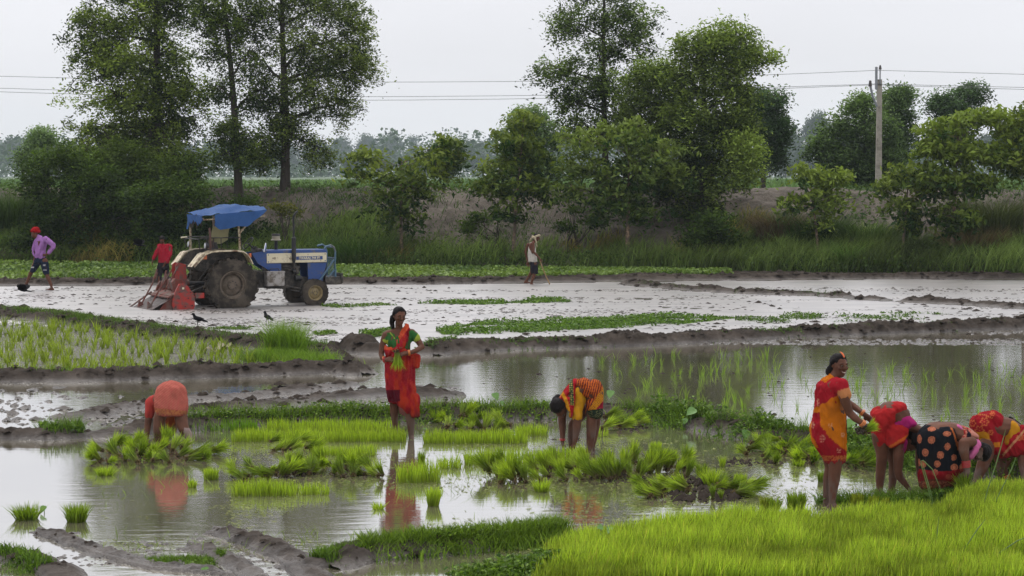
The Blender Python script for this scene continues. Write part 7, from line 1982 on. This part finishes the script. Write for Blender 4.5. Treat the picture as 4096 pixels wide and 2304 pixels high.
pt("battery_box", MB().box((1.25, -.42, .70), (.46, .24, .34), bev=.012).box((1.25, -.42, .885), (.48, .26, .03)).box((1.25, -.545, .70), (.38, .012, .26)), m_grey)
pt("box_handle", MB().tube([(1.12, -.42, .90), (1.14, -.42, .96), (1.36, -.42, .96), (1.38, -.42, .90)], .012, 6), m_black)
# exhaust and air cleaner
ex_ = pt("exhaust", MB().cyl((1.80, -.36, 1.20), (1.80, -.36, 1.73), .056, n=16).cyl((1.80, -.36, 1.73), (1.80, -.36, 1.76), .056, .03, n=16).cyl((1.80, -.36, 1.10), (1.80, -.36, 1.20), .03, .056, n=12), m_black)
pt("exhaust_pipe", MB().tube([(1.80, -.36, 1.74), (1.80, -.36, 2.05), (1.795, -.36, 2.24), (1.81, -.36, 2.31), (1.86, -.36, 2.38), (1.91, -.36, 2.41)], .026, 10), m_black, ex_)
pt("manifold", MB().tube([(1.80, -.36, 1.12), (1.80, -.34, .98), (1.78, -.26, .92), (1.70, -.2, .94)], .035, 8), m_grease, ex_)
ac = pt("air_cleaner", MB().cyl((1.50, .12, 1.40), (1.50, .12, 1.66), .042, n=12), m_black)
pt("pre_cleaner_bowl", MB().lathe([(.02, 0), (.13, 0), (.135, .02), (.10, .035), (.105, .11), (.02, .11)], (1.50, .12, 1.66), (0, 0, 1), 20), solid("dusty_bowl", (.30, .27, .20), .4, spec=.5), ac)
pt("pre_cleaner_cap", MB().lathe([(.02, .02), (.10, .03), (.11, 0), (.115, -.02), (.02, -.02)], (1.50, .12, 1.80), (0, 0, 1), 20), m_black, ac)
# front guard
pt("front_guard", MB().tube([(2.72, -.30, .66), (2.94, -.30, .9), (2.96, -.30, 1.35), (2.92, -.30, 1.48), (2.84, -.30, 1.53), (2.70, -.30, 1.50), (2.66, -.30, 1.44)], .026, 8)
   .tube([(2.96, .30, .66), (2.96, .30, 1.35), (2.92, .30, 1.48), (2.84, .30, 1.53), (2.70, .30, 1.50)], .026, 8).tube([(2.92, -.30, 1.48), (2.92, .30, 1.48)], .022, 8).tube([(2.50, -.31, .60), (2.92, -.31, 1.16)], .024, 8).tube([(2.96, -.30, .66), (2.96, -.30, .92)], .026, 8), m_guard)
for k in range(7):
    y_ = -.22 + k*.073
    pt("guard_bar", MB().tube([(2.96, y_, .72), (2.96, y_, 1.20)], .009, 6), m_guard)
pt("guard_rail", MB().tube([(2.96, -.30, 1.20), (2.96, .30, 1.20)], .016, 6).tube([(2.96, -.30, .72), (2.96, .30, .72)], .016, 6), m_guard)
pt("front_bumper", MB().box((2.90, 0, .62), (.45, .66, .20), bev=.02).box((3.12, 0, .68), (.05, .74, .26), bev=.01), m_grease)
# fenders
for sy in (-1, 1):
    prof = [(-1.00, 1.10), (-.86, 1.24), (-.70, 1.40), (-.55, 1.455), (-.30, 1.475), (.10, 1.475), (.28, 1.45), (.38, 1.38), (.46, 1.26), (.52, 1.14)]
    g = [[Vector((x, sy*y, z)) for y in (.50, .60, .70, .80, .86)] for x, z in prof]
    for row in g: row[-1].z -= .02
    fe = MB().sheet(g, .012).build("fender", m_creamr, trac, smooth=True)
    fe['label'] = "near chipped cream fender" if sy < 0 else "far chipped cream fender"
    MB().tube([Vector((x, sy*.865, z-.03)) for x, z in prof], .018, 6).build("fender_edge", m_creamr, fe, smooth=True)
    ins = [(x, z) for x, z in prof] + [(.30, 1.0), (.12, .90), (-.35, .90), (-.75, .98)]
    MB().prism(ins, (0, sy*.50, -.012), (1, 0, 0), (0, 0, 1), (0, 1, 0), .015).build("fender_side", m_grease, fe)
    MB().prism([(-1.06, 1.07), (-.98, 1.13), (-.72, 1.41), (-.80, 1.38)], (0, sy*.68, 0), (1, 0, 0), (0, 0, 1), (0, 1, 0), .36).build("fender_flap", m_creamr, fe)
    MB().box((-.70, sy*.76, 1.30), (.10, .05, .10), bev=.01).build("tail_lamp", m_orange, fe)
    MB().lathe([(0, -.05), (.06, -.05), (.085, 0), (.085, .03), (.07, .035), (0, .035)], (-.62, sy*.66, 1.58), (-.9, 0, .1), 18).build("work_lamp", m_black, fe, smooth=True)
    MB().lathe([(0, .037), (.068, .037), (.068, .040), (0, .045)], (-.62, sy*.66, 1.58), (-.9, 0, .1), 18).build("lamp_lens", m_glass, fe)
    MB().cyl((-.62, sy*.66, 1.46), (-.62, sy*.66, 1.52), .02, n=8).build("lamp_stem", m_black, fe)
    MB().box((.47, sy*.80, 1.33), (.05, .07, .10), bev=.01).build("indicator", m_orange, fe)
    # grab rail over the fender
    pt("grab_rail", MB().tube([(-.75, sy*.55, 1.48), (-.78, sy*.55, 1.74), (-.70, sy*.55, 1.77), (.30, sy*.55, 1.77), (.36, sy*.55, 1.48)], .014, 6).tube([(-.2, sy*.55, 1.48), (-.2, sy*.55, 1.77)], .012, 6), m_black)
pt("rear_rail", MB().tube([(-.78, -.55, 1.74), (-.78, .55, 1.74)], .014, 6), m_black)
pt("grab_rail_cap", MB().cyl((-.88, .55, 1.755), (-.72, .55, 1.765), .02, n=8), m_cream)
pt("seat", MB().box((.02, 0, 1.24), (.42, .46, .10), bev=.035).box((-.20, 0, 1.46), (.09, .44, .38), rot=Matrix.Rotation(math.radians(-10), 3, 'Y'), bev=.035).box((0, 0, 1.1), (.2, .2, .2)), m_black)
pt("seat_cover", MB().sheet([[(-.28 + .02*math.sin(j*2), -.26 + .13*j, 1.50 + .08*i + .02*math.sin(i*2+j)) for j in range(5)] for i in range(4)], .03), m_brownp)
pt("platform", MB().box((.55, 0, .92), (.65, 1.0, .03)), m_grease)
sw = MB().tube([(.70 + .19*math.cos(a)*math.cos(.9), .0 + .19*math.sin(a), 1.60 + .19*math.cos(a)*math.sin(.9)*1.0) for a in [k*2*math.pi/20 for k in range(20)]], .014, 6, closed=True)
sw.tube([(.70, -.18, 1.60), (.70, .18, 1.60)], .010, 5).tube([(.70, 0, 1.60), (.82, 0, 1.74)], .010, 5)
pt("steering_wheel", sw, m_black)
pt("steering_column", MB().tube([(.70, 0, 1.60), (.95, 0, 1.38)], .022, 8), m_black)
mi = pt("mirror", MB().box((1.02, -.40, 1.50), (.025, .12, .24), rot=Matrix.Rotation(math.radians(14), 3, 'Y') @ Matrix.Rotation(math.radians(-38), 3, 'Z'), bev=.02), m_mirror)
pt("mirror_arm", MB().tube([(.96, -.28, 1.42), (1.02, -.36, 1.40)], .010, 5), m_black, mi)
pt("gear_lever", MB().tube([(.45, -.06, 1.0), (.40, -.08, 1.25), (.42, -.08, 1.36)], .009, 5).ball((.42, -.08, 1.38), .022), m_black)
# canopy: posts, bars and the torn tarpaulin
for (a, b, m_) in [((-.48, -.55, 1.46), (-.50, -.56, 2.02), m_brownp), ((.30, -.52, 1.46), (.26, -.54, 2.08), m_post), ((-.62, .58, 1.46), (-.64, .58, 2.30), m_post), ((-.02, .55, 1.46), (-.02, .56, 2.3), m_post)]:
    pt("canopy_post", MB().tube([a, tuple((Vector(a)+Vector(b))/2 + Vector((.01, 0, 0))), b], .030, 8), m_)
pt("canopy_brace", MB().tube([(.28, -.53, 1.86), (.52, -.55, 2.14)], .024, 6).tube([(.36, -.535, 1.94), (.36, -.535, 1.98)], .04, 6), m_post)
pt("canopy_bar", MB().tube([(-.66, -.58, 2.22), (.95, -.58, 2.30)], .018, 6).tube([(-.66, .58, 2.30), (1.0, .58, 2.46)], .018, 6).tube([(-.66, -.58, 2.25), (-.66, .58, 2.30)], .018, 6).tube([(.95, -.58, 2.32), (1.0, .58, 2.46)], .018, 6), m_post)
m_tarp = solid("blue_tarpaulin", (0.04, 0.135, 0.37), .55, spec=.4, var=.18, scale=5, bump=.3, bscale=18)
m_rag = solid("brown_rag", (0.085, 0.060, 0.045), .9, var=.5, scale=8)
m_ply = solid("ply_lining", (0.17, 0.14, 0.11), .9, var=.3)
def sag(x, y): return .018*math.sin(x*9 + y*4) + .014*math.sin(y*13 - x*5) + .012*math.sin(x*21 + y*17)
top = []
for i in range(25):
    x = -.70 + i/24*1.68
    row = []
    for j in range(17):
        y = -.62 + j/16*1.24
        t = j/16
        ridge = 2.50 - .05*abs(x-.35)*0 
        zt = np.interp(x, [-.70, -.45, .0, .35, .75, .98], [2.34, 2.46, 2.56, 2.57, 2.53, 2.52])
        edge = np.interp(x, [-.70, -.30, .2, .6, .98], [2.32, 2.36, 2.40, 2.42, 2.47])
        k = min(1, min(t, 1-t)*3.4)
        k = k*k*(3-2*k)
        z = (edge if t < .5 else edge + .06)*(1-k) + zt*k + sag(x, y)
        row.append((x, y, z))
    top.append(row)
tp_ = MB().sheet(top, .006).build("tarpaulin", m_tarp, trac, smooth=True)
side = []
xs_ = [-.38 + k/22*1.36 for k in range(23)]
for x in xs_:
    zb = np.interp(x, [-.38, -.28, -.05, .2, .45, .56, .98], [2.06, 1.97, 1.99, 2.06, 2.04, 2.10, 2.44])
    zt = np.interp(x, [-.70, -.30, .2, .6, .98], [2.32, 2.36, 2.40, 2.42, 2.47])
    side.append([(x + .01*math.sin(k*3+x*9), -.62 - .022*math.sin(x*17)*k/6 - .012*k/6 - .02*math.sin(k*1.3 + x*23)*.5, zt + (zb-zt)*k/6) for k in range(7)])
MB().sheet(side, .006).build("tarpaulin_side", m_tarp, tp_, smooth=True)
back = []
for j in range(21):
    y = -.62 + j/20*1.24
    zb = 2.14 + .05*math.sin(j*1.7) + .04*math.sin(j*.6 + 1) - (.22 if j > 18 else 0)
    back.append([(-.70 - .02*math.sin(j*1.1 + k), y, 2.33 + .01*j/20 - (2.33-zb)*k/4) for k in range(5)])
MB().sheet(back, .006).build("tarpaulin_back", m_tarp, tp_, smooth=True)
for (y0, y1, z0, z1, sd) in [(-.45, -.05, 2.0, 2.2, 1), (-.05, .3, 1.96, 2.18, 2), (.25, .58, 1.97, 2.2, 3)]:
    g = [[(-.66 + .02*math.sin(sd*2 + i + j), y0 + (y1-y0)*j/5, z1 + (z0-z1)*i/4*(.6 + .4*math.sin(sd + j*1.3))) for j in range(6)] for i in range(5)]
    MB().sheet(g, .008).build("torn_lining", m_rag, tp_, smooth=True)
MB().sheet([[(-.40 + .9*i/6, -.57 + .0*j, 2.12 - .07*j + .015*math.sin(i*2)) for i in range(7)] for j in range(2)], .01).build("side_lining", m_ply, tp_)
g = [[(-.33 + .45*j/6, -.35 + .25*i/5 + .03*math.sin(j*2 + i), 2.08 - .38*i/5 - .10*math.sin(math.pi*j/6)*i/5) for j in range(7)] for i in range(6)]
pt("hanging_sack", MB().sheet(g, .02), solid("pale_sack", (.50, .47, .28), .8, var=.15, bump=.3))
# three point linkage
pt("linkage_arm", MB().tube([(-.05, -.28, .75), (-.95, -.36, .42)], .03, 6).tube([(-.05, .28, .75), (-.95, .36, .42)], .03, 6).tube([(-.15, -.30, 1.12), (-.62, -.33, .52)], .018, 6).tube([(-.15, .30, 1.12), (-.62, .33, .52)], .018, 6).tube([(-.15, 0, 1.0), (-1.05, 0, 1.10)], .024, 6), m_grease)
pt("drive_shaft", MB().cyl((-.28, 0, .62), (-.95, 0, .62), .05, n=10), m_black)

# ------------------------------------------------------------------ rotary tiller
til = empty("rotary_tiller", torg + TD*0.0, TH)
tag(til, "red rotary tiller with muddy rear board, mounted behind the tractor", "tiller")
m_red = solid("red_paint", (0.33, 0.022, 0.015), .5, spec=.35, var=.2, dirt=(.10, .06, .05), dirt_amt=.6, dscale=5, bump=.1)
m_redm = solid("muddy_red_iron", (0.14, 0.035, 0.025), .7, spec=.25, var=.4, dirt=(.13, .10, .085), dirt_amt=.6, dscale=5, bump=.4)
m_board = solid("scoured_board", (0.24, 0.20, 0.19), .38, metal=.25, spec=.5, var=.3, scale=3, dirt=(.11, .085, .07), dirt_amt=.5, dscale=3, bump=.25)
m_orp = solid("orange_pipe", (0.42, 0.10, 0.035), .5, spec=.35, dirt=(.16, .12, .10), dirt_amt=.5, dscale=6)
def tpart(name, mb, m, parent=None, smooth=True): return mb.build(name, m, parent or til, smooth=smooth)
TX = -1.25
for sy in (-1, 1):
    gc = tpart("gear_case", MB().prism([(-.26, .02), (.22, .00), (.27, .10), (.27, .34), (.10, .60), (.01, .66), (-.12, .66), (-.19, .54), (-.29, .28), (-.31, .14)], (TX, sy*.78, 0), (1, 0, 0), (0, 0, 1), (0, 1, 0), .07), m_red if sy < 0 else m_redm)
    if sy < 0:
        gc['label'] = "bright red gear case on the near end"
        MB().box((TX + .40, sy*.80, .36), (.22, .05, .13)).build("bracket", m_red, gc)
        MB().box((TX - .03, sy*.825, .55), (.05, .012, .05)).build("sticker", m_cream, gc)
        for bx_, bz_ in ((-.12, .46), (-.14, .30), (.10, .30), (.02, .10), (-.22, .10), (.20, .12), (.16, .45)):
            MB().cyl((TX + bx_, sy*.81, bz_), (TX + bx_, sy*.835, bz_), .017, n=6).build("bolt", m_black, gc)
tpart("end_plate", MB().prism([(-.62, .02), (.02, -.02), (.02, .42), (-.30, .40)], (TX, -.72, 0), (1, 0, 0), (0, 0, 1), (0, 1, 0), .02), m_redm)
tpart("cross_beam", MB().cyl((TX, -.76, .52), (TX, .76, .52), .055, n=14), m_orp)
tpart("top_plate", MB().prism([(-.40, .34), (-.12, .46), (.22, .46), (.34, .36), (.34, .33), (.20, .43), (-.12, .43), (-.40, .31)], (TX, 0, 0), (1, 0, 0), (0, 0, 1), (0, 1, 0), 1.54), m_redm)
tpart("gearbox", MB().box((TX + .05, 0, .62), (.36, .30, .26), bev=.04).cyl((TX + .2, 0, .64), (TX + .38, 0, .64), .08, n=12), m_redm)
mast = tpart("mast", MB().prism([(-.12, .56), (.20, .56), (.16, 1.10), (-.02, 1.16), (-.10, 1.10)], (TX + .10, -.14, 0), (1, 0, 0), (0, 0, 1), (0, 1, 0), .025).prism([(-.12, .56), (.20, .56), (.16, 1.10), (-.02, 1.16), (-.10, 1.10)], (TX + .10, .14, 0), (1, 0, 0), (0, 0, 1), (0, 1, 0), .025).cyl((TX+.12, -.16, 1.06), (TX+.12, .16, 1.06), .03, n=8), m_red)
mast['label'] = "upright red mast of two plates"
tpart("mast_brace", MB().tube([(TX + .05, -.16, 1.05), (TX - .30, -.20, .45)], .02, 6).tube([(TX + .05, .16, 1.05), (TX - .30, .20, .45)], .02, 6), m_redm)
tpart("tool_guard", MB().prism([(-.1, .45), (.1, .45), (.12, .72), (-.05, .78), (-.14, .68)], (TX - .05, -.36, 0), (1, 0, 0), (0, 0, 1), (0, 1, 0), .18), m_redm)
tpart("side_bracket", MB().prism([(-.1, .42), (.16, .42), (.14, .66), (.02, .72), (-.08, .66)], (TX - .05, .55, 0), (1, 0, 0), (0, 0, 1), (0, 1, 0), .16), m_redm)
bd = MB()
g = []
for i in range(9):
    x = TX - .32 - .62*i/8; z = .33 - .34*(i/8)**.75
    g.append([(x + .012*math.sin(j*1.7 + i), -.78 + 1.56*j/12, z + .012*math.sin(j*2.1 + i*.7)) for j in range(13)])
tpart("levelling_board", bd.sheet(g, .014), m_board)
tpart("hinge_bar", MB().box((TX - .33, 0, .35), (.05, 1.56, .05)), m_redm)
for y_ in (-.35, .42):
    r_ = tpart("board_rod", MB().tube([(TX - .30, y_, .98), (TX - .42, y_, .62), (TX - .72, y_, .10)], .020, 6).cyl((TX - .30, y_, .90), (TX - .36, y_, .74), .032, n=8), m_redm)
    tpart("rod_bracket", MB().prism([(0, 0), (.16, .04), (.02, .18)], (TX - .80, y_, .04), (1, 0, 0), (0, 0, 1), (0, 1, 0), .08), m_redm, r_)
tpart("side_rod", MB().tube([(TX - .34, .76, .40), (TX - .95, .80, -.02)], .022, 6), m_redm)
for k in range(6):
    y_ = -.62 + k*.24; bl_ = MB()
    for a in range(4):
        an = a*math.pi/2 + k*.5
        bl_.tube([(TX, y_, .12), (TX + .20*math.cos(an), y_, .12 + .20*math.sin(an)), (TX + .22*math.cos(an+.3), y_ + .07, .12 + .22*math.sin(an+.3))], .015, 5)
    tpart("tine_set", bl_, m_redm)
tpart("rotor_shaft", MB().cyl((TX, -.72, .12), (TX, .72, .12), .045, n=10), m_redm)

# ------------------------------------------------------------------ crows
m_crow = solid("crow_feathers", (0.006, 0.006, 0.008), .6, spec=.06, var=.4, scale=25, bump=.4)
m_crowg = solid("grey_nape", (0.085, 0.08, 0.08), .7)
def crow(u, v, face, label, pose='stand', z=0.0):
    loc = gnd(u, v, 0); loc.z = float(zground(loc.x, loc.y)[0]) if pose == 'stand' else z
    loc.z = max(loc.z, 0)
    o = empty("crow", loc, 0 if face > 0 else math.pi); tag(o, label, "crow")
    sc_ = 0.95
    S = Solid()
    if pose == 'stand':
        S.hull(((-.03, 0, .17), (.085, .052, .055)), ((.06, 0, .20), (.05, .045, .05)))
        S.hull(((.06, 0, .205), .042), ((.10, 0, .275), .030)); S.hull(((.105, 0, .285), (.038, .028, .030))); S.hull(((.13, 0, .285), .014), ((.18, 0, .272), .005))
        S.hull(((-.08, 0, .16), (.05, .035, .03)), ((-.21, 0, .105), (.03, .028, .008)))
    else:
        S.hull(((-.04, 0, .10), (.09, .05, .045)), ((.06, 0, .12), (.05, .04, .04))); S.hull(((.06, 0, .12), .036), ((.13, 0, .14), .030)); S.hull(((.15, 0, .14), .014), ((.20, 0, .125), .005))
        S.hull(((-.10, 0, .09), (.04, .03, .025)), ((-.25, 0, .06), (.04, .05, .008)))
    me = S.mesh("body", .008, 2, None, .5); me.materials.append(m_crow); link("body", me, o)
    if pose == 'stand':
        for sy in (-1, 1):
            MB().tube([(.0, sy*.025, .13), (.01, sy*.028, .06), (.0, sy*.03, -.005), (.035, sy*.03, -.005)], .006, 5).build("leg", m_crow, o)
            S = Solid(); S.hull(((.03, sy*.045, .19), (.05, .012, .035)), ((-.14, sy*.03, .135), (.06, .008, .014))); me = S.mesh("wing", .008, 2, None, .5); me.materials.append(m_crow); link("wing", me, o)
    else:
        for sy, up_ in ((-1, .55), (1, .75)):
            b_ = MB()
            tips = []
            for k in range(7):
                a = -1.15 + k*.36
                tips.append((-.02 + .26*math.sin(a*.8)*-1*0 - .20*math.cos(a)*-0 + .20*math.sin(-a)*.7, sy*(.16 + .22*math.cos(a*.8)), .10 + up_*(.10 + .20*math.cos(a*.8))))
            for k, t_ in enumerate(tips):
                r0_ = (.08 - .03*k, sy*.05, .13)
                d_ = Vector(t_) - Vector(r0_); s_ = Vector((.022, 0, .004))
                b_.sheet([[Vector(r0_) - s_*1.2, Vector(r0_) + s_*1.2], [Vector(r0_) + d_*.6 - s_*1.5, Vector(r0_) + d_*.6 + s_*1.5], [Vector(t_) - s_*.4, Vector(t_) + s_*.4]], .004)
            b_.build("wing", m_crow, o)
    o.scale = (sc_, sc_, sc_)
    return o
crow(792, 1306, -1, "crow standing in the mud below the tractor's rear wheel, facing left")
o = crow(1070, 1298, -1, "crow standing upright in the mud, right one of the two below the tractor"); o.rotation_euler = (0, 0, 2.3)
crow(92, 1178, -1, "crow with spread wings landing at the walker's foot", 'fly', .02)
o = crow(556, 1142, -1, "crow flying low between the red-turbaned walker and the man in red", 'fly', 1.12)
MB().ball((.10, 0, .155), (.055, .028, .02), 10, 6).build("grey_nape", m_crowg, o, smooth=True)

# ------------------------------------------------------------------ power pole and wires
m_conc = solid("weathered_concrete", (0.30, 0.27, 0.235), .9, var=.2, scale=2, dirt=(.15, .13, .11), dirt_amt=.4, dscale=1.5, bump=.3, bscale=8)
m_steel = solid("galvanised_steel", (0.22, 0.23, 0.25), .5, metal=.4)
m_ins = solid("dark_insulator", (0.035, 0.025, 0.022), .35)
PY = 88.0
pb = DY(2210, 452, PY); pb.z = 2.1; pt_ = DY(2206, 200, PY)
pole = empty("power_pole", pb); tag(pole, "weathered grey concrete power pole with side bracket", "pole")
h = pt_.z - pb.z
MB().prism([(-.13, 0), (.13, 0), (.09, h), (-.09, h)], (0, 0, 0), (1, 0, 0), (0, 0, 1), (0, 1, 0), .24).build("post", m_conc, pole)
s_ = PY/5200.0
MB().box((-.16, -.14, h + .05), (.10, .08, .95)).tube([(0, -.14, h - .2), (0, -.14, h + .50)], .03, 6).build("top_bracket", m_steel, pole)
MB().cyl((0, -.14, h + .42), (0, -.14, h + .60), .07, .03, n=10).build("insulator", m_ins, pole)
MB().tube([(-.12, -.14, h - 1.15), (-.30, -.16, h - .75), (-.42, -.16, h - .25)], .05, 6).build("side_bracket", m_steel, pole)
MB().cyl((-.42, -.16, h - .30), (-.42, -.16, h - .05), .08, .05, n=10).build("insulator", m_ins, pole)
m_wire = solid("wire", (0.10, 0.10, 0.11), .6, bump=0)
for pts, lab in [([(-500, 178), (-100, 189), (200, 197), (600, 204), (940, 207), (1340, 205), (1700, 196), (1950, 188), (2206, 177)], "topmost overhead wire left of the power pole"),
                 ([(-500, 205), (0, 222), (200, 228), (600, 239), (900, 244), (1390, 240), (1700, 229), (1950, 219), (2190, 212)], "middle overhead wire left of the power pole"),
                 ([(-500, 216), (0, 231), (200, 237), (600, 248), (900, 253), (1390, 248), (1700, 235), (1950, 223), (2192, 214)], "lowest overhead wire left of the power pole"),
                 ([(2206, 177), (2400, 182), (2576, 187), (2850, 192)], "topmost overhead wire right of the power pole"),
                 ([(2190, 211), (2400, 216), (2576, 220), (2850, 225)], "middle overhead wire right of the power pole"),
                 ([(2192, 213), (2400, 220), (2576, 225), (2850, 232)], "lowest overhead wire right of the power pole")]:
    xs2 = np.linspace(pts[0][0], pts[-1][0], 24); ys2 = np.interp(xs2, [q[0] for q in pts], [q[1] for q in pts])
    ys2 = np.convolve(np.concatenate([[ys2[0]*2-ys2[1]], ys2, [ys2[-1]*2-ys2[-2]]]), [.25, .5, .25], 'valid')
    P0 = DY(pts[0][0], pts[0][1], PY)
    o = MB().tube([DY(a, b, PY-.14) for a, b in zip(xs2, ys2)], .010, 5).build("overhead_wire", m_wire); tag(o, lab, "wire", "overhead wires")
# pale sheet lying on the rice plot
b = D(548, 893); rng = np.random.default_rng(3)
c_ = [D(512, 897), D(560, 890), D(588, 872), D(548, 880)]
g = []
for i in range(7):
    a = c_[0].lerp(c_[3], i/6); b2 = c_[1].lerp(c_[2], i/6)
    g.append([tuple(a.lerp(b2, j/8) + Vector((0, 0, .10 + .05*math.sin(i*1.1 + j*.9) + .02*math.sin(j*2.3)))) for j in range(9)])
o = MB().sheet(g, .01).build("pale_sheet", solid("straw_sheet", (.48, .44, .30), .8, var=.15, dirt=(.2, .17, .1), dirt_amt=.3), smooth=True)
tag(o, "pale straw coloured sheet lying on the grassy bank of the rice plot", "sheet")
# ------------------------------------------------------------------ haze
m_hz, n, o = newmat("haze")
pv = n.nodes.new("ShaderNodeVolumePrincipled")
pv.inputs["Color"].default_value = (0.80, 0.90, 1.0, 1)
pv.inputs["Density"].default_value = 0.00019
pv.inputs["Anisotropy"].default_value = 0.2
n.links.new(pv.outputs[0], o.inputs["Volume"])
hz = MB().box((0, 880, 29), (3640, 1900, 62)).build("haze", m_hz)
hz["kind"] = "stuff"
